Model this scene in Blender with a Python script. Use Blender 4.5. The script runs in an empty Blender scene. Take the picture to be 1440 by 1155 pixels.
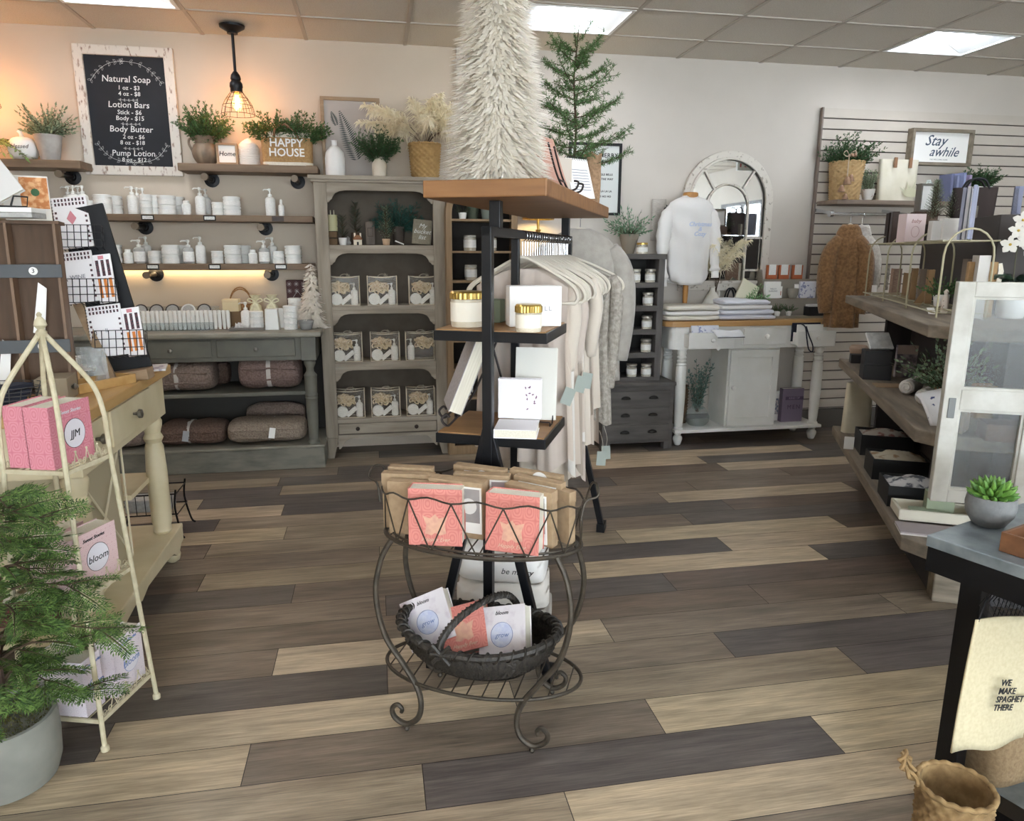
import bpy, math, random
from math import sin, cos, pi, radians, sqrt, atan2
from mathutils import Vector as V, Matrix, noise
R = random.Random(11)
COL = bpy.context.scene.collection
CH = 1.35
# ---------------- camera ----------------
_p, _w, _r = radians(12.393), radians(10.655), radians(-0.2)
FPX = 1020.0
_f = V((sin(_w)*cos(_p), cos(_w)*cos(_p), -sin(_p)))
_rt0 = V((cos(_w), -sin(_w), 0)); _d0 = _f.cross(_rt0)
_rt = cos(_r)*_rt0 + sin(_r)*_d0
_dn = -sin(_r)*_rt0 + cos(_r)*_d0
cam_d = bpy.data.cameras.new('camera'); cam = bpy.data.objects.new('camera', cam_d); COL.objects.link(cam)
cam_d.sensor_width = 36; cam_d.lens = 36*FPX/1440; cam_d.clip_start = .02
M = Matrix.Identity(4)
for i in range(3):
    M[i][0] = _rt[i]; M[i][1] = -_dn[i]; M[i][2] = -_f[i]
M[0][3] = 0; M[1][3] = 0; M[2][3] = CH
cam.matrix_world = M
bpy.context.scene.camera = cam

def at(x, y, Y=None, Z=None):
    """point of the place seen at (x, y) of the photograph, at depth Y or height Z"""
    v = _f + _rt*((x-720)/FPX) + _dn*((y-577.5)/FPX)
    k = Y/v.y if Y is not None else (Z-CH)/v.z
    return V((v.x*k, v.y*k, CH+v.z*k))

# ---------------- materials ----------------
def lin(c):
    if isinstance(c, str):
        c = [int(c[i:i+2], 16)/255 for i in (0, 2, 4)]
    return [x/12.92 if x <= .04045 else ((x+.055)/1.055)**2.4 for x in c]
MATS = {}
def _base(name):
    m = bpy.data.materials.new(name); m.use_nodes = True
    nt = m.node_tree; b = nt.nodes['Principled BSDF']
    return m, nt, b
def mat(name, c1, c2=None, rough=.55, metal=0, scale=20, stretch=(1, 1, 1), bump=0, bscale=None, detail=3, sharp=(.35, .65), spec=.5, sheen=0, island=0, coat=0, vcol=False, trans=0):
    """plain or noise-mottled surface"""
    if name in MATS: return MATS[name]
    m, nt, b = _base(name); N = nt.nodes; L = nt.links
    b.inputs['Roughness'].default_value = rough; b.inputs['Metallic'].default_value = metal
    b.inputs['Specular IOR Level'].default_value = spec
    if sheen: b.inputs['Sheen Weight'].default_value = sheen
    if coat: b.inputs['Coat Weight'].default_value = coat
    A = (*lin(c1), 1); b.inputs['Base Color'].default_value = A
    tc = N.new('ShaderNodeTexCoord'); mp = N.new('ShaderNodeMapping'); mp.inputs['Scale'].default_value = stretch
    L.new(tc.outputs['Object'], mp.inputs['Vector'])
    out = None
    if c2 is not None:
        n = N.new('ShaderNodeTexNoise'); n.inputs['Scale'].default_value = scale; n.inputs['Detail'].default_value = detail
        L.new(mp.outputs[0], n.inputs['Vector'])
        mr = N.new('ShaderNodeMapRange'); mr.inputs['From Min'].default_value = sharp[0]; mr.inputs['From Max'].default_value = sharp[1]
        L.new(n.outputs['Fac'], mr.inputs['Value'])
        fac = mr.outputs[0]
        if island:
            g = N.new('ShaderNodeNewGeometry'); L.new(g.outputs['Random Per Island'], mr.inputs['Value'])
            mr.inputs['From Min'].default_value = 0; mr.inputs['From Max'].default_value = 1
        mx = N.new('ShaderNodeMix'); mx.data_type = 'RGBA'
        mx.inputs[6].default_value = A; mx.inputs[7].default_value = (*lin(c2), 1)
        L.new(fac, mx.inputs[0]); out = mx.outputs[2]
        L.new(out, b.inputs['Base Color'])
    if vcol:
        vc = N.new('ShaderNodeVertexColor'); vc.layer_name = 'Col'
        mm = N.new('ShaderNodeMix'); mm.data_type = 'RGBA'; mm.blend_type = 'MULTIPLY'; mm.inputs[0].default_value = 1
        if out: L.new(out, mm.inputs[6])
        else: mm.inputs[6].default_value = A
        L.new(vc.outputs[0], mm.inputs[7]); L.new(mm.outputs[2], b.inputs['Base Color'])
    if bump:
        n2 = N.new('ShaderNodeTexNoise'); n2.inputs['Scale'].default_value = bscale or scale; n2.inputs['Detail'].default_value = 2
        L.new(mp.outputs[0], n2.inputs['Vector'])
        bp = N.new('ShaderNodeBump'); bp.inputs['Strength'].default_value = bump; bp.inputs['Distance'].default_value = .004
        L.new(n2.outputs['Fac'], bp.inputs['Height']); L.new(bp.outputs[0], b.inputs['Normal'])
    if trans:
        tb = N.new('ShaderNodeBsdfTranslucent'); ms = N.new('ShaderNodeMixShader'); ms.inputs[0].default_value = trans
        if out: L.new(out, tb.inputs[0])
        else: tb.inputs[0].default_value = A
        L.new(b.outputs[0], ms.inputs[1]); L.new(tb.outputs[0], ms.inputs[2]); L.new(ms.outputs[0], N['Material Output'].inputs['Surface'])
    MATS[name] = m; return m
def wood(name, c1, c2, axis='x', rough=.55, scale=14, bump=.15, **k):
    st = {'x': (.12, 1, 1), 'y': (1, .12, 1), 'z': (1, 1, .12)}[axis]
    return mat(name, c1, c2, rough=rough, scale=scale*3, stretch=st, bump=bump, detail=5, sharp=(.3, .7), **k)
def knit(name, c1, c2, scale=60, bump=.8):
    if name in MATS: return MATS[name]
    m, nt, b = _base(name); N = nt.nodes; L = nt.links
    b.inputs['Roughness'].default_value = .95; b.inputs['Specular IOR Level'].default_value = .1
    tc = N.new('ShaderNodeTexCoord'); v = N.new('ShaderNodeTexVoronoi'); v.inputs['Scale'].default_value = scale
    L.new(tc.outputs['Object'], v.inputs['Vector'])
    mr = N.new('ShaderNodeMapRange'); mr.inputs['From Max'].default_value = 1.1; L.new(v.outputs['Distance'], mr.inputs['Value'])
    mx = N.new('ShaderNodeMix'); mx.data_type = 'RGBA'; mx.inputs[6].default_value = (*lin(c1), 1); mx.inputs[7].default_value = (*lin(c2), 1)
    L.new(mr.outputs[0], mx.inputs[0]); L.new(mx.outputs[2], b.inputs['Base Color'])
    bp = N.new('ShaderNodeBump'); bp.inputs['Strength'].default_value = bump; bp.inputs['Distance'].default_value = .006; bp.invert = True
    L.new(v.outputs['Distance'], bp.inputs['Height']); L.new(bp.outputs[0], b.inputs['Normal'])
    MATS[name] = m; return m
def damask(name, c1, c2, scale=26, rough=.5):
    """printed all-over lattice pattern"""
    if name in MATS: return MATS[name]
    m, nt, b = _base(name); N = nt.nodes; L = nt.links
    b.inputs['Roughness'].default_value = rough
    tc = N.new('ShaderNodeTexCoord'); sp = N.new('ShaderNodeSeparateXYZ'); L.new(tc.outputs['Object'], sp.inputs[0])
    def mth(op, a, bb=None, v=None):
        n = N.new('ShaderNodeMath'); n.operation = op
        if a is not None: L.new(a, n.inputs[0])
        if bb is not None: L.new(bb, n.inputs[1])
        if v is not None: n.inputs[1].default_value = v
        return n.outputs[0]
    xy = mth('ADD', sp.outputs[0], sp.outputs[1])
    a = mth('SINE', mth('MULTIPLY', xy, v=scale*pi)); c = mth('SINE', mth('MULTIPLY', sp.outputs[2], v=scale*pi*.7))
    q = mth('ABSOLUTE', mth('MULTIPLY', a, c))
    s = mth('ABSOLUTE', mth('SINE', mth('MULTIPLY', q, v=7.5)))
    mx = N.new('ShaderNodeMix'); mx.data_type = 'RGBA'; mx.inputs[6].default_value = (*lin(c1), 1); mx.inputs[7].default_value = (*lin(c2), 1)
    L.new(s, mx.inputs[0]); L.new(mx.outputs[2], b.inputs['Base Color'])
    MATS[name] = m; return m
def glass(name, c='ffffff', rough=.02, alpha=.15):
    """thin clear film or pane: mostly transparent, a little gloss"""
    if name in MATS: return MATS[name]
    m, nt, b = _base(name); N = nt.nodes; L = nt.links
    tr = N.new('ShaderNodeBsdfTransparent'); tr.inputs[0].default_value = (*lin(c), 1)
    mix = N.new('ShaderNodeMixShader'); mix.inputs[0].default_value = alpha
    b.inputs['Roughness'].default_value = rough; b.inputs['Base Color'].default_value = (*lin(c), 1)
    L.new(tr.outputs[0], mix.inputs[1]); L.new(b.outputs[0], mix.inputs[2])
    L.new(mix.outputs[0], N['Material Output'].inputs['Surface'])
    MATS[name] = m; return m
def emit(name, c, s):
    if name in MATS: return MATS[name]
    m, nt, b = _base(name)
    b.inputs['Base Color'].default_value = (*lin(c), 1)
    b.inputs['Emission Color'].default_value = (*lin(c), 1); b.inputs['Emission Strength'].default_value = s
    MATS[name] = m; return m

# ---------------- mesh builder ----------------
class MB:
    def __init__(s): s.v = []; s.f = []; s.mi = []; s.T = Matrix(); s.m = 0
    def add(s, vs, fs):
        n = len(s.v); T = s.T
        s.v += [tuple(T @ V(p)) for p in vs]
        s.f += [tuple(i+n for i in f) for f in fs]; s.mi += [s.m]*len(fs)
        return s
    def box(s, x0, x1, y0, y1, z0, z1):
        return s.add([(x0,y0,z0),(x1,y0,z0),(x1,y1,z0),(x0,y1,z0),(x0,y0,z1),(x1,y0,z1),(x1,y1,z1),(x0,y1,z1)],
                     [(0,3,2,1),(4,5,6,7),(0,1,5,4),(1,2,6,5),(2,3,7,6),(3,0,4,7)])
    def bar(s, a, b, w, t=None, up=(0, 0, 1)):
        """square bar from a to b"""
        a, b = V(a), V(b); d = (b-a); L = d.length; d.normalize(); up = V(up)
        if abs(d.dot(up)) > .98: up = V((0, 1, 0))
        x = d.cross(up).normalized(); y = x.cross(d)
        t = t or w; x = x*w/2; y = y*t/2
        P = [a-x-y, a+x-y, a+x+y, a-x+y, b-x-y, b+x-y, b+x+y, b-x+y]
        return s.add(P, [(0,1,2,3),(7,6,5,4),(0,4,5,1),(1,5,6,2),(2,6,7,3),(3,7,4,0)])
    def tube(s, pts, r, n=6, closed=False):
        pts = [V(p) for p in pts]; k = len(pts)
        rs = r if isinstance(r, (list, tuple)) else [r]*k
        vs = []; prev = None
        for i, p in enumerate(pts):
            if closed: d = pts[(i+1) % k]-pts[i-1]
            else: d = pts[min(i+1, k-1)]-pts[max(i-1, 0)]
            if d.length < 1e-9: d = V((0, 0, 1))
            d.normalize()
            if prev is None:
                u = d.orthogonal().normalized()
            else:
                u = prev - d*prev.dot(d)
                u = u.normalized() if u.length > 1e-6 else d.orthogonal().normalized()
            prev = u; w = d.cross(u)
            for j in range(n):
                a = 2*pi*j/n; vs.append(p+(u*cos(a)+w*sin(a))*rs[i])
        fs = []
        for i in range(k if closed else k-1):
            for j in range(n):
                a = i*n+j; b = i*n+(j+1) % n; c = ((i+1) % k)*n+(j+1) % n; d = ((i+1) % k)*n+j
                fs.append((a, b, c, d))
        if not closed: fs.append(tuple(range(n-1, -1, -1))); fs.append(tuple(range((k-1)*n, k*n)))
        return s.add(vs, fs)
    def lathe(s, prof, n=20, c=(0, 0, 0), sx=1, sy=1, cap=True):
        vs = []; fs = []; cx, cy, cz = c
        for r, z in prof:
            for j in range(n):
                a = 2*pi*j/n; vs.append((cx+r*cos(a)*sx, cy+r*sin(a)*sy, cz+z))
        k = len(prof)
        for i in range(k-1):
            for j in range(n):
                fs.append((i*n+j, i*n+(j+1) % n, (i+1)*n+(j+1) % n, (i+1)*n+j))
        if cap:
            fs.append(tuple(range(n-1, -1, -1))); fs.append(tuple(range((k-1)*n, k*n)))
        return s.add(vs, fs)
    def prism(s, poly, axis, a, b):
        def mk(p, t):
            return {'x': (t, p[0], p[1]), 'y': (p[0], t, p[1]), 'z': (p[0], p[1], t)}[axis]
        k = len(poly)
        vs = [mk(p, a) for p in poly]+[mk(p, b) for p in poly]
        fs = [tuple(range(k-1, -1, -1)), tuple(range(k, 2*k))]+[(i, (i+1) % k, k+(i+1) % k, k+i) for i in range(k)]
        return s.add(vs, fs)
    def loopface(s, outer, inner, axis, a, b):
        """plate between two outlines with the same number of points"""
        def mk(p, t):
            return {'x': (t, p[0], p[1]), 'y': (p[0], t, p[1]), 'z': (p[0], p[1], t)}[axis]
        k = len(outer); vs = [mk(p, a) for p in outer]+[mk(p, a) for p in inner]+[mk(p, b) for p in outer]+[mk(p, b) for p in inner]
        fs = []
        for i in range(k):
            j = (i+1) % k
            fs += [(i, j, k+j, k+i), (2*k+i, 3*k+i, 3*k+j, 2*k+j), (i, 2*k+i, 2*k+j, j), (k+i, k+j, 3*k+j, 3*k+i)]
        return s.add(vs, fs)
    def frame(s, x0, x1, z0, z1, w, y0, y1):
        return s.loopface([(x0,z0),(x1,z0),(x1,z1),(x0,z1)], [(x0+w,z0+w),(x1-w,z0+w),(x1-w,z1-w),(x0+w,z1-w)], 'y', y0, y1)
    def ball(s, c, r, n=10, sx=1, sy=1, sz=1):
        prof = [(r*sin(pi*i/(n//2+1))*1.0, -r*cos(pi*i/(n//2+1))*sz) for i in range(0, n//2+2)]
        prof[0] = (r*.02, prof[0][1]); prof[-1] = (r*.02, prof[-1][1])
        return s.lathe(prof, n, c, sx, sy)
    def leaf(s, p, d, ln, w, nrm, mid=.45):
        p, d, nrm = V(p), V(d).normalized(), V(nrm)
        x = d.cross(nrm)
        x = x.normalized() if x.length > 1e-5 else d.orthogonal().normalized()
        q = p+d*ln*mid
        return s.add([p, q+x*w/2, p+d*ln, q-x*w/2], [(0, 1, 2, 3)])
    def ribbon(s, pts, ws, nrm):
        """flat strip along pts with widths ws"""
        pts = [V(p) for p in pts]; vs = []; nrm = V(nrm)
        for i, p in enumerate(pts):
            d = pts[min(i+1, len(pts)-1)]-pts[max(i-1, 0)]
            x = d.cross(nrm); x = x.normalized() if x.length > 1e-7 else V((1, 0, 0))
            vs += [p-x*ws[i]/2, p+x*ws[i]/2]
        return s.add(vs, [(2*i, 2*i+1, 2*i+3, 2*i+2) for i in range(len(pts)-1)])
    def sheet(s, fn, nu, nv, wrap=False):
        vs = [fn(i/nu, j/nv) for j in range(nv+1) for i in range(nu+(0 if wrap else 1))]
        w = nu+(0 if wrap else 1)
        fs = []
        for j in range(nv):
            for i in range(nu):
                i2 = (i+1) % w if wrap else i+1
                fs.append((j*w+i, j*w+i2, (j+1)*w+i2, (j+1)*w+i))
        return s.add(vs, fs)
    def build(s, name, mats, parent=None, smooth=False, bevel=0, seg=2, loc=None, rz=0, solid=0, angle=40):
        me = bpy.data.meshes.new(name); me.from_pydata(s.v, [], s.f)
        if not isinstance(mats, (list, tuple)): mats = [mats]
        for m_ in mats: me.materials.append(m_)
        if len(mats) > 1: me.polygons.foreach_set('material_index', s.mi)
        if smooth:
            me.polygons.foreach_set('use_smooth', [True]*len(me.polygons)); me.set_sharp_from_angle(angle=radians(angle))
        me.update()
        o = bpy.data.objects.new(name, me); COL.objects.link(o)
        if parent is not None: o.parent = parent
        if loc is not None: o.location = loc
        if rz: o.rotation_euler = (0, 0, rz)
        if solid:
            md = o.modifiers.new('s', 'SOLIDIFY'); md.thickness = solid; md.offset = 0
        if bevel:
            md = o.modifiers.new('b', 'BEVEL'); md.width = bevel; md.segments = seg; md.limit_method = 'ANGLE'
        return o
def tag(o, label, cat, group=None):
    o['label'] = label; o['category'] = cat
    if group: o['group'] = group
    return o
def thing(name, label, cat, loc=(0, 0, 0), rz=0, group=None):
    o = bpy.data.objects.new(name, None); COL.objects.link(o); o.empty_display_size = .05
    o.location = loc; o.rotation_euler = (0, 0, rz)
    return tag(o, label, cat, group)
def struct(o): o['kind'] = 'structure'; return o
def copy_tree(o, parent=None):
    c = o.copy(); COL.objects.link(c)
    if parent is not None: c.parent = parent
    for ch in list(KIDS.get(o, []) or [k for k in o.children]): copy_tree(ch, c)
    return c
KIDS = {}
def dup(o, loc, rz=None, label=None, group=None, tilt=None, scale=None):
    c = copy_tree(o); c.location = loc
    if rz is not None: c.rotation_euler = (0, 0, rz)
    if tilt is not None: c.rotation_euler = tilt
    if label: c['label'] = label
    if group: c['group'] = group
    if scale: c.scale = scale
    return c
def text(s, name, mt, parent, loc, size, rot=(pi/2, 0, 0), align='CENTER', shear=0, bold=0, depth=.0006, space=1, line=1):
    cu = bpy.data.curves.new('t', 'FONT'); cu.body = s; cu.size = size; cu.align_x = align; cu.align_y = 'CENTER'
    cu.extrude = depth; cu.shear = shear; cu.offset = bold; cu.space_character = space; cu.space_line = line; cu.resolution_u = 2
    o = bpy.data.objects.new('t', cu); me = bpy.data.meshes.new_from_object(o)
    bpy.data.objects.remove(o); bpy.data.curves.remove(cu)
    o = bpy.data.objects.new(name, me); COL.objects.link(o); me.materials.clear(); me.materials.append(mt)
    o.parent = parent; o.location = loc; o.rotation_euler = rot
    return o
def RT(loc=(0, 0, 0), rx=0, ry=0, rz=0):
    return Matrix.Translation(loc) @ Matrix.Rotation(rz, 4, 'Z') @ Matrix.Rotation(ry, 4, 'Y') @ Matrix.Rotation(rx, 4, 'X')
def rv(rr=None):
    rr = rr or R
    while True:
        v = V((rr.uniform(-1, 1), rr.uniform(-1, 1), rr.uniform(-1, 1)))
        if .1 < v.length < 1: return v.normalized()
def bez(a, b, c, d, n=10):
    a, b, c, d = V(a), V(b), V(c), V(d)
    return [a*(1-t)**3+b*3*t*(1-t)**2+c*3*t*t*(1-t)+d*t**3 for t in [i/n for i in range(n+1)]]
def spline(P, n=6, closed=False):
    """Catmull-Rom through P"""
    P = [V(p) for p in P]; k = len(P); out = []
    rng = range(k) if closed else range(k-1)
    for i in rng:
        if closed: a, b, c, d = P[i-1], P[i], P[(i+1) % k], P[(i+2) % k]
        else: a, b, c, d = P[max(i-1, 0)], P[i], P[i+1], P[min(i+2, k-1)]
        for j in range(n):
            t = j/n; out.append(.5*((2*b)+(c-a)*t+(2*a-5*b+4*c-d)*t*t+(3*b-a-3*c+d)*t**3))
    if not closed: out.append(P[-1])
    return out
# ================= the room =================
CZ = 2.633; WY = 5.07
M_wall = mat('wall_paint', 'c9bcab', 'c5b8a7', rough=.85, scale=3, bump=.05, bscale=180)
M_wallR = mat('wall_paint_pale', 'cbc4bb', 'c7c0b7', rough=.85, scale=3, bump=.05, bscale=180)
M_base = mat('baseboard_grey', '5a554f', rough=.5)
M_grid = mat('ceiling_grid_metal', 'b5ada2', rough=.5)
M_white = mat('white_enamel', 'e9e8e4', rough=.4)
M_black = mat('black_metal', '0b0d12', rough=.38, metal=.3)
M_blackm = mat('black_matte', '131417', rough=.7)
def floor_build():
    m, nt, b = _base('vinyl_plank'); N = nt.nodes; L = nt.links
    b.inputs['Roughness'].default_value = .38; b.inputs['Specular IOR Level'].default_value = .45
    vc = N.new('ShaderNodeVertexColor'); vc.layer_name = 'Col'
    tc = N.new('ShaderNodeTexCoord')
    off = N.new('ShaderNodeVectorMath'); off.operation = 'MULTIPLY_ADD'; off.inputs[1].default_value = (40, 40, 40)
    L.new(vc.outputs['Color'], off.inputs[0]); L.new(tc.outputs['Object'], off.inputs[2])
    def nz(sc, st, det, lo, hi):
        mp = N.new('ShaderNodeMapping'); mp.inputs['Scale'].default_value = st; L.new(off.outputs[0], mp.inputs[0])
        n = N.new('ShaderNodeTexNoise'); n.inputs['Scale'].default_value = sc; n.inputs['Detail'].default_value = det; n.inputs['Roughness'].default_value = .65
        L.new(mp.outputs[0], n.inputs['Vector'])
        mr = N.new('ShaderNodeMapRange'); mr.inputs['From Min'].default_value = .3; mr.inputs['From Max'].default_value = .7
        mr.inputs['To Min'].default_value = lo; mr.inputs['To Max'].default_value = hi; L.new(n.outputs['Fac'], mr.inputs['Value']); return mr.outputs[0]
    g1 = nz(9, (.35, 3, 1), 6, .66, 1.3); g2 = nz(75, (.1, 2.6, 1), 5, .72, 1.26); g3 = nz(1.6, (.8, 3, 1), 2, .82, 1.2)
    cur = vc.outputs['Color']
    for g in (g1, g2, g3):
        mm = N.new('ShaderNodeVectorMath'); mm.operation = 'SCALE'; L.new(cur, mm.inputs[0]); L.new(g, mm.inputs['Scale']); cur = mm.outputs[0]
    L.new(cur, b.inputs['Base Color'])
    bp = N.new('ShaderNodeBump'); bp.inputs['Strength'].default_value = .12; bp.inputs['Distance'].default_value = .002; L.new(g2, bp.inputs['Height']); L.new(bp.outputs[0], b.inputs['Normal'])
    tones = {'L': 'b09f85', 'M': '7b6e60', 'D': '5d5651', 'B': '6a5c50', 'K': '8d7f6c'}
    rows = {-1: ([.43], 'KL'), 0: ([.08, 1.23], 'KDL'), 1: ([-.385, .775], 'LML'), 2: ([.38, 1.545], 'LKD'), 3: ([-.004, 1.165], 'DMD'), 4: ([-.372, .79], 'MLM'),
            5: ([.3, 1.48], 'MBB'), 6: ([0.0, 1.17], 'MDB'), 7: ([-.365, .82, 1.966], 'DMLD'), 8: ([.42, 1.585], 'KDL'), 9: ([-.02, 1.13, 2.295], 'MKLB'), 10: ([-.795, .38, 1.545], 'MKMD'),
            11: ([-.47, .7, 1.856], 'LKDB'), 12: ([-.82, .37, 1.55], 'DKML'), 13: ([-.52, .65, 1.8], 'LDMM'), 14: ([.2, 1.37, 2.5], 'DDMB'), 15: ([-.57, .6, 2.157], 'DKBL'), 16: ([-.6, .95, 2.1], 'KDLD'),
            17: ([-.264, .9, 2.966], 'MDLD')}
    mb = MB(); cols = []; rr = random.Random(5); ln = 1.17
    for k in range(-36, 22):
        y0 = 1.55+.168*k; y1 = min(y0+.168, WY+.06)
        if y0 > WY: break
        if k in rows: js, tn = rows[k]; js = list(js); tn = list(tn)
        else: js = [rr.uniform(-.6, .5)]; tn = [rr.choice('LMDBK'), rr.choice('LMDBK')]
        while js[0] > -3.6: js.insert(0, js[0]-ln); tn.insert(0, rr.choice('LMDBKM'))
        while js[-1] < 5.6: js.append(js[-1]+ln); tn.append(rr.choice('LMDBKM'))
        js = [-4.8]+js+[6.8]
        for i, t in enumerate(tn):
            x0, x1 = js[i], js[i+1]
            g = .0012
            mb.add([(x0+g, y0+g, 0), (x1-g, y0+g, 0), (x1-g, y1-g, 0), (x0+g, y1-g, 0)], [(0, 1, 2, 3)])
            c = lin(tones[t]); f = rr.uniform(.93, 1.07); cols.append([c[0]*f, c[1]*f*rr.uniform(.985, 1.01), c[2]*f*rr.uniform(.97, 1.03)])
    mb.m = 1; mb.box(-4.8, 6.8, -4.6, WY+.1, -.05, -.0015); 
    o = mb.build('floor', [m, mat('floor_joint', '3a3531', rough=.8)])
    me = o.data; ca = me.color_attributes.new('Col', 'FLOAT_COLOR', 'CORNER')
    for i, p in enumerate(me.polygons):
        c = cols[i] if i < len(cols) else [.1, .1, .1]
        for li in p.loop_indices: ca.data[li].color = (*c, 1)
    struct(o)
floor_build()
XL, XR, YB = -2.3, 5.6, -3.6
struct(MB().box(XL-.1, .575, WY, WY+.12, 0, CZ+.1).build('wall_back', M_wall))
struct(MB().box(.575, XR+.1, WY-.045, WY+.12, 0, CZ+.1).build('wall_back.001', M_wallR))
struct(MB().box(XL-.1, XL, YB, WY, 0, CZ+.1).build('wall_left', M_wall))
struct(MB().box(XR, XR+.1, YB, -1.4, 0, CZ+.1).box(XR, XR+.1, -.1, WY, 0, CZ+.1).box(XR, XR+.1, -1.4, -.1, 0, .9).box(XR, XR+.1, -1.4, -.1, 2.1, CZ+.1).build('wall_right', M_wallR))
struct(MB().box(.575, XR, WY-.06, WY-.045, 0, .15).build('baseboard_back', M_base, bevel=.004))
# front wall of the shop behind the photographer: glazed shopfront (seen in the mirror)
mb = MB(); mb.box(XL, XR, YB-.1, YB, 0, .35); mb.box(XL, XR, YB-.1, YB, 2.35, CZ+.1)
mb.box(XL, -1.9, YB-.1, YB, .35, 2.35); mb.box(2.0, 2.5, YB-.1, YB, .35, 2.35); mb.box(5.3, XR, YB-.1, YB, .35, 2.35)
struct(mb.build('wall_front', M_wallR))
M_dframe = mat('dark_window_frame', '4a4744', rough=.5)
for i, (a, b) in enumerate(((-1.9, 2.0), (2.5, 5.3))):
    mb = MB(); mb.frame(a, b, .35, 2.35, .05, YB-.08, YB-.02)
    n = 3
    for k in range(1, n): x = a+(b-a)*k/n; mb.box(x-.025, x+.025, YB-.08, YB-.02, .4, 2.3)
    w = struct(mb.build('window_%d' % (i+1), M_dframe))
    MB().box(a+.05, b-.05, YB-.052, YB-.048, .4, 2.3).build('pane', glass('window_glass', 'f4f8fa', alpha=.08), w)
q = MB(); q.T = RT((XR+.02, -.75, 0), rz=pi/2); q.frame(-.65, .65, .9, 2.1, .05, -.06, .02); q.box(-.02, .02, -.05, .01, .95, 2.05); w = struct(q.build('window_3', M_dframe)); q = MB(); q.T = RT((XR+.02, -.75, 0), rz=pi/2); q.box(-.6, .6, -.022, -.018, .95, 2.05); q.build('pane', glass('window_glass', 'f4f8fa'), w)
t = thing('exit_sign', 'white EXIT sign with red letters, seen only as a reflection in the arched mirror', 'sign', (4.78, .95, 2.37), pi)
MB().box(-.15, .15, -.025, .025, 0, .18).build('sign_box', mat('sign_white', 'dcdcd8', rough=.5), t, bevel=.006); MB().box(-.02, .02, -.01, .01, .18, .262).build('ceiling_mount', mat('sign_white', 'dcdcd8'), t); text('EXIT', 'lettering', mat('exit_red', 'b3252c', rough=.6), t, (0, -.0265, .09), .15, bold=.003)
# ceiling: lay-in tiles in a metal grid
GX0, GDX, GY0, GDY = .2494, .61, 4.60, .495
M_tile = mat('ceiling_tile', 'd6d0c6', 'c2bbb0', rough=.95, scale=160, bump=.5, bscale=220, sharp=(.45, .75))
troffers = [(-3, 0), (1, 0), (5, 0), (-3, 4), (1, 4), (5, 4), (-3, 8), (1, 8), (5, 8), (-3, 12), (1, 12), (5, 12)]
mb = MB(); nx0, nx1 = -5, 9; ny1 = 17
for i in range(nx0, nx1):
    for j in range(-1, ny1):
        if (i, j) in troffers: continue
        x0 = GX0+GDX*i; y1 = GY0-GDY*j; y0 = y1-GDY
        x0c, x1c = max(x0, XL), min(x0+GDX, XR); y0c, y1c = max(y0, YB), min(y1, WY)
        if x1c <= x0c or y1c <= y0c: continue
        mb.box(x0c, x1c, y0c, y1c, CZ+.004, CZ+.02)
for i in range(nx0, nx1+1):
    x = GX0+GDX*i
    if XL < x < XR: mb.m = 1; mb.box(x-.011, x+.011, YB, WY, CZ-.002, CZ+.006)
for j in range(-1, ny1+1):
    y = GY0-GDY*j
    if YB < y < WY: mb.m = 1; mb.box(XL, XR, y-.011, y+.011, CZ-.0025, CZ+.0055)
mb.m = 0; mb.box(XL, XR, YB, WY, CZ+.13, CZ+.16)
struct(mb.build('ceiling', [M_tile, M_grid]))
M_lens = emit('light_lens', 'f4f8ff', 13.0); M_refl = mat('troffer_white', 'eef1f2', rough=.35)
def troffer(i, j, label):
    x0 = GX0+GDX*i+.012; x1 = x0+GDX-.024; y1 = GY0-GDY*j-.012; y0 = y1-GDY+.024
    t = thing('ceiling_light', label, 'ceiling light', ((x0+x1)/2, (y0+y1)/2, CZ-.001), 0, 'ceiling troffers')
    hx, hy = (x1-x0)/2, (y1-y0)/2
    h = MB(); h.loopface([(-hx,-hy),(hx,-hy),(hx,hy),(-hx,hy)], [(-hx+.02,-hy+.02),(hx-.02,-hy+.02),(hx-.02,hy-.02),(-hx+.02,hy-.02)], 'z', -.004, .006)
    for s in (-1, 1):
        h.add([(s*(hx-.018), -hy+.02, .002), (s*(hx-.018), hy-.02, .002), (s*.105, hy-.05, .075), (s*.105, -hy+.05, .075)], [(0, 1, 2, 3)])
        h.add([(-hx+.02, s*(hy-.018), .002), (hx-.02, s*(hy-.018), .002), (.3*hx, s*(hy-.05), .076), (-.3*hx, s*(hy-.05), .076)], [(0, 1, 2, 3)])
    h.box(-hx, hx, -hy, hy, .08, .09)
    h.build('housing', M_refl, t)
    MB().box(-.1, .1, -hy+.05, hy-.05, .03, .06).build('lens', M_lens, t, bevel=.01)
for k, (i, j) in enumerate(troffers):
    troffer(i, j, {(-3, 0): 'recessed square ceiling light above the chalkboard, cut by the top left edge', (1, 0): 'recessed ceiling light right of the white feather tree',
                   (5, 0): 'recessed ceiling light at the far right above the slat wall'}.get((i, j), 'recessed ceiling light behind the photographer over the shop floor'))
# daylight outside + view settings
sc = bpy.context.scene
w = bpy.data.worlds.new('World'); sc.world = w; w.use_nodes = True
w.node_tree.nodes['Background'].inputs[0].default_value = (.93, .96, 1, 1); w.node_tree.nodes['Background'].inputs[1].default_value = 8.0
vs = sc.view_settings; vs.view_transform = 'Standard'; vs.look = 'None'; vs.gamma = 1; vs.exposure = 1.0; vs.use_curve_mapping = False
sc.cycles.max_bounces = 10; sc.cycles.diffuse_bounces = 7; sc.cycles.glossy_bounces = 4; sc.cycles.transparent_max_bounces = 24; sc.cycles.use_denoising = True; sc.cycles.sample_clamp_indirect = 6; sc.cycles.caustics_reflective = False; sc.cycles.caustics_refractive = False
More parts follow.
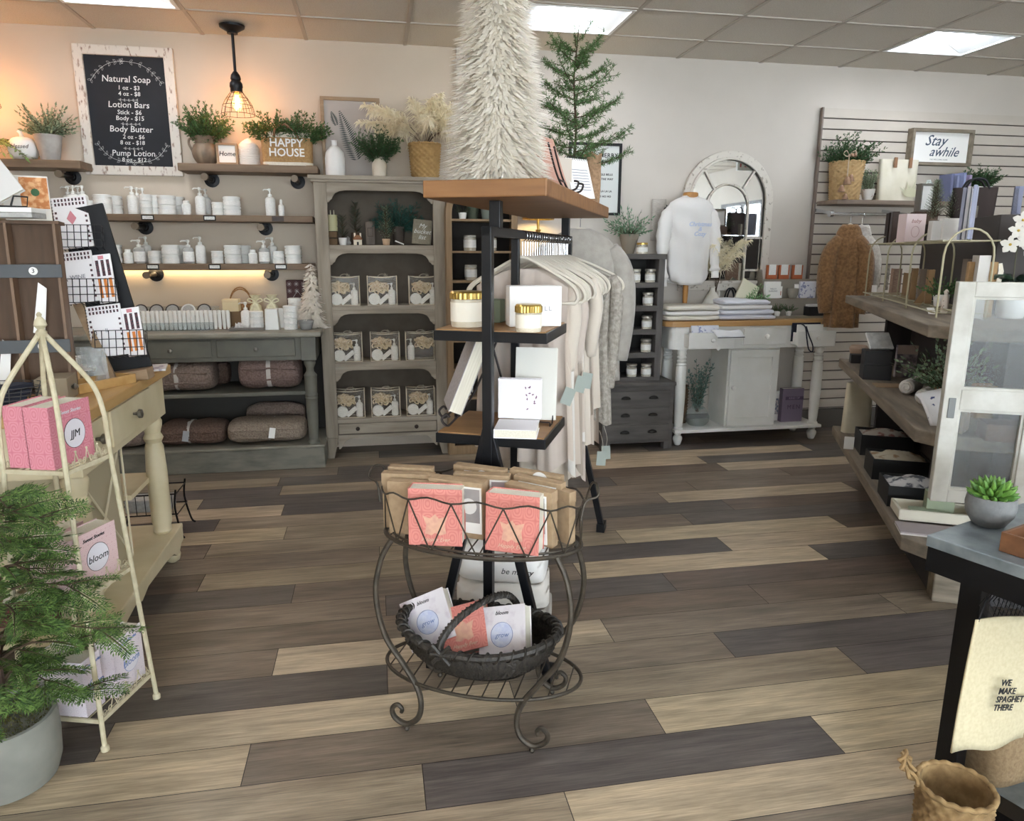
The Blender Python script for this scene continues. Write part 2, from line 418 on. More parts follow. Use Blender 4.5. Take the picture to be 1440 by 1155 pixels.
# ================= left wall display =================
ORD = ['first', 'second', 'third', 'fourth', 'fifth', 'sixth', 'seventh', 'eighth', 'ninth', 'tenth', 'eleventh', 'twelfth', 'thirteenth', 'fourteenth']
M_shelf = wood('walnut_shelf', '6b5744', '7f6a54', 'x', rough=.6)
M_shelfd = M_shelf
M_iron = mat('pipe_iron', '17181b', rough=.45, metal=.5)
M_ironc = mat('pipe_cap', '6e6152', rough=.5, metal=.5)
M_pl = mat('white_plastic', 'e8e8e3', rough=.35)
M_jar = mat('white_tin', 'e6e7e3', rough=.38)
M_lab = mat('paper_label', 'f2f2ee', 'dcdcd8', rough=.8, scale=260, sharp=(.5, .6), stretch=(.3, .3, 3))
M_ink = mat('ink_dark', '2a2a2c', rough=.8)
M_grey = mat('ink_grey', '8d9096', rough=.8)
M_chalk = mat('chalkboard', '14171d', '191c23', rough=.75, scale=8)
M_chalkw = mat('chalk_white', 'd9dad8', rough=.9)
M_distress = mat('distressed_white_wood', 'd6cfc5', '8d7566', rough=.8, scale=55, stretch=(1, 1, .4), sharp=(.57, .68), bump=.3, detail=6)
def wall_shelf(name_label, x0, x1, z0, z1, brackets, y0=4.84, y1=5.065):
    o = MB().box(x0, x1, y0, y1, z0, z1).build('wall_shelf', M_shelf, bevel=.004)
    tag(o, name_label, 'shelf')
    for k, bx in enumerate(brackets):
        t = thing('pipe_bracket', 'black pipe bracket with round flange, %s under the %s' % (ORD[k]+' from the left', name_label.split(' shelf')[0]+' shelf'), 'bracket', (bx, 5.069, z0-.031), 0, 'iron pipe brackets')
        MB().lathe([(.046, 0), (.046, .008), (.024, .012), (.02, .03)], 20).build('flange', M_iron, t, True).rotation_euler = (pi/2, 0, 0)
        MB().tube([(0, -.02, 0), (0, -.19, 0)], .0155, 12).build('pipe', M_iron, t, True)
        c = MB().tube([(0, -.19, 0), (0, -.222, 0)], .0215, 12).build('end_cap', M_ironc, t, True); c['label'] = 'worn brown pipe cap'
wall_shelf('upper wall shelf left of the chalkboard, cut by the left edge', -2.75, -1.665, 1.815, 1.86, [-1.79])
wall_shelf('upper wall shelf right of the chalkboard, holding the greenery', -1.13, -.317, 1.815, 1.86, [-.985, -.46])
wall_shelf('middle wall shelf of white bottles and jars, under the chalkboard', -2.75, -.363, 1.521, 1.56, [-1.405, -.68])
wall_shelf('lowest wall shelf of white bottles and jars, lit from beneath', -2.75, -.378, 1.229, 1.268, [-1.37, -.66])
# shelf edge tags
def edge_tag(px, py, Y, z, dark=False, which=''):
    p = at(px, py, Y=4.838); t = thing('shelf_tag', which, 'tag', (p.x, 4.8395, z), 0, 'shelf edge tags')
    MB().box(-.036, .036, -.002, 0, -.016, .016).build('holder', M_black if not dark else mat('tag_brown', '3a2c25', rough=.5), t, bevel=.004)
    if not dark:
        MB().box(-.029, .029, -.0032, -.0021, -.009, .009).build('card', M_lab, t)
        text('LOTION', 'lettering', M_grey, t, (0, -.0034, 0), .013)
for i, px in enumerate((120, 208, 295)): edge_tag(px, 310, 0, 1.541, which='black shelf tag with a white card, %s from the left on the middle shelf' % ORD[i])
edge_tag(391, 312, 0, 1.541, True, 'brown shelf tag at the right end of the middle shelf')
for i, px in enumerate((126, 215, 302, 395)): edge_tag(px, 377, 0, 1.249, which='black shelf tag with a white card, %s from the left on the lowest shelf' % ORD[i])
# under-shelf light strip
t = thing('light_strip', 'warm white light strip under the lowest wall shelf', 'light', (-1.1, 5.045, 1.2285))
MB().box(-.5, .45, -.012, .012, -.001, .0).build('channel', M_white, t)
MB().box(-.49, .44, -.009, .009, -.0022, -.001).build('diffuser', emit('warm_strip', 'ffdca6', 12), t)

# ---- product makers ----
def mk_pump(h=.115, r=.03, clear=False, top=True):
    def f(loc, label, group):
        t = thing('pump_bottle', label, 'bottle', loc, 0, group)
        MB().lathe([(r*.93, 0), (r, .004), (r, h*.86), (r*.8, h*.95), (r*.36, h)], 16).build('body', glass('clear_plastic', 'f4f6f4', alpha=.35) if clear else M_pl, t, True)
        MB().lathe([(r*1.01, h*.12), (r*1.01, h*.72)], 16, cap=False).build('paper_label', M_lab, t, True)
        p = MB(); p.lathe([(r*.42, h*.97), (r*.42, h*1.12), (r*.16, h*1.14), (r*.16, h*1.3)], 10); p.lathe([(r*.3, h*1.28), (r*.34, h*1.4), (r*.2, h*1.43)], 10); p.tube([(0, 0, h*1.37), (-r*1.1, 0, h*1.37), (-r*1.3, 0, h*1.31)], r*.13, 6)
        p.build('pump', M_pl, t, True)
        return t
    return f
def mk_bottle(h=.085, r=.027):
    def f(loc, label, group):
        t = thing('squeeze_bottle', label, 'bottle', loc, 0, group)
        MB().lathe([(r*.95, 0), (r, .004), (r, h*.72), (r*.7, h*.8)], 16).build('body', M_pl, t, True)
        MB().lathe([(r*1.01, h*.1), (r*1.01, h*.62)], 16, cap=False).build('paper_label', M_lab, t, True)
        MB().lathe([(r*.68, h*.8), (r*.66, h)], 16).build('cap', M_pl, t, True, bevel=.002)
        return t
    return f
def mk_spray(h=.1, r=.018):
    def f(loc, label, group):
        t = thing('spray_bottle', label, 'bottle', loc, 0, group)
        MB().lathe([(r*.95, 0), (r, .003), (r, h*.62), (r*.5, h*.7)], 12).build('body', M_pl, t, True)
        MB().lathe([(r*1.02, h*.08), (r*1.02, h*.5)], 12, cap=False).build('paper_label', M_lab, t, True)
        MB().lathe([(r*.52, h*.7), (r*.46, h*.9), (r*.3, h)], 12).build('nozzle', M_pl, t, True)
        return t
    return f
def mk_jar(r=.052, h=.056):
    def f(loc, label, group):
        t = thing('jar', label, 'jar', loc, 0, group)
        MB().lathe([(r*.95, 0), (r*.97, .003), (r*.97, h*.62), (r*.86, h*.625), (r*.86, h*.74)], 24).build('body', M_jar, t, True)
        MB().lathe([(r*.98, h*.1), (r*.98, h*.52)], 24, cap=False).build('paper_label', M_lab, t, True)
        MB().lathe([(r, h*.70), (r, h*.93), (r*.96, h*.95), (r*.86, h*.97), (r*.86, h)], 24).build('lid', M_jar, t, True)
        return t
    return f
PROTO = {}
def place(kind, mk, loc, label, group):
    if kind not in PROTO: PROTO[kind] = mk(loc, label, group); return PROTO[kind]
    return dup(PROTO[kind], loc, label=label, group=group)
K = {'P': ('pump', mk_pump(), 'white lotion pump bottle'), 'C': ('pumpc', mk_pump(.1, .033, True), 'clear soap pump bottle with white label'), 'B': ('squeeze', mk_bottle(), 'white capped squeeze bottle'),
     'S': ('spray', mk_spray(), 'small white spray bottle'), 'J': ('jarL', mk_jar(), 'wide white tin jar'), 'j': ('jarS', mk_jar(.035, .0385), 'small white tin jar')}
HT = {'J': .0565, 'j': .039}
def row(items, z, shelf, Y=4.93):
    cnt = {}
    for it in items:
        k, px, dy = it[0], it[1], it[2] if len(it) > 2 else 0
        n = it[3] if len(it) > 3 else (2 if k in HT else 1)
        p = at(px, 300 if z > 1.4 else 365, Y=Y+dy)
        cnt[k] = cnt.get(k, 0)+1
        where = '%s from the left on the %s' % (ORD[cnt[k]-1], shelf)
        for q in range(n):
            lb = K[k][2]+', '+where if n == 1 else K[k][2]+', %s of stack %s' % (['bottom', 'top' if n == 2 else 'middle', 'top'][q], where)
            place(K[k][0], K[k][1], (p.x, Y+dy, z+.0005+q*HT.get(k, 0)), lb, {'P': 'white pump bottles', 'C': 'clear pump bottles', 'B': 'squeeze bottles', 'S': 'spray bottles', 'J': 'wide tin jars', 'j': 'small tin jars'}[k])
row([('P', 60, .04), ('J', 42), ('P', 99, .05), ('P', 106, -.02), ('P', 113, .05), ('P', 119, -.03), ('j', 128, -.03), ('J', 146, -.04), ('J', 161, .07), ('P', 188, -.03), ('P', 195, .05), ('P', 203, .09), ('j', 207, -.04, 3), ('j', 219, .0, 3),
     ('J', 236, -.04), ('J', 249, .08), ('B', 263, -.03), ('P', 283, -.04), ('P', 291, .06), ('j', 307, -.04, 2), ('J', 327, -.03), ('P', 381, -.04), ('S', 396, -.04)], 1.56, 'middle shelf')
row([('J', 160, -.01), ('B', 181, -.04), ('C', 197, -.04), ('P', 207, .08), ('j', 217, -.04), ('j', 226, .05), ('J', 241, -.03), ('J', 254, .08), ('C', 266, -.04), ('P', 283, -.02), ('j', 306, -.05), ('J', 328, -.03), ('J', 342, .08), ('B', 356, -.04),
     ('C', 372, -.04), ('P', 384, .06), ('j', 392, -.05), ('J', 413, -.03)], 1.268, 'lowest shelf')

# ---- chalkboard ----
t = thing('chalkboard_sign', 'large chalkboard price list in a chippy white wooden frame on the back wall', 'sign', (-1.427, 5.066, 1.8))
MB().frame(-.28, .28, 0, .74, .055, -.03, -.002).build('frame', M_distress, t, bevel=.004)
MB().box(-.227, .227, -.012, -.004, .053, .687).build('board', M_chalk, t)
lines = [('Natural Soap', .555, .052, .12), ('1 oz - $3', .507, .034, .1), ('4 oz - $8', .473, .034, .1), ('Lotion Bars', .41, .05, .12), ('Stick - $6', .367, .036, .1), ('Body - $15', .333, .036, .1),
         ('Body Butter', .27, .05, .12), ('2 oz - $6', .226, .034, .1), ('8 oz - $18', .192, .034, .1), ('Pump Lotion', .13, .048, .12), ('8 oz - $12', .092, .034, .1)]
for s_, z, sz, sh in lines: text(s_, 'chalk_line', M_chalkw, t, (0.0+.01*(len(s_) < 10), -.0125, z), sz, shear=sh, bold=.0003, depth=.0003)
y = -.0125
def vine(pts, n, ls=.022):
    mb = MB(); P = spline([(a, y, b) for a, b in pts], 5); mb.tube(P, .0009, 4)
    for i in range(n):
        q = P[int((i+.5)*len(P)/n)]; q2 = P[min(int((i+.5)*len(P)/n)+1, len(P)-1)]; d = (q2-q).normalized() if (q2-q).length > 0 else V((1, 0, 0))
        for sgn in (-1, 1):
            a = Matrix.Rotation(sgn*.75, 3, 'Y') @ d; nn = V((-a.z, 0, a.x))
            lp = [q, q+a*ls*.35+nn*ls*.2, q+a*ls*.75+nn*ls*.17, q+a*ls, q+a*ls*.75-nn*ls*.17, q+a*ls*.35-nn*ls*.2]
            mb.tube(lp, .0007, 3, True)
    mb.build('chalk_vine', M_chalkw, t)
vine([(.0, .655), (-.08, .645), (-.15, .6), (-.2, .54)], 7); vine([(-.04, .66), (.08, .645), (.15, .6), (.2, .54)], 7)
vine([(.03, .075), (-.08, .085), (-.15, .12), (-.2, .185)], 7); vine([(-.03, .075), (.08, .085), (.15, .12), (.2, .185)], 7)
for z in (.44, .302, .16): vine([(-.055, z), (0, z-.003), (.055, z)], 5, .011)

# ---- pendant lamps ----
M_bulb = glass('bulb_glass', 'ffe6c0', alpha=.2)
def pendant(x, y, label):
    t = thing('pendant_lamp', label, 'lamp', (x, y, CZ-.004), 0, 'cage pendant lamps')
    MB().lathe([(.03, -.045), (.03, -.036), (.07, -.012), (.072, 0)], 24).build('canopy', M_iron, t, True)
    MB().tube([(0, 0, -.04), (0, 0, -.30)], .0085, 10).build('stem', M_iron, t, True)
    MB().lathe([(.012, -.25), (.026, -.27), (.03, -.29), (.026, -.3), (.036, -.315), (.038, -.335), (.033, -.345), (.033, -.365)][::-1], 18).build('socket', M_iron, t, True)
    mb = MB(); rings = [(.036, -.365), (.062, -.4), (.085, -.44), (.097, -.49)]
    for r, z in rings[1:]: mb.tube([(r*cos(a), r*sin(a), z) for a in [2*pi*i/28 for i in range(28)]], .0016, 5, True)
    for i in range(14):
        a = 2*pi*i/14; mb.tube(spline([(r*cos(a), r*sin(a), z) for r, z in [(.034, -.345)]+rings], 3), .0014, 5)
    mb.build('cage_shade', mat('cage_wire', '2a1c14', rough=.5, metal=.4), t, True)
    b = MB().lathe([(.012, -.365), (.016, -.38), (.03, -.42), (.026, -.45), (.012, -.468), (.002, -.47)][::-1], 16).build('bulb', M_bulb, t, True)
    MB().lathe([(.005, -.455), (.012, -.44), (.014, -.41), (.008, -.38)], 8).build('filament', emit('filament_warm', 'ffb868', 60), b)
    ld = bpy.data.lights.new('pendant_bulb_light', 'POINT'); ld.energy = 3.5; ld.color = (1, .6, .28); ld.shadow_soft_size = .025
    lo = bpy.data.objects.new('bulb_light', ld); COL.objects.link(lo); lo.parent = t; lo.location = (0, 0, -.43)
pendant(-.76, 4.83, 'black cage pendant lamp with a glowing bulb, right of the chalkboard')
pendant(-2.14, 4.83, 'black cage pendant lamp, only its edge in view at the far left')
# ================= plant makers =================
M_g1 = mat('cedar_green', '2f5230', '5a7c44', rough=.65, island=1, trans=.25)
M_g2 = mat('cypress_green', '27482c', '4a6e42', rough=.65, island=1, trans=.25)
M_g3 = mat('sage_green', '5c7059', 'a0ae8f', rough=.7, island=1, trans=.25)
M_g4 = mat('dark_fir', '1d3427', '39533a', rough=.65, island=1)
M_stem = mat('twig_brown', '4a3b2a', rough=.8)
M_pamp = mat('pampas_cream', 'f1e9cf', 'fbf6e4', rough=.9, island=1, trans=.45)
M_feath = mat('white_feather', 'fbf8f2', 'f2eee6', rough=.9, island=1, trans=.5)
def frond(mb, p, d, L, rr, lw=.004, ll=.02, n=14, flat=None, droop=.15, twigs=True, up=.6):
    """a stem with leaflets, or with side twigs that carry leaflets"""
    p, d = V(p), V(d).normalized(); nrm = flat or rv(rr); side = d.cross(nrm)
    side = side.normalized() if side.length > 1e-3 else d.orthogonal()
    mb.m = 1; q = p.copy(); pts = [q.copy()]; dd = d.copy()
    for i in range(5): dd = (dd+V((0, 0, -droop*.2))).normalized(); q = q+dd*L/5; pts.append(q.copy())
    mb.tube(pts, [.0016*(1-i/6)+.0004 for i in range(6)], 3)
    mb.m = 0
    for i in range(n):
        t = (i+.6)/n*5; k = min(int(t), 4); a = pts[k].lerp(pts[k+1], t-k); s = 1 if i % 2 else -1
        tl = ll*(1.15-.75*i/n)*(2.2 if twigs else 1)
        dv = (side*s*(1-up*.5)+dd*up+rv(rr)*.35).normalized()
        if twigs:
            for j in range(4):
                b = a+dv*tl*j/4
                for s2 in (-1, 1):
                    mb.leaf(b, (dv+rv(rr)*.45+side.cross(dv)*s2*.55), ll*(1-.12*j), lw, rv(rr), .4)
        else:
            mb.leaf(a, dv, tl, lw, (nrm+rv(rr)*.4), .45)
    mb.leaf(pts[-1], dd, ll, lw, nrm)
def bush(rr, n, L, spread, twn=12, ll=.016, lw=.0035, base=(0, 0, 0), twigs=True, droop=.2, up=.7, flatr=.5, lmin=.6):
    mb = MB()
    for i in range(n):
        a = rr.uniform(0, 2*pi); e = spread*sqrt(rr.random())
        d = V((cos(a)*sin(e), sin(a)*sin(e)*flatr*1.6, cos(e)))
        frond(mb, V(base)+V((cos(a), sin(a), 0))*.01, d, L*rr.uniform(lmin, 1), rr, lw, ll, twn, droop=droop, twigs=twigs, up=up)
    return mb
def plumes(rr, n, L, spread, w=.018, base=(0, 0, 0), mt=None, den=60, fl=.05):
    """feathery pampas heads"""
    mb = MB()
    for i in range(n):
        a = rr.uniform(0, 2*pi); e = spread*sqrt(rr.random())
        d = V((cos(a)*sin(e), sin(a)*sin(e), cos(e))); LL = L*rr.uniform(.7, 1.05)
        P = bez(V(base), V(base)+V((0, 0, LL*.35))+d*LL*.1, V(base)+d*LL*.85, V(base)+d*LL+V((cos(a)*.05, sin(a)*.05, -.05)), 8)
        mb.m = 1; mb.tube(P[:5], .001, 3); mb.m = 0
        for j in range(den):
            t = .38+.62*j/den; k = min(int(t*8), 7); q = P[k].lerp(P[k+1], t*8-k); dr = (P[k+1]-P[k]).normalized()
            o = (rv(rr)*1.0+dr*.9).normalized(); ln = fl*(1.25-t)*rr.uniform(.6, 1.3)+.012
            mb.ribbon([q, q+o*ln*.5+dr*ln*.1, q+o*ln+V((0, 0, -ln*.35))], [w*.3, w*.35, .0005], rv(rr))
    return mb
def feather_cone(H, r0, n, ln, w, rr, rtop=.012):
    mb = MB()
    for i in range(n):
        h = H*(1-sqrt(rr.random())*1.0); h = H*(i+rr.random())/n if False else h
        a = rr.uniform(0, 2*pi); r = r0*(1-h/H)*.88+rtop
        c = V((cos(a), sin(a), 0)); q = c*r*rr.uniform(.75, 1.0)+V((0, 0, h+ln*.25)); L = ln*rr.uniform(.6, 1.25)*(1-.45*h/H)
        tng = V((-sin(a), cos(a), 0))*rr.uniform(-.35, .35)
        d = (c*.75+tng+V((0, 0, -.65))).normalized()
        P = [q, q+d*L*.35, q+d*L*.7+c*L*.06, q+d*L+c*L*.2+V((0, 0, L*.1))]
        for p_ in P: p_.z = max(p_.z, .002)
        mb.ribbon(P, [w*.5, w, w*.8, .0006], (c+V((0, 0, .5))+rv(rr)*.5))
    return mb
M_pot = mat('concrete_pot', '8b8b88', '7b7b79', rough=.85, scale=18, bump=.2, bscale=60)
M_soil = mat('dark_moss', '3d3a22', '56512c', rough=1, scale=60, bump=1)
def pot_round(t, r0, r1, h, m_, name='pot', thick=.006, soil=True, n=28):
    MB().lathe([(r0*.9, 0), (r0, .004), (r1, h-.002), (r1-.001, h), (r1-thick, h), (r1-thick, h-.02), (.002, h-.021)], n, cap=False).lathe([(r0*.9, 0), (.001, 0)], n, cap=False).build(name, m_, t, True)
def potted(name, label, cat, loc, pot, plant, mats, group=None, rz=0):
    t = thing(name, label, cat, loc, rz, group)
    pot(t); plant.build('foliage', mats, t)
    return t
def squash(mb, ymax, zmin=None):
    """keep foliage in front of the wall it leans against"""
    for i, p in enumerate(mb.v):
        y, z = p[1], p[2]
        if y > 0: y = ymax*(1-math.exp(-y/ymax))
        if zmin is not None and z < zmin and False: z = zmin
        mb.v[i] = (p[0], y, z)
    return mb
# ================= things on the upper shelves =================
M_urn = mat('aged_stoneware', '8e7d69', '6f6152', rough=.6, scale=14)
M_concrete2 = mat('pale_concrete', 'a5a29d', '94918c', rough=.9, scale=16, bump=.2)
M_raw = wood('raw_wood', 'a88f72', '8f775c', 'x')
M_paper = mat('white_paper', 'efeeea', rough=.85)
M_ceram = mat('white_ceramic', 'e9e8e5', rough=.45)
zt = 1.8605
# sage plant in concrete pot on left shelf
p = at(72, 230, Y=4.93)
potted('potted_plant', 'grey green sage plant in a pale concrete pot on the shelf left of the chalkboard', 'plant', (p.x, 4.93, zt), lambda t: pot_round(t, .05, .075, .145, M_concrete2), bush(random.Random(3), 85, .19, 1.2, 14, .03, .014, (0, 0, .13), twigs=False, flatr=.5, lmin=.4), [M_g3, M_stem])
p = at(33, 232, Y=4.9)
t = thing('ceramic_pumpkin', 'white ribbed ceramic pumpkin with script writing behind the fern on the left shelf', 'ornament', (p.x, 4.93, zt))
MB().sheet(lambda u, v: ((.075*sin(pi*(.06+.9*v))**.7*(1+.05*abs(sin(u*8*pi))))*cos(2*pi*u), (.075*sin(pi*(.06+.9*v))**.7*(1+.05*abs(sin(u*8*pi))))*sin(2*pi*u), .065-.065*cos(pi*v)), 64, 14, True).build('body', M_ceram, t, True)
MB().tube([(0, 0, .125), (-.005, 0, .15), (-.015, 0, .165)], [.014, .011, .013], 8).build('stalk', M_ceram, t, True)
text('blessed', 'lettering', M_ink, t, (.01, -.082, .07), .032, shear=.3)
t = thing('fern_plant', 'green fern fronds hanging over the shelf at the far left edge', 'plant', (-2.17, 4.9, zt))
pot_round(t, .045, .06, .1, M_ceram)
rr = random.Random(9); mb = MB()
for i in range(12):
    a = rr.uniform(-1.5, 1.2); frond(mb, (0, 0, .1), (cos(a), sin(a)*.6-.15, .45), .26, rr, .014, .05, 20, flat=V((0, -.4, 1)), droop=1.4, twigs=False, up=.35)
mb.build('foliage', [mat('fern_green', '5c7a42', '86a060', rough=.6, island=1), M_stem], t)
# cedar in urn
p = at(292, 232, Y=4.93)
t = thing('urn_plant', 'bushy cedar in a ribbed two-handled stoneware urn right of the chalkboard', 'plant', (at(291, 235, Y=4.94).x, 4.94, zt))
MB().sheet(lambda u, v: (lambda r: (r*cos(2*pi*u), r*sin(2*pi*u), .165*v))((.04+.036*sin(pi*min(1, v*1.15))**.8 if v < .72 else .052+.018*(v-.72)/.28)*(1+.05*abs(sin(u*11*pi))*(1 if v < .75 else 0))), 88, 16, True).build('urn', M_urn, t, True)
for s in (-1, 1): MB().tube(spline([(s*.05, 0, .145), (s*.085, 0, .15), (s*.093, 0, .125), (s*.08, 0, .09), (s*.072, 0, .07)], 5), .007, 8).build('handle', M_urn, t, True)
squash(bush(random.Random(21), 95, .235, 1.0, 13, .019, .0055, (0, 0, .12), flatr=.55, lmin=.5), .1).build('foliage', [M_g1, M_stem], t)
# home frame
t = thing('framed_sign', 'small square wooden frame reading Home on the upper shelf', 'sign', (at(321, 235, Y=4.9).x, 4.9, zt))
MB().frame(-.062, .062, 0, .125, .013, -.012, .012).build('frame', M_raw, t, bevel=.002)
MB().box(-.05, .05, -.004, .01, .012, .113).build('panel', M_paper, t)
text('Home', 'lettering', M_ink, t, (0, -.0045, .063), .038, shear=.15, bold=.0004)
# ribbed white bullet vase
t = tag(MB().lathe([(.062, 0), (.066, .004)]+[(.066*(1-max(0, (z-.09)/.075)**2.2)+(.0018 if k % 2 else -.0008), z) for k, z in [(k, .006+.1535*k/34) for k in range(34)]]+[(.002, .163)], 32).build('ribbed_vase', mat('matte_white', 'dedcd8', rough=.6), None, True, loc=(at(351, 236, Y=4.95).x, 4.95, zt)), 'white dome-shaped ribbed vase between the small frame and the jute bag', 'vase')
# HAPPY HOUSE jute bag
M_jute = mat('jute', 'b08d60', '9c7a50', rough=.95, scale=90, bump=.4)
M_canvas = mat('cream_canvas', 'e0d8c8', 'd6cdbb', rough=.95, scale=120, bump=.3)
t = thing('jute_bag', 'jute bag printed HAPPY HOUSE on the upper wall shelf', 'bag', (at(406, 236, Y=4.92).x, 4.915, zt))
def bagfn(w0, w1, d0, d1, h, z0=0):
    def fn(u, v):
        w = w0+(w1-w0)*v; d = d0+(d1-d0)*v; a = 2*pi*u
        c, s_ = cos(a), sin(a); k = 1/max(abs(c)**4+abs(s_)**4, 1e-6)**.25
        return (c*k*w/2, s_*k*d/2+.004*sin(9*u*pi)*v, z0+h*v)
    return fn
mb = MB(); mb.m = 1; mb.sheet(bagfn(.3, .3, .11, .11, .02), 40, 2, True); mb.m = 0; mb.sheet(bagfn(.3, .305, .11, .1, .145, .02), 40, 6, True); mb.m = 1; mb.sheet(bagfn(.305, .31, .1, .1, .03, .165), 40, 2, True)
mb.m = 0; mb.box(-.147, .147, -.05, .05, .001, .004); mb.build('bag_body', [M_jute, M_canvas], t, True)
text('HAPPY\nHOUSE', 'lettering', M_paper, t, (0, -.0595, .102), .066, bold=.0012, line=.85, depth=.001)
for yy in (-.055, .05): MB().tube(spline([(-.07, yy, .17), (-.055, yy-.02, .215), (.0, yy-.025, .235), (.05, yy-.02, .2), (.075, yy, .165)], 5), .0065, 8).build('handle', mat('leather_tan', '8f6a4e', rough=.5), t, True)
mb = squash(bush(random.Random(5), 70, .2, 1.1, 11, .018, .0055, (-.08, 0, .13), flatr=.4), .11); mb2 = squash(bush(random.Random(6), 70, .2, 1.15, 11, .018, .0055, (.09, 0, .13), flatr=.4), .11)
for nm, q, lb in (('cedar_sprigs', mb, 'cedar sprigs standing in the left half of the jute bag'), ('cedar_sprigs', mb2, 'cedar sprigs standing in the right half of the jute bag')):
    o = q.build(nm, [M_g1, M_stem]); o.location = t.location; tag(o, lb, 'greenery')
rr = random.Random(8); mb = MB()
for i in range(6):
    a = rr.uniform(0, 6.28); frond(mb, (0.02, 0, .15), (cos(a)*.6, sin(a)*.3, 1), .12, rr, .02, .018, 8, twigs=False)
o = mb.build('eucalyptus_sprig', [mat('eucalyptus', '6f8a76', '8aa08a', rough=.6, island=1), M_stem]); o.location = t.location; tag(o, 'eucalyptus sprig in the middle of the jute bag', 'greenery')
# ================= grey console under the shelves =================
M_gp = mat('grey_green_paint', '6f6e63', '5f5f56', rough=.55, scale=7, detail=5, bump=.08, bscale=40)
M_gpw = mat('grey_green_worn', '7d7a6e', '5f5f56', rough=.6, scale=22, stretch=(.3, 1, 1), detail=6, sharp=(.4, .7))
M_gtop = mat('grey_green_top', '908c7e', '7b786c', rough=.42, scale=6, detail=5)
M_knob = mat('pewter', '7e7a72', rough=.35, metal=.8)
cons = thing('console_table', 'long grey-green painted console with turned legs and folded blankets on its shelves', 'table', (0, 0, 0))
X1, X0 = -.345, -1.95
MB().box(X0, X1, 4.57, 5.04, 0, .14).build('plinth', M_gpw, cons, bevel=.006)
MB().box(X0, X1+.006, 4.56, 5.04, .14, .155).build('plinth_top', M_gtop, cons, bevel=.005)
MB().box(X0, X1-.06, 4.6, 5.03, .47, .495).build('middle_shelf', M_gp, cons, bevel=.006)
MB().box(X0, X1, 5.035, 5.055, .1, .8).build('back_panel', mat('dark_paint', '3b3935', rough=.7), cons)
MB().box(X0, X1+.02, 4.545, 5.05, .835, .87).build('tabletop', M_gtop, cons, bevel=.012, seg=3)
MB().box(X0, X1-.02, 4.6, 5.03, .69, .835).build('apron', M_gp, cons, bevel=.004)
for a, b in ((-.955, -.48), (-1.44, -.965), (-1.93, -1.45)):
    d = MB().box(a+.008, b-.008, 4.588, 4.602, .715, .822).build('drawer', M_gp, cons, bevel=.006)
    MB().lathe([(.004, 0), (.006, .012), (.014, .02), (.013, .028), (.004, .032)], 14).build('knob', M_knob, d, True).matrix_local = RT(((a+b)/2, 4.59, .765), rx=pi/2)
def turned(h):
    return [(.036, 0), (.038, .01), (.036, .02), (.028, .03), (.03, .06), (.036, .20*h/.5), (.037, .27*h/.5), (.04, .275*h/.5), (.036, .285*h/.5), (.04, .295*h/.5), (.036, .305*h/.5), (.038, .36*h/.5), (.038, .4*h/.5), (.041, .41*h/.5), (.024, .43*h/.5), (.022, .45*h/.5), (.034, .475*h/.5), (.036, .485*h/.5), (.03, .5*h/.5)]
for x in (X1-.065, X0+.06):
    mb = MB(); mb.lathe(turned(.535), 24, (x, 4.61, .155)); mb.box(x-.045, x+.045, 4.565, 4.655, .69, .836)
    mb.build('leg', M_gp, cons, True, bevel=.003)
# folded knit blankets
M_kn = [knit('knit_taupe', '9c8b80', '71625a', 85), knit('knit_mauve', '937f78', '6c5a54', 95), knit('knit_oat', 'a89a8b', '7c6e61', 100), knit('knit_brown', '7f6a5f', '5c4b43', 95)]
def blanket(x0, x1, y0, y1, z0, h, m_, label, band=None, sag=.2, tagx=None, seed=0, tagm=None):
    t = thing('folded_blanket', label, 'blanket', ((x0+x1)/2, (y0+y1)/2, z0+.001), 0, 'knit blankets in the grey console')
    w, d = (x1-x0)/2, (y1-y0)/2
    def fn(u, v):
        a = 2*pi*u; ph = -pi/2+pi*v
        e = .42; cx = abs(sin(ph))**e*(1 if sin(ph) > 0 else -1); cr = max(cos(ph), 0)**.35
        ca, sa = cos(a), sin(a)
        yy = abs(ca)**.7*(1 if ca > 0 else -1)*d*cr; zz = abs(sa)**.8*(1 if sa > 0 else -1)*h/2*cr
        n = noise.noise(V((cx*w*9+seed, yy*9, zz*12)))*.012
        pinch = 1-.13*math.exp(-((cx*w-(band if band is not None else 9))/.035)**2)
        return (cx*w, yy*pinch+n, max(0, h/2+zz*pinch+n*(zz > 0)))
    b = MB().sheet(fn, 40, 36, True).build('blanket_body', m_, t, True, angle=180)
    # rolled folds showing on the front
    for k in range(2):
        zf = h*(.33+.33*k)
        MB().tube([(-w*.86+i*w*1.72/10, -d*.985-.003+.004*sin(i*2+k+seed), zf+.004*sin(i+seed)) for i in range(11)], .006, 5).build('fold', m_, t, True)
    if band is not None:
        prof = [(cos(2*pi*i/24)*d*1.01, h/2+sin(2*pi*i/24)*h/2*1.0) for i in range(24)]
        MB().sheet(lambda u, v: (band-.013+.026*v, (abs(cos(2*pi*u))**.7)*(1 if cos(2*pi*u) > 0 else -1)*d*.93, max(.001, h/2+(abs(sin(2*pi*u))**.8)*(1 if sin(2*pi*u) > 0 else -1)*h/2*.93)), 30, 1, True).build('paper_band', mat('band_white', 'c9c5bf', rough=.8), t, True)
    if tagx is not None:
        q = MB(); q.T = RT((tagx, -d-.012, h*.62), rx=-.25, ry=.15); q.box(-.018, .018, -.001, .001, -.045, .02); q.build('hang_tag', tagm or M_paper, t)
def P2(x, y, Y): return at(x, y, Y=Y).x
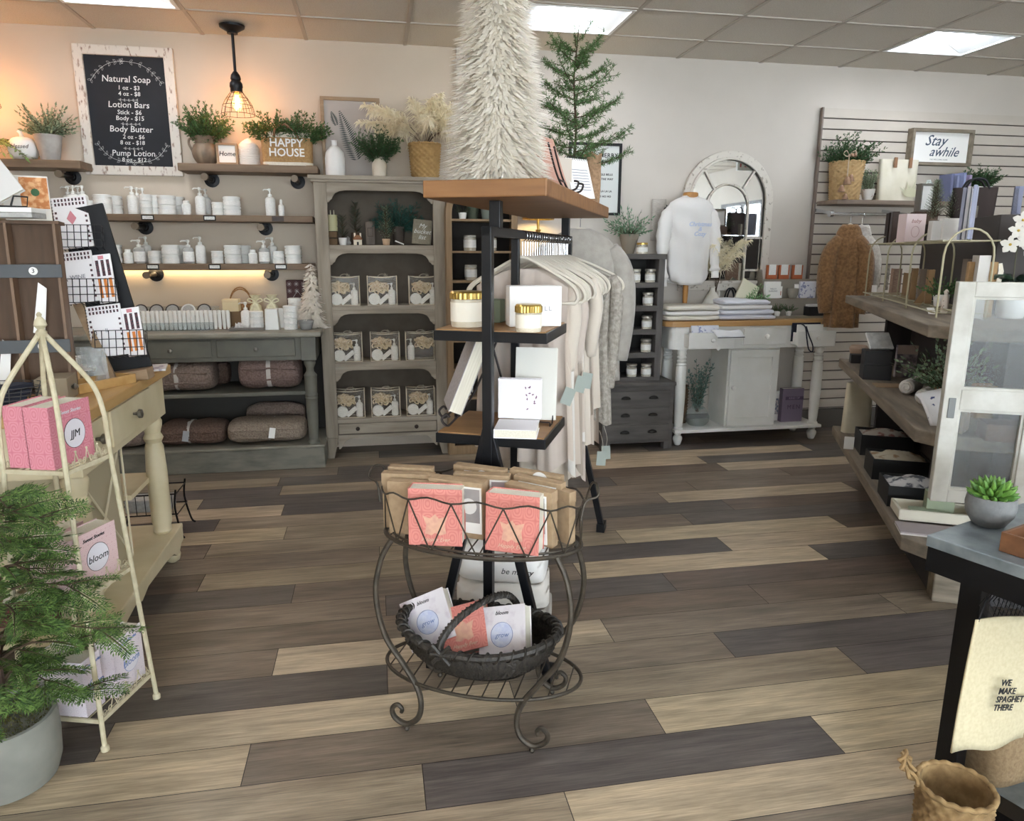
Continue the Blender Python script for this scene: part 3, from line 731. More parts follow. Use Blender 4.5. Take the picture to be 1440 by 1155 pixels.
blanket(P2(190, 560, 4.66), P2(303, 560, 4.66), 4.62, 4.9, .495, .19, M_kn[0], 'taupe waffle knit blanket with a tag, left on the middle shelf of the grey console', band=.02, seed=1)
blanket(P2(270, 555, 4.85), P2(322, 555, 4.85), 4.86, 5.02, .495, .15, M_kn[3], 'dark knit blanket at the back of the middle console shelf', seed=4)
blanket(P2(337, 555, 4.68), P2(424, 555, 4.68), 4.62, 4.93, .495, .215, M_kn[1], 'tall mauve chunky knit blanket with a white band, right on the middle shelf', band=.0, seed=2)
blanket(P2(225, 630, 4.68), P2(319, 630, 4.68), 4.62, 4.9, .155, .145, M_kn[3], 'brown knit blanket with grey hang tag on the bottom of the grey console', band=-.02, tagx=-.02, seed=3, tagm=mat('tag_grey', '9da0a4', rough=.7))
blanket(P2(321, 630, 4.66), P2(431, 630, 4.66), 4.6, 4.9, .155, .15, M_kn[2], 'oat knit blanket with white square tag, right on the bottom of the grey console', band=.03, tagx=.045, seed=6)
blanket(P2(345, 610, 4.85), P2(429, 610, 4.85), 4.91, 5.02, .155, .2, M_kn[0], 'taupe blanket behind the oat one on the bottom of the grey console', seed=8)
blanket(-1.9, -1.42, 4.62, 4.9, .155, .15, M_kn[0], 'taupe blanket mostly hidden behind the cream table leg', seed=9)

# ---- things on the console ----
ct = .8705
M_clear = glass('clear_acrylic', 'f2f6f7', alpha=.1)
M_rim = mat('dark_rim', '3f3733', rough=.5); M_gray = mat('soft_grey_paper', 'a5a5a2', 'b7b7b4', rough=.7, scale=90)
for k in range(5):
    p = at(210+22*k, 455, Z=ct)
    x = at(199+22.6*k, 450, Y=4.72).x
    t = thing('tube_holder', 'clear acrylic holder of white lotion sticks, %s from the left on the grey console' % ORD[k], 'holder', (x, 4.73, ct), 0, 'lotion stick holders')
    MB().box(-.05, .05, -.028, .028, 0, .004).build('base', M_clear, t); MB().box(-.05, .05, -.03, -.028, 0, .05).build('front_plate', M_clear, t); MB().box(-.05, .05, .028, .03, 0, .06).build('back_plate', M_clear, t)
for k in range(21):
    x = at(195, 450, Y=4.72).x+k*.0255
    lab = 'white lotion stick with a round cap, %s in the row of sticks' % (ORD[k]+' from the left' if k < 14 else ORD[20-k]+' from the right')
    f = lambda loc, l, g: (lambda t: (MB().lathe([(.0085, 0), (.0115, .03), (.0115, .09)], 10).build('barrel', M_pl, t, True), MB().lathe([(.0118, .09), (.0118, .112), (.01, .115)], 10).build('cap', M_pl, t, True), t)[2])(thing('lotion_stick', l, 'lotion stick', loc, 0, g))
    if k == 0: stick0 = f((x, 4.73, ct+.0045), lab, 'lotion sticks')
    else: dup(stick0, (x, 4.73+.003*(k % 2), ct+.0045), rz=.1*k, label=lab)
for r in range(2):
    for k in range(5):
        p = at((199 if r else 195)+(22.3 if r else 22)*k, 450, Y=(4.90 if r else 4.8)); dark = (r, k) in ((1, 0), (1, 1), (1, 2), (1, 4), (0, 0), (0, 2))
        t = thing('body_bar_tin', '%s round tin tilted in the %s row, %s from the left on the grey console' % ('dark-rimmed' if dark else 'pale', 'back' if r else 'front', ORD[k]), 'tin', (p.x, 4.92 if r else 4.8, ct+(.1 if r else .065)), 0, 'round tins on the grey console')
        q = MB(); q.lathe([(.041, 0), (.041, .02)], 24); a = q.build('tin', M_jar, t, True); q = MB(); q.lathe([(.0425, .012), (.0425, .022), (.034, .0225)], 24, cap=False); b = q.build('rim', M_rim if dark else M_jar, t, True)
        q = MB(); q.lathe([(.034, .0215), (.002, .0216)], 24, cap=False); c = q.build('label_disc', M_gray, t)
        for o in (a, b, c): o.rotation_euler = (pi/2-.45, 0, 0)
t = thing('tin_riser', 'clear stepped riser holding the round tins', 'riser', (at(241, 450, Y=4.86).x, 4.86, ct))
MB().box(-.27, .27, -.04, .02, 0, .05).box(-.27, .27, .02, .1, 0, .085).build('steps', mat('frosted', 'b9b7b0', rough=.4), t); MB().box(-.27, .27, .098, .1, .085, .13).build('back_rail', M_clear, t)
M_kraft = mat('kraft_card', 'a98a63', 'a08059', rough=.85, scale=60); M_dkraft = mat('dark_kraft', '7d6449', rough=.85)
def sbox(name, label, cat, px0, px1, y0, y1, z0, h, m_, bev=.002, group=None, rz=0, parts=None):
    xa, xb = at(px0, 450, Y=y0).x, at(px1, 450, Y=y0).x
    t = thing(name, label, cat, ((xa+xb)/2, (y0+y1)/2, z0), rz, group); w = (xb-xa)/2; d = (y1-y0)/2
    MB().box(-w, w, -d, d, 0, h*.8).build('box_base', m_, t, bevel=bev); MB().box(-w-.001, w+.001, -d-.001, d+.001, h*.8, h).build('lid', m_, t, bevel=bev)
    return t
sbox('kraft_box', 'brown kraft box standing left beside the tray on the grey console', 'box', 311, 324, 4.76, 4.84, ct, .105, M_dkraft)
sbox('kraft_box', 'brown kraft box directly right of its twin on the grey console', 'box', 325.5, 344, 4.8, 4.88, ct, .105, M_dkraft)
sbox('gift_box', 'small tan gift box resting on the kraft boxes', 'box', 314, 337, 4.79, 4.87, ct+.106, .075, mat('tan_box', 'd9c7a0', rough=.8))
t = thing('wicker_handle_basket', 'small wicker basket with hoop handle at the back of the grey console', 'basket', (at(341, 450, Y=4.97).x, 4.96, ct))
MB().sheet(lambda u, v: ((.055+.015*v+.003*sin(u*40*pi+pi*round(v*12)))*cos(2*pi*u), (.045+.01*v+.003*sin(u*40*pi+pi*round(v*12)))*sin(2*pi*u), .14*v), 80, 12, True).lathe([(.05, .01), (.001, .011)], 20, cap=False).build('bowl', mat('wicker_tan', 'a98258', '8a6845', rough=.8, scale=90), t, True)
for dz in (0, .012): MB().tube([(.068*cos(a), 0, .135+(.1+dz)*sin(a)) for a in [pi*i/14 for i in range(15)]], .004, 6).build('handle', mat('wicker_tan', 'a98258'), t, True)
M_org = mat('cream_organza', 'e9e6c8', rough=.7); M_net = glass('organza_net', 'e8e2cc', alpha=.5)
for k, px in enumerate((361, 384)):
    t = thing('organza_bag', 'organza bag of soap tied with a cream bow, %s one behind the jars' % ['left', 'right'][k], 'bag', (at(px, 450, Y=4.9).x, 4.9, ct+.062), 0, 'organza gift bags')
    MB().lathe([(.038, 0), (.042, .03), (.034, .07), (.012, .095), (.012, .1), (.03, .13), (.036, .14)], 14, cap=False).build('bag_body', mat('organza_cream', 'cfc8a6', 'e4dfc2', rough=.8, scale=40), t, True)
    mb = MB()
    for s in (-1, 1): mb.tube(spline([(0, -.014, .097), (s*.03, -.02, .118), (s*.045, -.02, .105), (s*.02, -.018, .093), (0, -.014, .097)], 4), .004, 5)
    for s in (-1, 1): mb.ribbon([(0, -.015, .097), (s*.015, -.03, .07), (s*.028, -.036, .04)], [.006, .009, .01], (0, 1, 0))
    mb.build('bow', M_org, t, True)
    tag(MB().box(-.032, .032, -.03, .03, 0, .0615).build('soap_box', M_paper, bevel=.002, loc=(at(px, 450, Y=4.9).x, 4.9, ct)), 'white box under the %s organza bag' % ['left', 'right'][k], 'box')
# tray with jars
t = thing('serving_tray', 'shallow grey tray with white jars and paper on the grey console', 'tray', (at(348, 455, Y=4.7).x, 4.7, ct))
MB().loopface([(-.1,-.055),(.105,-.055),(.105,.055),(-.1,.055)], [(-.092,-.047),(.097,-.047),(.097,.047),(-.092,.047)], 'z', .004, .018).box(-.1, .105, -.055, .055, 0, .004).build('tray_body', mat('tray_grey', '77736b', rough=.4), t, bevel=.003)
mkp = mk_jar(.043, .036)
for q in range(3):
    place('jarM', mkp, (at(361, 455, Y=4.71).x, 4.715, ct+.0045+q*.0365), 'white jar on the grey tray, %s of the stack of three' % ['bottom', 'middle', 'top'][q], 'jars on the grey console')
place('pump', mk_pump(), (at(346, 455, Y=4.71).x, 4.73, ct+.0045), 'white bottle standing behind the crumpled paper on the tray', 'tray bottles')
mb = MB(); rr = random.Random(4)
for i in range(7): mb.add([(0, 0, .012), (rr.uniform(-.06, -.01), rr.uniform(-.03, .02), .003), (rr.uniform(-.03, .03), rr.uniform(-.03, .0), rr.uniform(.02, .05)), (rr.uniform(0, .03), rr.uniform(-.03, .03), .005)], [(0, 1, 2), (0, 2, 3)])
tag(mb.build('crumpled_paper', M_paper, loc=(at(337, 455, Y=4.68).x, 4.68, ct+.0045), solid=.001), 'crumpled white tissue paper lying on the grey tray', 'paper')
def pouch(px, Y, w, d, h, label):
    return tag(MB().sheet(lambda u, v: ((w*.5*(1-.1*v))*(max(-1, min(1, 1.35*cos(2*pi*u)))), d*.5*max(-1, min(1, 1.35*sin(2*pi*u))), h*v), 40, 8, True).box(-w*.42, w*.42, -d*.42, d*.42, h-.01, h).build('square_canister', M_pl, None, True, loc=(at(px, 450, Y=Y).x, Y, ct)), label, 'canister')
pouch(383, 4.72, .085, .08, .125, 'square white canister between the tray and the jar stack on the grey console'); pouch(394, 4.83, .07, .07, .12, 'square white canister behind its twin on the grey console')
for q in range(4): place('jarM', mkp, (at(409, 455, Y=4.7).x, 4.7, ct+.0005+q*.0365), 'white jar by the grey bowl, %s of the front stack of four' % ORD[q].replace('first', 'lowest'), 'jars on the grey console')
for q in range(5): place('jarM', mkp, (at(416, 455, Y=4.86).x, 4.87, ct+.0005+q*.0365), 'white jar in the tall stack behind the grey bowl, %s from the bottom' % ORD[q], 'jars on the grey console')
tag(MB().lathe([(.03, 0), (.034, .004), (.048, .05), (.05, .056), (.046, .056), (.03, .01)], 20).build('small_bowl', mat('bowl_grey', '8c8d8b', 'a2a3a0', rough=.6, scale=60, stretch=(.2, .2, 3)), None, True, loc=(at(430, 450, Y=4.68).x, 4.68, ct)), 'small grey ridged bowl at the right end of the console', 'bowl')
t = thing('patterned_sign', 'dark red wooden block with white snowflake pattern behind the white jars', 'sign', (at(421, 450, Y=5.0).x, 5.0, ct))
MB().box(-.07, .06, -.012, .012, 0, .29).build('block', mat('oxblood', '4a2c2c', rough=.7), t, bevel=.003)
mb = MB()
for i in range(3):
    for j in range(2):
        cx, cz = -.05+.045*i, .265-.045*j
        for a in (0, pi/4, pi/2, 3*pi/4): mb.tube([(cx-.016*cos(a), -.0125, cz-.016*sin(a)), (cx+.016*cos(a), -.0125, cz+.016*sin(a))], .0009, 3)
mb.tube([(-.05, -.0125, .15), (0, -.0125, .22), (.05, -.0125, .15), (-.05, -.0125, .15)], .0015, 4)
mb.build('pattern', M_chalkw, t)
# small white feather tree
t = thing('feather_tree', 'small white feather tree at the right end of the grey console', 'decoration', (at(441, 455, Y=4.8).x, 4.8, ct))
feather_cone(.40, .075, 900, .055, .016, random.Random(2), .004).build('feathers', M_feath, t); MB().lathe([(.03, 0), (.012, .02), (.004, .38)], 8).build('core', M_feath, t)

# ================= tall grey-washed shelf =================
M_ww = mat('whitewashed_wood', 'a09687', '83796b', rough=.75, scale=22, stretch=(1, 1, .12), detail=6, bump=.15)
M_wwh = mat('whitewashed_wood_rail', 'aaa091', '8b8173', rough=.75, scale=22, stretch=(.12, 1, 1), detail=6, bump=.15)
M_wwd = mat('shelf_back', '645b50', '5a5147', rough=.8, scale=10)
ts = thing('display_shelf', 'tall whitewashed wooden shelf unit with scalloped rails and one drawer', 'shelf unit', (0, 0, 0))
TX0, TX1, TY0, TY1 = -.345, .462, 4.775, 5.03
for a in (TX0, TX1-.078):
    mb = MB(); s = 1 if a == TX0 else -1
    mb.prism([(a, .14), (a+.078, .14), (a+.078, 1.76), (a, 1.76)], 'y', TY0, TY0+.035)
    e = (a if s > 0 else a+.078)
    mb.prism([(a, .14), (a+.078, .14)] + ([(a+.06, .06), (a+.045, 0), (a-.0, 0), (a+.01, .05)][::1] if s > 0 else [(a+.068, .05), (a+.078, 0), (a+.033, 0), (a+.018, .06)]), 'y', TY0, TY0+.035)
    mb.build('front_post', M_ww, ts, bevel=.003)
    MB().box(a if s > 0 else a+.06, (a+.018) if s > 0 else a+.078, TY0+.03, TY1, 0.0, 1.76).build('side_panel', M_ww, ts)
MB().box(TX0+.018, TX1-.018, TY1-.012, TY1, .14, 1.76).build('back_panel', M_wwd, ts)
MB().box(TX0-.03, TX1+.03, TY0-.03, TY1+.01, 1.775, 1.80).box(TX0-.015, TX1+.015, TY0-.015, TY1, 1.76, 1.776).build('top_board', M_wwh, ts, bevel=.004)
def scallop(x0, x1, zt_, drop, cd=.075, cw=.11):
    pts = [(x0, zt_), (x1, zt_)]
    def corner(x, s):
        return [(x, zt_-drop-cd), (x-s*.012, zt_-drop-cd*.95), (x-s*.02, zt_-drop-cd*.8), (x-s*.03, zt_-drop-cd*.72), (x-s*.036, zt_-drop-cd*.5), (x-s*.05, zt_-drop-cd*.25), (x-s*.075, zt_-drop-cd*.08), (x-s*cw, zt_-drop)]
    return pts+corner(x1, 1)+corner(x0, -1)[::-1]
ix0, ix1 = TX0+.078, TX1-.078
def rail(z, drop): MB().prism(scallop(ix0, ix1, z, drop), 'y', TY0+.004, TY0+.022).build('scalloped_rail', M_wwh, ts)
rail(1.76, .045)
TZ = [1.384, 1.004, .639, .263]
for z in TZ:
    MB().box(ix0-.06, ix1+.06, TY0+.003, TY1, z-.028, z).build('shelf_board', M_wwh, ts, bevel=.003)
for z in TZ[:3]: rail(z-.028, .022)
MB().box(ix0, ix1, TY0+.01, TY1, .155, .235).build('drawer_case', M_wwd, ts)
d = MB().box(ix0+.004, ix1-.004, TY0+.0, TY0+.02, .165, .232).build('drawer', M_wwh, ts, bevel=.003)
for x in (-.14, .245): MB().lathe([(.005, 0), (.006, .01), (.014, .016), (.012, .024), (.003, .027)], 14).build('knob', mat('bronze_dark', '2a1d17', rough=.4, metal=.5), d, True).matrix_local = RT((x, TY0, .2), rx=pi/2)
rail(.155, .02)
# clear gift bags with their contents
M_pvc = glass('clear_pvc', 'fbf9f5', alpha=.09, rough=.15); M_pipe = mat('cream_piping', 'd9cdb4', rough=.7)
M_loofah = mat('loofah', 'dcc59e', 'efdfc0', rough=.95, scale=50, bump=.6)
def giftbag(loc, lab, idx):
    t = thing('clear_gift_bag', lab, 'bag', loc, 0, 'clear gift bags on the tall shelf'); w, d, h = .094, .045, .185
    MB().add([(-w,-d,0),(w,-d,0),(w,-d,h),(-w,-d,h)], [(0,1,2,3)]).add([(-w,-d,0),(-w,d,0),(-w,d,h),(-w,-d,h)], [(0,1,2,3)]).add([(w,-d,0),(w,d,0),(w,d,h),(w,-d,h)], [(0,1,2,3)]).add([(-w,d,0),(w,d,0),(w,d,h),(-w,d,h)], [(0,1,2,3)]).add([(-w,-d,.001),(w,-d,.001),(w,d,.001),(-w,d,.001)], [(0,1,2,3)]).build('film', M_pvc, t)
    mb = MB()
    for yy in (-d, d): mb.tube([(-w, yy, .002), (w, yy, .002), (w, yy, h), (w*.5, yy, h-.006), (0, yy, h-.008), (-w*.5, yy, h-.006), (-w, yy, h)], .0028, 5, True)
    for xx in (-w, w):
        for zz in (.002, h): mb.tube([(xx, -d, zz), (xx, d, zz)], .0026, 5)
    mb.build('piping', M_pipe, t)
    rr = random.Random(3)
    mb = MB(); mb.tube(bez((-.03, 0, h-.01), (-.02, 0, h+.02), (.02, .01, h+.02), (.04, -.01, h-.005)), .003, 5)
    for i in range(10): o = rv(rr); mb.ribbon([(.02, -.02, h), V((.02, -.02, h+.005))+o*.02], [.004, .002], (0, 1, .2))
    mb.build('handle_bow', mat('sheer_ribbon', 'a59c8c', rough=.6), t)
    return t
def ruffle(loc, lab, idx):
    rr = random.Random(1); mb = MB()
    for k in range(26):
        c = V((rr.uniform(-.045, .045), rr.uniform(-.014, .014), rr.uniform(-.026, .03))); a0 = rr.uniform(0, 6.28); ax = rv(rr); R3 = Matrix.Rotation(a0, 3, ax)
        mb.tube([c+R3 @ V((.024*cos(t), .024*sin(t), .005*sin(3*t))) for t in [2*pi*i/12 for i in range(12)]], .0045, 5, True)
    o = mb.build('loofah_sponge', M_loofah, None, True); o.location = loc; return tag(o, lab, 'sponge', 'loofah sponges in the gift bags')
def rtin(loc, lab, idx):
    t = thing('round_tin', lab, 'tin', loc, 0, 'tins in the gift bags')
    MB().tube([(0, .012, 0), (0, -.008, 0)], .037, 24).build('tin', M_jar, t, True); MB().tube([(0, -.008, 0), (0, -.0095, 0)], .03, 24).build('label_disc', M_lab, t); return t
def sbar(loc, lab, idx):
    o = MB().box(-.042, .042, -.009, .009, -.014, .014).build('soap_carton', M_lab, None, bevel=.002); o.location = loc; o.rotation_euler = (0, -.7, 0); return tag(o, lab, 'carton', 'soap cartons in the gift bags')
first = {}
pos = ['left', 'middle', 'right']; lev = ['upper', 'centre', 'lower']
def cp(key, fn, loc, lab):
    if key not in first: first[key] = fn(loc, lab, 0); return first[key]
    return dup(first[key], loc, label=lab)
for li, (z, pxs, py) in enumerate(((TZ[1], (485, 538, 596), 420), (TZ[2], (489, 542, 591), 500), (TZ[3], (493, 543, 592), 580))):
    for bi, px in enumerate(pxs):
        x = at(px, py, Y=4.84).x; x = max(x, ix0+.075) if bi == 0 else x; y = 4.86; w_ = '%s bag on the %s row' % (pos[bi], lev[li])
        cp('bag', giftbag, (x, y, z), 'clear bag with cream piping, %s of the %s row in the tall shelf' % (pos[bi], lev[li]))
        mir = -1 if (li, bi) == (1, 2) else 1
        cp('loo', ruffle, (x-.02*mir+.01*(bi-1), y+.0, z+.118), 'beige ruffled loofah inside the '+w_)
        if mir > 0:
            cp('tin', rtin, (x-.052, y-.022, z+.039), 'white round tin inside the '+w_)
            cp('bar', sbar, (x+.008, y-.02, z+.038), 'slim white carton leaning inside the '+w_)
        place('pumpS', mk_pump(.098, .022), (x+.06*mir, y-.012, z+.003), 'white lotion bottle inside the '+w_, 'lotion bottles in the gift bags')
# things on the top inner shelf
z1 = TZ[0]+.0005
def on(px, Y, py=335): return (at(px, py, Y=Y).x, Y, z1)
t = thing('striped_crate', 'small brown crate under the pillar candle in the tall shelf', 'crate', on(468, 4.94)); 
for i in range(2): MB().box(-.03, .03, -.03, .03, .002+.045*i, .04+.045*i).build('slat', M_dkraft, t, bevel=.002)
x_, y_, z_ = on(468, 4.94)
t = thing('pillar_candle', 'pale three-wick pillar candle on the small crate', 'candle', (x_, y_, z1+.088)); MB().lathe([(.034, 0), (.035, .1), (.033, .101), (.03, .096)], 20).build('wax', mat('wax_cream', 'ddd8a8', rough=.5), t, True)
for i in range(3): MB().tube([(.014*cos(i*2.1), .014*sin(i*2.1), .095), (.014*cos(i*2.1), .014*sin(i*2.1), .13)], .0025, 5).build('wick', M_org, t)
def rosemary(px, Y, pr, ph, H_, n, spread, label, potm, sd, gm=M_g2, ll=.014):
    t = thing('potted_tree', label, 'plant', on(px, Y)); pot_round(t, pr*.8, pr, ph, potm, n=20)
    mb = MB(); rr = random.Random(sd); mb.m = 1; mb.tube([(0, 0, ph-.02), (0, 0, ph+H_*.9)], .003, 4); mb.m = 0
    for i in range(n):
        h = H_*(i+.5)/n; a = rr.uniform(0, 6.28); ln = spread*(1-h/H_)+.025
        frond(mb, (0, 0, ph-.01+h), (cos(a), sin(a), .9), ln, rr, .0028, ll, 8, twigs=False, droop=.0)
    mb.build('foliage', [gm, M_stem], t)
rosemary(482, 4.85, .026, .045, .14, 40, .03, 'small fir in a white pot at the left of the tall shelf', M_ceram, 3, M_g4)
rosemary(501, 4.97, .032, .08, .19, 50, .035, 'dark slim fir in a wooden pot at the back of the tall shelf', mat('bark_pot', '5a4638', rough=.9), 4, M_g4)
rosemary(543, 4.85, .026, .04, .2, 60, .05, 'wispy tall sprig in a small tan pot in the tall shelf', mat('tan_pot', 'c2a587', rough=.8), 5, M_g3)
t = thing('pine_garland_bunch', 'spreading teal pine branch at the back of the tall shelf', 'greenery', on(560, 4.97)); 
mb = squash(bush(random.Random(14), 46, .2, 1.35, 12, .03, .004, (0, 0, .1), flatr=.25), .035); mb.build('foliage', [mat('teal_pine', '1f4741', '2f5f52', rough=.6, island=1), M_stem], t)
MB().lathe([(.035, 0), (.045, .12), (.04, .12)], 16).build('vase', mat('dark_vase', '4a4038', rough=.7), t, True)
t = thing('gingerbread_house', 'tiny white-iced brown house ornament in the tall shelf', 'ornament', on(503, 4.84))
mb = MB(); mb.box(-.026, .026, -.018, .018, 0, .035); mb.build('walls', mat('icing', 'e6dcc8', rough=.8), t, bevel=.002); MB().prism([(-.034, .033), (.034, .033), (.012, .062), (-.012, .062)], 'y', -.023, .023).build('roof', mat('ginger_roof', '8a5f43', rough=.8), t, bevel=.003)
for s in (-1, 1): MB().box(s*.018-.005, s*.018+.005, -.006, .006, .045, .075).build('chimney', mat('icing', 'e6dcc8'), t)
MB().box(-.006, .006, -.0195, -.0175, 0, .02).build('door', M_ink, t)
tag(MB().lathe([(.012, 0), (.02, .012), (.012, .03), (.013, .045), (.003, .055)], 12).build('bird_ornament', mat('pearl_grey', 'b5b1ad', rough=.4), None, True, loc=(at(489, 330, Y=4.93).x, 4.93, z1)), 'small pearl grey ornament behind the little fir', 'ornament')
t = thing('wooden_block_sign', 'grey-brown wooden block with carved mark behind the little house', 'sign', on(521, 4.93)); MB().box(-.03, .03, -.01, .01, 0, .15).build('block', wood('drift_block', '6b5c4e', '54483d', 'z'), t, bevel=.003)
MB().frame(-.018, .018, .055, .11, .004, -.0115, -.0095).build('carving', mat('drift_dark', '4a3d33', rough=.8), t)
t = thing('pocket_notebook', 'sage linen notebook with white script leaning in the tall shelf', 'book', on(592, 4.85)); t.rotation_euler = (-.16, .1, 0); t.location.z = z1+.006
MB().box(-.06, .06, -.012, .012, 0, .158).build('cover', mat('sage_linen', '8a8371', '7d7766', rough=.9, scale=120), t, bevel=.003)
MB().box(-.055, .061, -.009, .009, .003, .155).build('pages', M_paper, t)
text('My\nbucket\nlist', 'lettering', M_chalkw, t, (0, -.0125, .08), .04, shear=.4, line=.9)
o = MB().tube([(0, 0, 0), (.055, 0, -.022)], .004, 8).build('white_pen', M_pl, None, True); o.location = (at(560, 336, Y=4.82).x-.02, 4.82, z1+.0275); tag(o, 'white pen leaning beside the tan pot', 'pen')
# ---- on top of the tall shelf ----
tt = 1.8005
def top(px, Y, py=245): return (at(px, py, Y=Y).x, Y, tt)
t = thing('fern_print', 'framed fern print leaning on the wall on the tall shelf', 'picture', (at(494, 190, Y=5.0).x, 5.0, tt)); t.rotation_euler = (-.06, 0, 0)
MB().frame(-.185, .185, 0, .5, .022, -.012, .012).build('frame', M_raw, t, bevel=.002); MB().box(-.165, .165, -.002, .008, .02, .48).build('print_paper', mat('print_grey', 'b3aca6', rough=.9), t)
mb = MB()
for (bx, bz, ang, L) in ((.03, .12, .32, .32), (-.09, .33, .35, .09)):
    for i in range(26 if L > .2 else 10):
        q = i/(26 if L > .2 else 10); c = V((bx-sin(ang)*L*q, -.003, bz+cos(ang)*L*q)); ll = (.075 if L > .2 else .03)*sin(pi*min(1, .15+q*.85))**.7*(1.05-q*.6)
        for s in (-1, 1): d = Matrix.Rotation(-ang+s*1.15, 3, 'Y') @ V((0, 0, 1)); mb.leaf(c, d, ll, .009, (0, 1, 0), .4)
mb.build('fern_drawing', mat('print_ink', '4b5452', rough=.9), t)
t = tag(MB().lathe([(.056, 0), (.06, .006), (.061, .11), (.055, .145), (.03, .175), (.0165, .185), (.0165, .21), (.019, .216), (.014, .216), (.013, .19)], 28).build('bottle_vase', M_ceram, None, True, loc=top(472, 4.87)), 'white ceramic bottle vase on the left of the tall shelf', 'vase')
t = thing('crock_plant', 'green juniper sprigs in a cream glazed crock on the tall shelf', 'plant', top(534, 4.88))
MB().lathe([(.043, 0), (.046, .006), (.047, .085), (.033, .105), (.031, .122), (.036, .128), (.028, .128), (.026, .1)], 24).build('crock', mat('crock_cream', 'cfc3b0', 'ddd3c2', rough=.35, scale=8), t, True)
squash(bush(random.Random(31), 60, .22, .95, 13, .02, .0042, (-.01, 0, .1), flatr=.5, lmin=.5), .1).build('foliage', [M_g2, M_stem], t)
def woven(t, r0, r1, h, m_, rows=22, k=26, a=.007, name='basket_body', sy=1, rim=True, zp=None):
    k = int(k*.7); rows = int(rows*.8); n = k*6
    def fn(u, v):
        j = round(v*rows*2); r = r0+(r1-r0)*(zp(v) if zp else v); r += a*.85*sin(2*pi*u*k+pi*(j//2 % 2))+(a*.6 if j % 2 else -a*.5)
        return (r*cos(2*pi*u), r*sin(2*pi*u)*sy, h*v)
    mb = MB(); mb.sheet(fn, n, rows*2, True); mb.lathe([(r0, .004), (.001, .004)], 24, cap=False, sy=sy)
    mb.lathe([(r1-.006, h-.001), (r1*.9-.006, h*.5), (r0-.006, .006)][::-1], 32, cap=False, sy=sy)
    if rim:
        mb.tube([(r1*cos(q), r1*sin(q)*sy, h+.002*sin(q*k)) for q in [2*pi*i/96 for i in range(96)]], .006, 6, True)
    return mb.build(name, m_, t, True, angle=180)
M_seag = mat('seagrass', 'b3925f', 'a07f50', rough=.85, scale=30, bump=.3, detail=4)
t = thing('pampas_basket', 'tall woven seagrass basket of cream pampas grass on the tall shelf', 'basket', top(598, 4.89)); woven(t, .083, .1, .21, M_seag, 17, 22)
squash(plumes(random.Random(3), 36, .46, 1.15, .024, (0, 0, .16), den=120, fl=.1), .14).build('pampas_grass', [M_pamp, M_stem], t)
# ================= arched candle shelf =================
M_oak = wood('arch_oak', '93795a', '7f6748', 'z', rough=.6)
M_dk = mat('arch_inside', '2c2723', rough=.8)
ash = thing('arched_bookcase', 'narrow arched oak bookcase with candles, behind the clothes rack', 'shelf unit', (.69, 4.73, 0))
r, zs = .232, 1.575; r2 = r-.04
out = [(-r, 0), (-r, zs)]+[(-r*cos(a), zs+r*sin(a)) for a in [pi*i/20 for i in range(1, 20)]]+[(r, zs), (r, 0)]
inn = [(-r2, .06), (-r2, zs)]+[(-r2*cos(a), zs+r2*sin(a)) for a in [pi*i/20 for i in range(1, 20)]]+[(r2, zs), (r2, .06)]
MB().loopface(out, inn, 'y', 0, .02).build('face_frame', M_oak, ash, bevel=.002)
mb = MB()
for i in range(len(out)-1):
    (a, b), (c, d) = out[i], out[i+1]; mb.add([(a, .02, b), (c, .02, d), (c, .28, d), (a, .28, b)], [(0, 1, 2, 3)])
mb.build('carcass', M_oak, ash, solid=.008)
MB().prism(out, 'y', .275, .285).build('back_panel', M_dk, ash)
AZ = [1.55, 1.351, 1.162, .968, .775, .585, .39, .2]
for z in AZ: MB().box(-r2-.01, r2+.01, .012, .275, z-.014, z).build('shelf_board', M_oak, ash)
def mk_candle(r=.036, h=.075, lid=None):
    def f(loc, label, group):
        t = thing('jar_candle', label, 'candle', loc, 0, group)
        MB().lathe([(r*.97, 0), (r, .004), (r, h*.8)], 20).build('wax', mat('wax_white', 'e3ddce', rough=.4), t, True)
        MB().lathe([(r*1.03, 0), (r*1.04, h), (r*.98, h), (r*.98, h*.8)], 20, cap=False).build('glass_jar', glass('jar_glass', 'f2f0ea', alpha=.25), t, True)
        MB().lathe([(r*1.05, h*.2), (r*1.05, h*.7)], 20, cap=False).build('paper_label', M_lab, t, True)
        if lid: MB().lathe([(r*1.08, h), (r*1.08, h+.012), (r, h+.014)], 20).build('lid', lid, t, True)
        return t
    return f
M_gold = mat('brass_lid', 'b79a55', rough=.3, metal=.85)
for li, z in enumerate(AZ[1:7]):
    for k, px in enumerate((661, 690) if li < 1 else ((662,) if li == 1 else (655, 690))):
        place('arch_candle', mk_candle(.04, .1), (at(px, 350, Y=4.84).x, 4.85, z+.0005), 'white jar candle, %s on shelf %s of the arched bookcase' % (['left', 'right'][k], ['one below the plants', 'two below the plants', 'three below the plants', 'four below the plants', 'five below the plants', 'six below the plants'][li]), 'candles in the arched bookcase')
za = AZ[0]+.0005
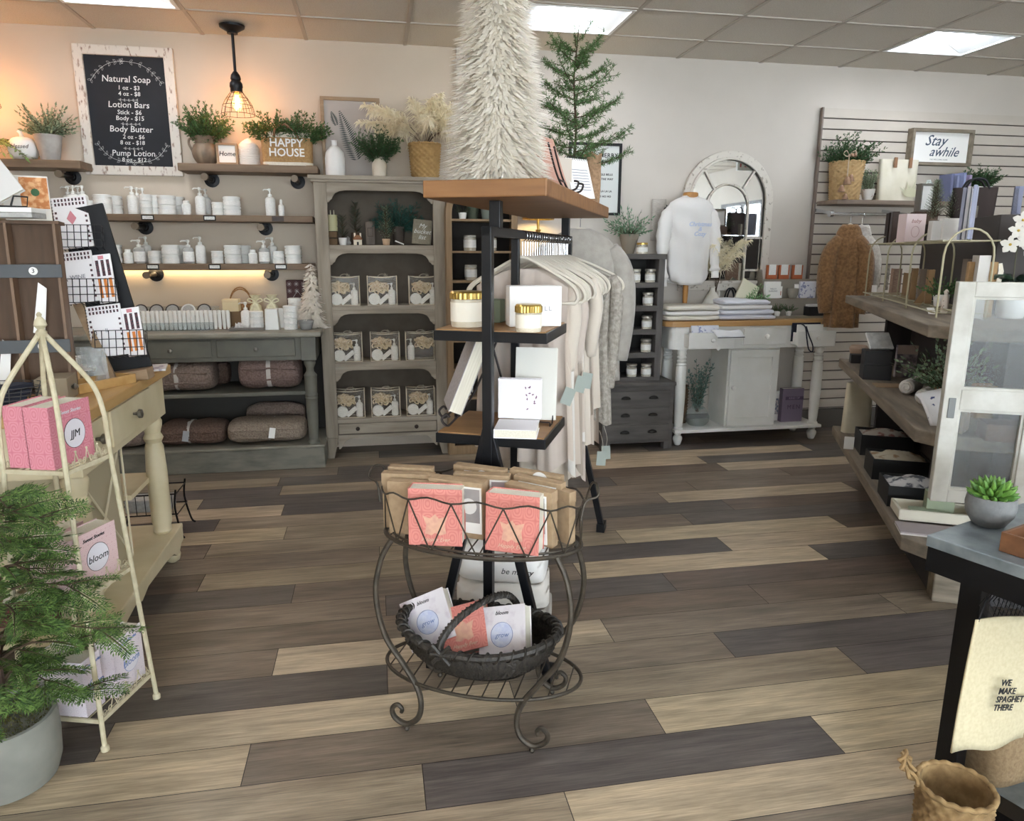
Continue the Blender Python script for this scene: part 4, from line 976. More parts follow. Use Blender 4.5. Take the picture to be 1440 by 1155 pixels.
for px, pr, ph, m_, lb, sd, Y in ((650.5, .027, .04, M_ceram, 'tiny white face pot with spiky grass in the arched bookcase', 1, 4.79), (665, .042, .1, mat('olive_pot', '5b6352', rough=.8), 'olive green pot with leaves in the arched bookcase', 2, 4.92), (686, .048, .075, mat('celadon_pot', '7c857d', rough=.6), 'grey-green bowl planter in the arched bookcase', 3, 4.84)):
    t = thing('potted_plant', lb, 'plant', (at(px, 300, Y=Y).x, Y, za)); pot_round(t, pr*.8, pr, ph, m_, n=20)
    bush(random.Random(sd), 22, .07, .8, 8, .02, .003, (0, 0, ph-.02), twigs=False).build('foliage', [M_g4, M_stem], t)
# gold lamp behind the rack
t = thing('table_lamp', 'lamp with gold hammered drum shade glowing behind the clothes rack', 'lamp', (at(757, 300, Y=4.86).x, 4.86, 0))
MB().lathe([(.1, 0), (.1, .02), (.02, .03), (.012, .06)], 24).build('base', M_gold, t, True); MB().tube([(0, 0, .03), (0, 0, 1.6)], .009, 10).build('pole', M_gold, t, True); MB().lathe([(.018, 1.42), (.02, 1.44), (.012, 1.47), (.02, 1.49)], 14).build('finial', M_gold, t, True)
MB().sheet(lambda u, v: (.105*cos(2*pi*u), .105*sin(2*pi*u), 1.555+.18*v), 40, 4, True).build('lamp_shade', mat('gold_shade', 'c8a962', '8f7335', rough=.35, metal=.6, scale=70, bump=.8), t, True, solid=.002)
ld = bpy.data.lights.new('shade_bulb', 'POINT'); ld.energy = 2.2; ld.color = (1, .72, .32); ld.shadow_soft_size = .03; lo = bpy.data.objects.new('bulb_light', ld); COL.objects.link(lo); lo.parent = t; lo.location = (0, 0, 1.6)
# ================= apothecary tower =================
M_ap = mat('charcoal_stain', '5f5b58', '4c4947', rough=.7, scale=26, stretch=(.15, 1, 1), detail=5, bump=.2)
M_apv = mat('charcoal_stain_upright', '666260', '504d4b', rough=.7, scale=26, stretch=(1, 1, .15), detail=5, bump=.2)
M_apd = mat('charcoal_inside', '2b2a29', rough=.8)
ap = thing('apothecary_cabinet', 'charcoal stained chest of drawers with a narrow candle shelf tower on top', 'cabinet', (0, 0, 0))
ax0, ax1 = 1.5, 2.012
MB().box(ax0, ax1, 4.63, 5.0, .05, .45).build('chest_body', M_ap, ap, bevel=.004)
MB().box(ax0-.01, ax1+.008, 4.615, 5.0, .45, .475).build('chest_top', M_ap, ap, bevel=.005)
for x in (ax0+.03, ax1-.03): 
    for y in (4.66, 4.95): MB().box(x-.03, x+.03, y-.03, y+.03, 0, .055).build('foot', M_apv, ap, bevel=.003)
for k in range(3):
    z = .075+.12*k; d = MB().box(ax0+.03, ax1-.03, 4.622, 4.634, z, z+.105).build('drawer', M_ap, ap, bevel=.003)
    for x in (1.66, 1.86):
        h = MB().sheet(lambda u, v: (.034*cos(pi*u)*sin(pi/2*v), -.022*sin(pi*u)*sin(pi/2*v), .02*cos(pi/2*v)), 12, 5).build('cup_pull', mat('pull_iron', '22211f', rough=.4, metal=.5), d, True, solid=.002); h.location = (x, 4.622, z+.05)
tx0, tx1 = 1.58, 1.93; ty0, ty1 = 4.7, 4.96
for x in (tx0, tx1-.045): MB().box(x, x+.045, ty0, ty1, .475, 1.30).build('tower_side', M_apv, ap, bevel=.003)
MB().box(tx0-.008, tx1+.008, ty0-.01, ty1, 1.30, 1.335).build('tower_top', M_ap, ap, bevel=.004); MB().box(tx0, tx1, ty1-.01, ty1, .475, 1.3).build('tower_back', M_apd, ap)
CZs = [1.146, .99, .83, .67, .50]
for z in CZs: MB().box(tx0+.04, tx1-.04, ty0, ty1-.005, z-.035, z).build('tower_shelf', M_ap, ap, bevel=.002)
for li, z in enumerate(CZs):
    for k, (px, Y) in enumerate(((892, 4.76), (913, 4.75)) if li in (0, 4) else ((911, 4.76),)):
        place('ap_candle', mk_candle(.034, .075, mat('zinc_lid', 'b0aa9e', rough=.4, metal=.6)), (at(px, 420, Y=Y).x, Y, z+.0005), 'cream jar candle in the dark tower, %s shelf from the top, %s' % (ORD[li], ['left', 'right'][k] if li in (0, 4) else 'right side'), 'candles in the dark tower')
place('gold_candle', mk_candle(.036, .06, M_gold), (at(903, 350, Y=4.78).x, 4.78, 1.3355), 'gold-lidded candle on top of the dark tower', 'gold lid candles')
t = thing('potted_plant', 'leafy green plant in a taupe cone pot on the dark tower', 'plant', (at(884, 350, Y=4.85).x, 4.85, 1.3355)); MB().lathe([(.035, 0), (.07, .13), (.06, .13), (.03, .03)], 20).build('pot', mat('taupe_pot', '8a8071', rough=.8), t, True)
squash(bush(random.Random(44), 40, .2, 1.2, 10, .038, .011, (0, 0, .11), twigs=False, flatr=.5), .13).build('foliage', [mat('blue_green_leaf', '4f7354', '7a9a7c', rough=.55, island=1), M_stem], t)
# linen panel on a hook, wall hook, letters
t = thing('wall_hook', 'round black wall hook beside the mannequin', 'hook', (at(933, 294, Y=5.02).x, 5.022, at(933, 294, Y=5.02).z)); MB().lathe([(.034, 0), (.034, .012), (.028, .016)], 20).build('plate', M_iron, t, True).rotation_euler = (pi/2, 0, 0); MB().tube([(0, -.012, 0), (.0, -.05, 0), (.02, -.07, 0)], .009, 8).build('peg', M_iron, t, True)
a, b = at(917, 280, Y=5.0), at(934, 339, Y=5.0)
tag(MB().sheet(lambda u, v: ((b.x-a.x)*u, -.02*v*(1-v)-.004*sin(9*u), (b.z-a.z)*v), 8, 8).build('linen_towel', mat('grey_linen', 'a9a39b', 'bdb7af', rough=.95, scale=150, stretch=(.2, 1, 3)), None, True, solid=.006, loc=(a.x, 5.0, a.z)), 'grey linen towel hanging on the wall left of the mannequin', 'towel')
# black framed poster
a, b = at(800, 200, Y=5.02), at(871, 299, Y=5.02); pw = (b.x-a.x)
t = thing('wall_poster', 'black framed white Christmas poster on the wall behind the small fir', 'poster', ((a.x+b.x)/2, 5.023, b.z-.02)); hh = a.z-b.z+.02
MB().frame(-pw/2, pw/2, 0, hh, .017, -.022, 0).build('frame', M_blackm, t, bevel=.002); MB().box(-pw/2+.015, pw/2-.015, -.008, -.002, .015, hh-.015).build('paper', mat('poster_white', 'd9dcd9', rough=.7), t)
for s_, z, sz, xo in (('MERRY', .395, .04, .095), ('XMAS', .35, .04, .055), ('JINGLE BELLS', .27, .018, .07), ('ALL THE WAY', .24, .018, .07), ('FA LA LA LA', .16, .018, .07), ('HO HO HO', .125, .018, .07)): text(s_, 'lettering', M_ink, t, (xo, -.0085, z), sz, bold=.0006, space=1.1)

# ================= arched window mirror =================
M_dw = mat('chippy_white', 'd3cdc3', '9d9589', rough=.8, scale=34, detail=7, sharp=(.58, .66), bump=.3)
mx, mr, mz0, mz1 = 2.503, .346, 1.075, 1.70
t = thing('arched_mirror', 'arched window-pane mirror in a chippy white frame behind the mannequin', 'mirror', (mx, 5.02, 0))
def arch(r_, z0, inset=0): return [(-r_, z0), (-r_, mz1)]+[(-r_*cos(q), mz1+r_*sin(q)) for q in [pi*i/28 for i in range(1, 28)]]+[(r_, mz1), (r_, z0)]
MB().loopface(arch(mr, mz0), arch(mr-.045, mz0+.06), 'y', -.03, 0).build('outer_frame', M_dw, t, bevel=.004)
MB().loopface(arch(mr-.045, mz0+.05), arch(mr-.062, mz0+.07), 'y', -.042, -.02).build('inner_moulding', M_dw, t, bevel=.003)
M_mir = mat('mirror_silver', 'e8ecee', rough=.02, metal=1)
MB().prism(arch(mr-.04, mz0+.04), 'y', -.012, -.006).build('mirror_glass', M_mir, t)
mb = MB(); r3 = .16; ar = [(-r3, mz0+.05), (-r3, mz1-.04)]+[(-r3*cos(q), mz1-.04+r3*sin(q)) for q in [pi*i/20 for i in range(1, 20)]]+[(r3, mz1-.04), (r3, mz0+.05)]
mb.tube([(p[0], -.02, p[1]) for p in ar], .009, 6)
for q in (.27, .73): c, s_ = -cos(pi*q), sin(pi*q); mb.bar((c*r3, -.02, mz1-.04+s_*r3), (c*(mr-.05), -.02, mz1+s_*(mr-.05)), .014)
for z in (1.45, 1.22):
    for s in (-1, 1): mb.bar((s*r3, -.02, z), (s*(mr-.05), -.02, z), .014)
mb.build('glazing_bars', M_dw, t)
# ================= white console =================
M_wp = mat('white_paint', 'ecece8', 'e2e2dc', rough=.45, scale=5)
M_btop = wood('butcher_block', 'c39a66', 'ad8450', 'x', rough=.45, scale=8)
wc = thing('console_table', 'white painted console with honey wood top, three drawers and a centre cabinet', 'table', (0, 0, 0))
wz = .885; wy0, wy1 = 4.67, 5.0
def rrect(x0, x1, y0, y1, r):
    P = [(x1, y1), (x0, y1)]
    P += [(x0+r-r*cos(q), y0+r-r*sin(q)) for q in [pi/2*i/6 for i in range(7)]]
    P += [(x1-.02, y0), (x1, y0+.02)]
    return P[::-1]
MB().prism(rrect(1.945, 3.215, 4.655, 5.01, .09), 'z', wz-.038, wz).build('wood_top', M_btop, wc, bevel=.004)
MB().prism(rrect(1.99, 3.175, 4.675, 4.995, .06), 'z', .69, wz-.038).build('apron', M_wp, wc, bevel=.003)
MB().box(2.045, 3.185, 4.66, 5.0, .095, .118).build('bottom_shelf', M_wp, wc, bevel=.005)
def wturn(h):
    return [(.034, 0), (.036, .01), (.028, .02), (.032, .06), (.038, .25), (.036, h-.13), (.032, h-.12), (.036, h-.11), (.028, h-.1), (.034, h-.085), (.027, h-.075), (.034, h-.06), (.027, h-.05), (.034, h-.035), (.03, h-.02), (.034, h)]
for x in (2.088, 3.14):
    for y in (4.71, 4.955):
        mb = MB(); mb.lathe(wturn(.575), 20, (x, y, .118)); mb.lathe([(.014, 0), (.022, .005), (.034, .045), (.033, .06), (.02, .075), (.026, .085), (.026, .096)], 18, (x, y, 0)); mb.box(x-.038, x+.038, y-.036, y+.036, .69, .71)
        mb.build('leg', M_wp, wc, True)
cx0, cx1 = 2.44, 2.835
MB().box(cx0, cx1, 4.715, 4.98, .118, .69).build('cabinet_case', M_wp, wc, bevel=.002)
d = MB().loopface([(cx0+.012, .13), (cx1-.012, .13), (cx1-.012, .675), (cx0+.012, .675)], [(cx0+.065, .185), (cx1-.065, .185), (cx1-.065, .62), (cx0+.065, .62)], 'y', 4.695, 4.714).build('door', M_wp, wc, bevel=.003)
MB().box(cx0+.06, cx1-.06, 4.702, 4.712, .18, .625).build('panel', M_wp, d, bevel=.006); 
def knob(par, x, y, z, r=.014, m_=None):
    o = MB().lathe([(r*.45, 0), (r*.4, r*.9), (r, r*1.3), (r*.95, r*1.9), (r*.3, r*2.3)], 14).build('knob', m_ or M_wp, par, True); o.matrix_local = RT((x, y, z), rx=pi/2); return o
knob(d, cx0+.035, 4.695, .41, .017)
dd = MB().box(2.52, 2.85, 4.664, 4.68, .715, .83).build('drawer', M_wp, wc, bevel=.004); knob(dd, 2.685, 4.664, .775, .017)
def open_drawer(x0, x1, out):
    mb = MB(); y0 = 4.675-out; mb.box(x0, x1, y0, y0+.014, .705, .815); mb.box(x0+.012, x0+.022, y0+.01, 4.69, .715, .8); mb.box(x1-.022, x1-.012, y0+.01, 4.69, .715, .8); mb.box(x0+.012, x1-.012, y0+.01, 4.69, .712, .722)
    q = mb.build('open_drawer', M_wp, wc, bevel=.003); knob(q, (x0+x1)/2, y0, .765, .014); return y0
open_drawer(2.07, 2.40, .11); open_drawer(2.875, 3.165, .11)
M_toile = mat('toile_print', 'dfe1ea', '8d94b8', rough=.9, scale=38, detail=5, sharp=(.55, .62)); M_tee = mat('tea_cotton', 'e3e4e6', rough=.95)
M_navy = mat('navy_strap', '14192b', rough=.8)
def flatpack(name, label, cat, x, y, z, w, d, h, m_, rx=0, rz=0, bev=.003, trim=None):
    t = thing(name, label, cat, (x, y, z)); t.rotation_euler = (rx, 0, rz)
    MB().box(-w/2, w/2, -d/2, d/2, 0, h).build('cloth' if trim is not None else 'body', m_, t, bevel=bev)
    if trim is not None: MB().box(-w/2, w/2, -d/2-.001, d/2+.001, 0, .006).build('trim', trim, t)
    return t
flatpack('zip_pouch', 'white and blue toile pouch standing in the left open drawer', 'pouch', 2.21, 4.62, .735, .2, .012, .125, M_toile, rx=-.12, trim=M_navy)
t = thing('tea_towel', 'white tea towel with navy hem draped over the left open drawer', 'towel', (2.33, 4.56, .822)); MB().sheet(lambda u, v: (-.11+.2*u+.03*v, -.012-.035*v*(1-u*.3)+.05*max(0, .25-v), .01-.05*max(0, v-.15)+.004*sin(u*7)), 10, 8).build('cloth', M_tee, t, True, solid=.004); MB().tube([(-.08+.2*u/6, -.05+.01*u/6, -.034) for u in range(7)], .003, 4).build('hem', M_navy, t)
t = thing('price_tag', 'small white diamond tag dangling from the left drawer', 'tag', (2.275, 4.545, .715)); q = MB(); q.T = RT(ry=pi/4); q.box(-.015, .015, -.001, .001, -.015, .015); q.build('card', M_paper, t)
flatpack('card_set', 'white card pack standing in the right open drawer', 'card pack', 3.0, 4.63, .73, .2, .012, .125, M_paper, trim=M_paper); 
flatpack('pale_pouch', 'pale pouch with black edging behind the card pack in the right drawer', 'pouch', 2.985, 4.655, .735, .22, .01, .13, M_navy, trim=M_navy)
tag(MB().tube(spline([(2.925, 4.62, .86), (2.93, 4.575, .84), (2.935, 4.553, .76), (2.955, 4.552, .69), (2.985, 4.552, .675), (2.98, 4.55, .72), (2.945, 4.552, .79), (2.925, 4.56, .85)], 6), .0045, 6).build('wrist_strap', M_navy, None, True), 'navy wrist strap hanging out of the right drawer', 'strap')
# glass demijohn + sprigs, baskets, books below
t = thing('glass_demijohn', 'round clear glass vase of dark green sprigs on the white console shelf', 'vase', (2.27, 4.8, .119))
MB().lathe([(.002, .004), (.06, .004), (.085, .03), (.088, .065), (.07, .11), (.035, .15), (.024, .17), (.027, .2)], 28, cap=False).build('glass', glass('demijohn_glass', 'eef3f3', alpha=.12), t, True)
squash(bush(random.Random(18), 22, .4, .3, 14, .018, .006, (0, 0, .1), flatr=.7, droop=.3), .12).build('sprigs', [mat('blue_sprig', '35594f', '6f938b', rough=.6, island=1), M_stem], t)
t = thing('wicker_basket', 'brown wicker basket behind the glass vase under the white console', 'basket', (2.16, 4.915, .119)); woven(t, .07, .075, .27, mat('wicker_brown', '6e553c', '503d2b', rough=.85, scale=60), 16, 20)
M_purple = mat('mauve_cover', '74677a', rough=.6)
def book(name, label, cat, loc, w, d, h, m_, rz=0, rx=0, pages=True, page_side='x', spine=True, mp=None, group=None, bev=.0015):
    """upright hardback: cover thickness along y"""
    t = thing(name, label, cat, loc, 0, group); t.rotation_euler = (rx, 0, rz)
    mb = MB(); c = .0025
    mb.box(-w/2, w/2, -d/2, -d/2+c, 0, h); mb.box(-w/2, w/2, d/2-c, d/2, 0, h); mb.box(-w/2, -w/2+c, -d/2, d/2, 0, h)
    mb.build('cover', m_, t, bevel=bev)
    MB().box(-w/2+c, w/2-.003, -d/2+c, d/2-c, .003, h-.003).build('pages', mp or mat('page_cream', 'e4dfd0', 'd6d0bf', rough=.9, scale=300, stretch=(1, 1, .02)), t)
    return t
t = book('gift_book', 'mauve baby book standing at the right under the white console', 'book', (3.01, 4.8, .119), .17, .045, .25, M_purple, rz=0)
MB().box(-.06, .085, -.0235, -.0225, .165, .19).build('title_band', mat('plum_band', '4d4056', rough=.6), t); text('KIND OF', 'lettering', mat('mauve_light', '9a8ba2', rough=.7), t, (.01, -.024, .178), .022); text('MEN', 'lettering', mat('plum_dark', '4a3b50', rough=.7), t, (.01, -.0235, .11), .045, space=1.3)
t = flatpack('puzzle_box', 'white box with floral print leaning beside the mauve book', 'box', 2.885, 4.84, .119, .1, .03, .225, M_paper); MB().box(-.04, .04, -.0165, -.0155, .05, .17).build('print', mat('floral_print', 'cfc5c2', '767f8f', rough=.9, scale=60, sharp=(.45, .55)), t)
# folded sweatshirts on the console
M_sw = mat('sweat_white', 'e6e4e1', rough=.95, sheen=.2); M_swb = mat('sweat_bluewhite', 'dbdde6', rough=.95, sheen=.2); M_cream2 = mat('sweat_cream', 'dfdacd', rough=.95)
def folded(x0, x1, y0, y1, z, h, m_, label, sd, slope=0):
    w, d = (x1-x0)/2, (y1-y0)/2
    def fn(u, v):
        a = 2*pi*u; ph = -pi/2+pi*v; ca, sa = cos(a), sin(a); s_ = sin(ph)
        X = (abs(s_)**.35)*(1 if s_ > 0 else -1)*w; cr = max(0, cos(ph))**.3
        n = noise.noise(V((X*7+sd, ca*2, sd)))*.014
        top = 1 if sa > 0 else 0
        Z = h/2+abs(sa)**.6*(1 if sa > 0 else -1)*h/2*cr*(1+slope*X/w*top)
        return (X, (abs(ca)**.5)*(1 if ca > 0 else -1)*d*(.4+.6*cr)+n*.5, max(0, Z+n*top))
    o = MB().sheet(fn, 32, 30, True).build('folded_sweatshirt', m_, None, True, angle=180); o.location = ((x0+x1)/2, (y0+y1)/2, z); return tag(o, label, 'sweatshirt', 'folded sweatshirts on the white console')
def PX(x, Y, y=440): return at(x, y, Y=Y).x
for k in range(3): folded(PX(936, 4.7), PX(1011, 4.7), 4.66, 4.9, wz+.001+.034*k, .036, M_cream2 if k != 1 else M_sw, 'white folded sweatshirt on the left pile of the white console, %s' % ['bottom', 'middle', 'top'][k], k)
for k in range(4): folded(PX(1010+2*k, 4.72), PX(1090-3*k, 4.72), 4.68, 4.92, wz+.001+.034*k, .037, M_swb if k != 2 else M_sw, 'bluish white folded sweatshirt on the right pile of the console, %s from the bottom' % ORD[k], k+5, slope=-.25 if k == 3 else 0)
# mannequin
mn = thing('dress_form', 'wooden dress form stand under the white sweatshirt', 'mannequin', (2.155, 4.86, wz))
M_pine = wood('pine_post', 'c08c4c', 'a8733a', 'z', rough=.45)
MB().lathe([(.07, 0), (.07, .018), (.03, .028), (.018, .05), (.016, .1), (.02, .2), (.017, .3), (.015, .76)], 20).build('post', M_pine, mn, True)
MB().lathe([(.045, .795), (.052, .80), (.05, .825), (.052, .855), (.046, .862)], 24).build('neck_cap', M_pine, mn, True)
MB().lathe([(.05, .24), (.115, .3), (.12, .45), (.135, .62), (.14, .7), (.07, .775), (.045, .80)], 28, sy=.65).build('torso', M_cream2, mn, True)
sh = thing('sweatshirt', 'white sweatshirt with pale blue lettering worn by the dress form', 'sweatshirt', (2.155, 4.86, 0))
def torso(u, v):
    z = 1.135+v*.585; a = 2*pi*u
    prof = [(0, .132), (.03, .145), (.1, .15), (.4, .152), (.7, .16), (.86, .165), (.93, .145), (.97, .1), (1, .052)]
    for (a0, r0), (a1, r1) in zip(prof, prof[1:]):
        if v <= a1+1e-6: r = r0+(r1-r0)*(v-a0)/(a1-a0); break
    f = .008*sin(5*a+v*9)*(1-v)+.005*sin(11*a+v*4)*(1-v)+.004*sin(23*v+3*a)
    hem = .02*cos(2*a)*(1-v)**6
    return ((r+f)*cos(a), (r*.66+f)*sin(a), z+hem*.6)
MB().sheet(torso, 48, 30, True).build('body', M_sw, sh, True, angle=180, solid=.003)
for s, P in ((-1, [(-.13, .0, 1.64), (-.165, -.01, 1.58), (-.19, -.02, 1.45), (-.2, -.04, 1.3), (-.195, -.06, 1.16)]), (1, [(.13, 0, 1.64), (.16, -.01, 1.58), (.17, -.03, 1.45), (.175, -.06, 1.3), (.175, -.08, 1.22)])):
    Q = spline(P, 5); n = len(Q)
    rs = [.03+.022*sin(pi*min(1, i/(n-1)*1.3)) + .0035*sin(i*2.1) for i in range(n)]; rs[-1] = .024; rs[-2] = .04
    MB().tube(Q, rs, 12).build('sleeve', M_sw, sh, True, angle=180); MB().tube([Q[-1], Q[-1]+V((.0, -.005, -.045))], [.025, .027], 12).build('cuff', M_sw, sh, True)
MB().lathe([(.056, 1.7), (.06, 1.712), (.056, 1.725), (.05, 1.725)], 24, sy=.8, cap=False).build('collar', M_sw, sh, True)
M_pblue = mat('pale_blue_print', 'c6d0e6', rough=.9)
text('Christmas\n&\nCozy', 'lettering', M_pblue, sh, (.03, -.114, 1.5), .04, shear=.3, bold=.001, line=.8)
# white jug vase with pampas
t = thing('ceramic_jug', 'off-white ceramic jug vase with a sand band in front of the arched mirror', 'vase', (PX(1000, 4.93), 4.93, wz)); MB().lathe([(.045, 0), (.055, .01), (.068, .06), (.066, .1), (.04, .16), (.018, .19), (.018, .215), (.024, .22)], 24).build('jug', mat('offwhite_glaze', 'd8d4ca', 'e2dfd6', rough=.4, scale=8), t, True)
MB().lathe([(.0685, .05), (.0695, .062), (.0685, .075)], 24, cap=False).build('band', mat('sand_band', 'b29a7c', rough=.8), t, True); MB().tube(spline([(.02, 0, .2), (.05, 0, .19), (.05, 0, .15), (.035, 0, .13)], 4), .006, 6).build('handle', mat('offwhite_glaze', 'd8d4ca'), t, True)
o = squash(plumes(random.Random(12), 18, .44, .5, .016, (0, -.01, .15), den=110, fl=.075), .05).build('pampas_plumes', [M_pamp, M_stem]); o.location = (PX(1004, 4.93), 4.93, wz+.02); tag(o, 'cream pampas plumes in the jug before the arched mirror', 'dried grass')
# tray basket with notebook and fern
t = thing('handled_tray', 'round tan tray with black bow handles behind the folded sweatshirts', 'tray', (PX(1042, 4.93), 4.93, wz)); woven(t, .085, .1, .1, mat('tan_rattan', '9c7f5b', '84694a', rough=.8), 8, 20, sy=.7)
for s in (-1, 1): MB().tube([(-.09+.02*s+.07*0+.04*cos(q)*1.0, .02*s, .1+.11*sin(q)) for q in [pi*i/14 for i in range(15)]], .006, 8).build('handle', M_iron, t, True)
t = thing('cream_notebook', 'cream notebook leaning diagonally in the handled tray', 'book', (PX(1043, 4.92), 4.9, wz+.135)); q = MB(); q.T = RT(ry=.5, rx=-.2); q.box(-.075, .075, -.008, .008, -.06, .13); q.build('cover', mat('butter_cream', 'dedcc4', rough=.8), t, bevel=.003)
t = thing('fern_sprigs', 'green fern sprigs lying in the handled tray', 'greenery', (PX(1055, 4.88), 4.885, wz+.11)); mb = MB(); rr = random.Random(6)
for i in range(9): frond(mb, (-.05, 0, 0), (1, rr.uniform(-.6, .1), rr.uniform(.1, 1.2)), .16, rr, .008, .03, 16, twigs=False, flat=V((0, -1, .4)), up=.5)
mb.build('fronds', [mat('fresh_green', '4f8a4e', '8ab07a', rough=.5, island=1), M_stem], t)
# stepped card riser
rz = wz+.001; rx0, rx1 = PX(1080, 4.85), PX(1160, 4.85)
t = thing('card_riser', 'stepped clear and wood riser holding cards at the right of the white console', 'display stand', (0, 0, 0))
M_ply = mat('riser_ply', '8e8678', rough=.6); M_rclear = glass('riser_clear', 'd8d2c6', alpha=.35)
MB().box(rx0-.04, rx1+.03, 4.76, 4.98, rz, rz+.014).build('base_board', M_ply, t); 
for (ya, yb, zz) in ((4.86, 4.99, .135), (4.92, 4.99, .27)): MB().box(rx0-.03, rx1+.02, ya, yb, rz+zz-.006, rz+zz).build('step', M_ply, t); MB().box(rx0-.03, rx1+.02, ya, ya+.004, rz+.014, rz+zz-.006).build('riser_panel', M_rclear, t)
for s in (rx0-.03, rx1+.016): MB().prism([(4.84, rz+.014), (4.99, rz+.014), (4.99, rz+.34), (4.93, rz+.34)], 'x', s, s+.004).build('side_panel', M_rclear, t)
M_or = mat('terracotta_card', 'b5653e', rough=.7)
for k, px in enumerate((1086, 1103, 1122)):
    t = thing('card_box', 'orange card box with white label, %s of three on the top step' % ['left', 'centre', 'right'][k], 'box', (PX(px, 4.95, 375), 4.955, rz+.271), 0, 'orange card boxes'); MB().box(-.04, .04, -.012, .012, 0, .1).build('box_body', M_or, t, bevel=.002); MB().box(-.028, .028, -.0135, -.0125, .03, .105).build('label_card', M_lab, t)
t = thing('card_box', 'white and orange card on the middle step of the riser', 'box', (PX(1094, 4.9, 400), 4.905, rz+.136)); MB().box(-.036, .036, -.01, .01, 0, .085).build('box_body', M_paper, t, bevel=.002); MB().box(-.027, .027, -.0115, -.0105, .02, .05).build('label_card', M_or, t)
t = thing('desk_calendar', 'white tent calendar with spiral top on the middle step of the riser', 'calendar', (PX(1130, 4.9, 400), 4.92, rz+.136)); MB().prism([(-.045, 0), (.03, 0), (0, .1)], 'x', -.06, .06).build('tent', M_paper, t)
mb = MB()
for i in range(12): mb.tube([(-.055+.01*i, .006*cos(q), .1+.006*sin(q)) for q in [2*pi*j/8 for j in range(8)]], .001, 3, True)
mb.build('spiral', M_ink, t)
t = flatpack('card_box', 'large white card box printed with small grey words on the riser', 'box', PX(1094, 4.8, 410), 4.81, rz+.015+.001, .12, .03, .12, M_paper); t.location.z = rz+.136; t.location.y = 4.88; text('HELLO\nDARLING', 'lettering', M_grey, t, (0, -.0155, .06), .016)
flatpack('notecard_pack', 'blue toile patterned notecard pack at the right of the riser', 'card pack', PX(1136, 4.87, 410), 4.88, rz+.136, .13, .02, .12, M_toile)
tag(MB().lathe([(.026, 0), (.038, .03), (.04, .07), (.038, .07), (.034, .03), (.02, .004)], 18).build('glass_votive', glass('votive_glass', 'd4d0c6', alpha=.4), None, True, loc=(PX(1115, 4.88, 410), 4.88, rz+.1365)), 'small clear glass votive between the card boxes', 'votive')
for k, px in enumerate((1093, 1109)):
    t = thing('mini_plant', 'tiny green plant in a white pot, %s one at the foot of the riser' % ['left', 'right'][k], 'plant', (PX(px, 4.81, 440), 4.81, rz+.0145), 0, 'tiny potted plants'); pot_round(t, .017, .022, .035, M_ceram, n=16); bush(random.Random(k), 26, .055, 1.1, 6, .014, .006, (0, 0, .03), twigs=False).build('foliage', [M_g2, M_stem], t)
t = thing('card_tray', 'black open box of white cards at the foot of the riser', 'box', (PX(1144, 4.81, 440), 4.81, rz+.0145)); MB().box(-.06, .06, -.035, .035, 0, .065).build('box_body', M_blackm, t, bevel=.002); MB().box(-.05, .055, -.02, .03, .065, .08).build('cards', M_paper, t)
# ================= slat wall =================
M_slat = mat('slat_panel', 'c6beb3', 'c0b8ad', rough=.6, scale=3); M_groove = mat('slat_groove', '4d4440', rough=.7)
sx0 = 3.185; SY = 4.985
t = thing('slat_wall', 'pale slatted display panel on the back wall at the right', 'wall panel', (0, 0, 0)); mb = MB(); z = 2.352
zz = [2.352-.073*i for i in range(31)]
for a, b in zip(zz, zz[1:]): mb.box(sx0, 5.58, SY, SY+.022, b+.0095, a)
mb.build('slats', M_slat, t); MB().box(sx0, 5.58, SY+.014, SY+.024, zz[-1], zz[0]).build('backing', M_groove, t); MB().box(sx0-.012, sx0, SY-.004, SY+.026, zz[-1], zz[0]+.003).build('edge_trim', mat('edge_brown', '7d7068', rough=.5), t)
slz = at(1200, 281, Y=4.75).z
t = tag(MB().box(3.19, PX(1300, 4.74, 283)+.35, 4.74, 4.984, slz-.03, slz).build('wall_shelf', mat('slat_shelf_wood', '8b7b6e', '77695d', rough=.6, scale=20, stretch=(.2, 1, 1)), bevel=.003), 'grey-brown shelf on the slat wall holding the basket and tote', 'shelf')
def sl(px, Y=4.85): return (PX(px, Y, 275), Y, slz+.0005)
t = thing('planter_basket', 'tall woven basket of juniper on the slat wall shelf', 'basket', sl(1187, 4.86)); woven(t, .095, .115, .26, mat('willow_pale', 'c4a679', 'b39467', rough=.85, scale=30, bump=.3), 20, 24)
squash(bush(random.Random(51), 110, .27, 1.0, 14, .019, .0048, (0, 0, .2), flatr=.6, lmin=.5), .11).build('foliage', [M_g2, M_stem], t)
M_bell = mat('aged_copper', 'b5947c', '8f705a', rough=.4, metal=.4, scale=20)
bt = thing('bell_strand', 'strand of copper bells with a bow hanging on the woven basket', 'bells', (PX(1192, 4.73, 240), 4.728, slz))
mb = MB(); mb.tube([(0, 0, .3), (0, 0, .12)], .004, 6)
for s in (-1, 1): mb.tube(spline([(0, 0, .29), (s*.03, -.01, .32), (s*.05, -.01, .3), (s*.02, 0, .285), (0, 0, .29)], 4), .003, 5)
mb.build('ribbon', mat('taupe_ribbon', 'b8a690', rough=.8), bt, True)
for (x, z, r) in ((-.035, .05, .026), (.005, .1, .03), (.03, .12, .026), (0, .0, .022)): MB().lathe([(r*.95, 0), (r*.9, r*.3), (r*.55, r*1.2), (r*.4, r*1.6), (r*.1, r*1.8)], 14, (x, 0, z)).build('bell', M_bell, bt, True)
for x in (.02, .045): MB().lathe([(.006, 0), (.014, .01), (.006, .03)], 10, (x, 0, .28)).build('bell', M_bell, bt, True)
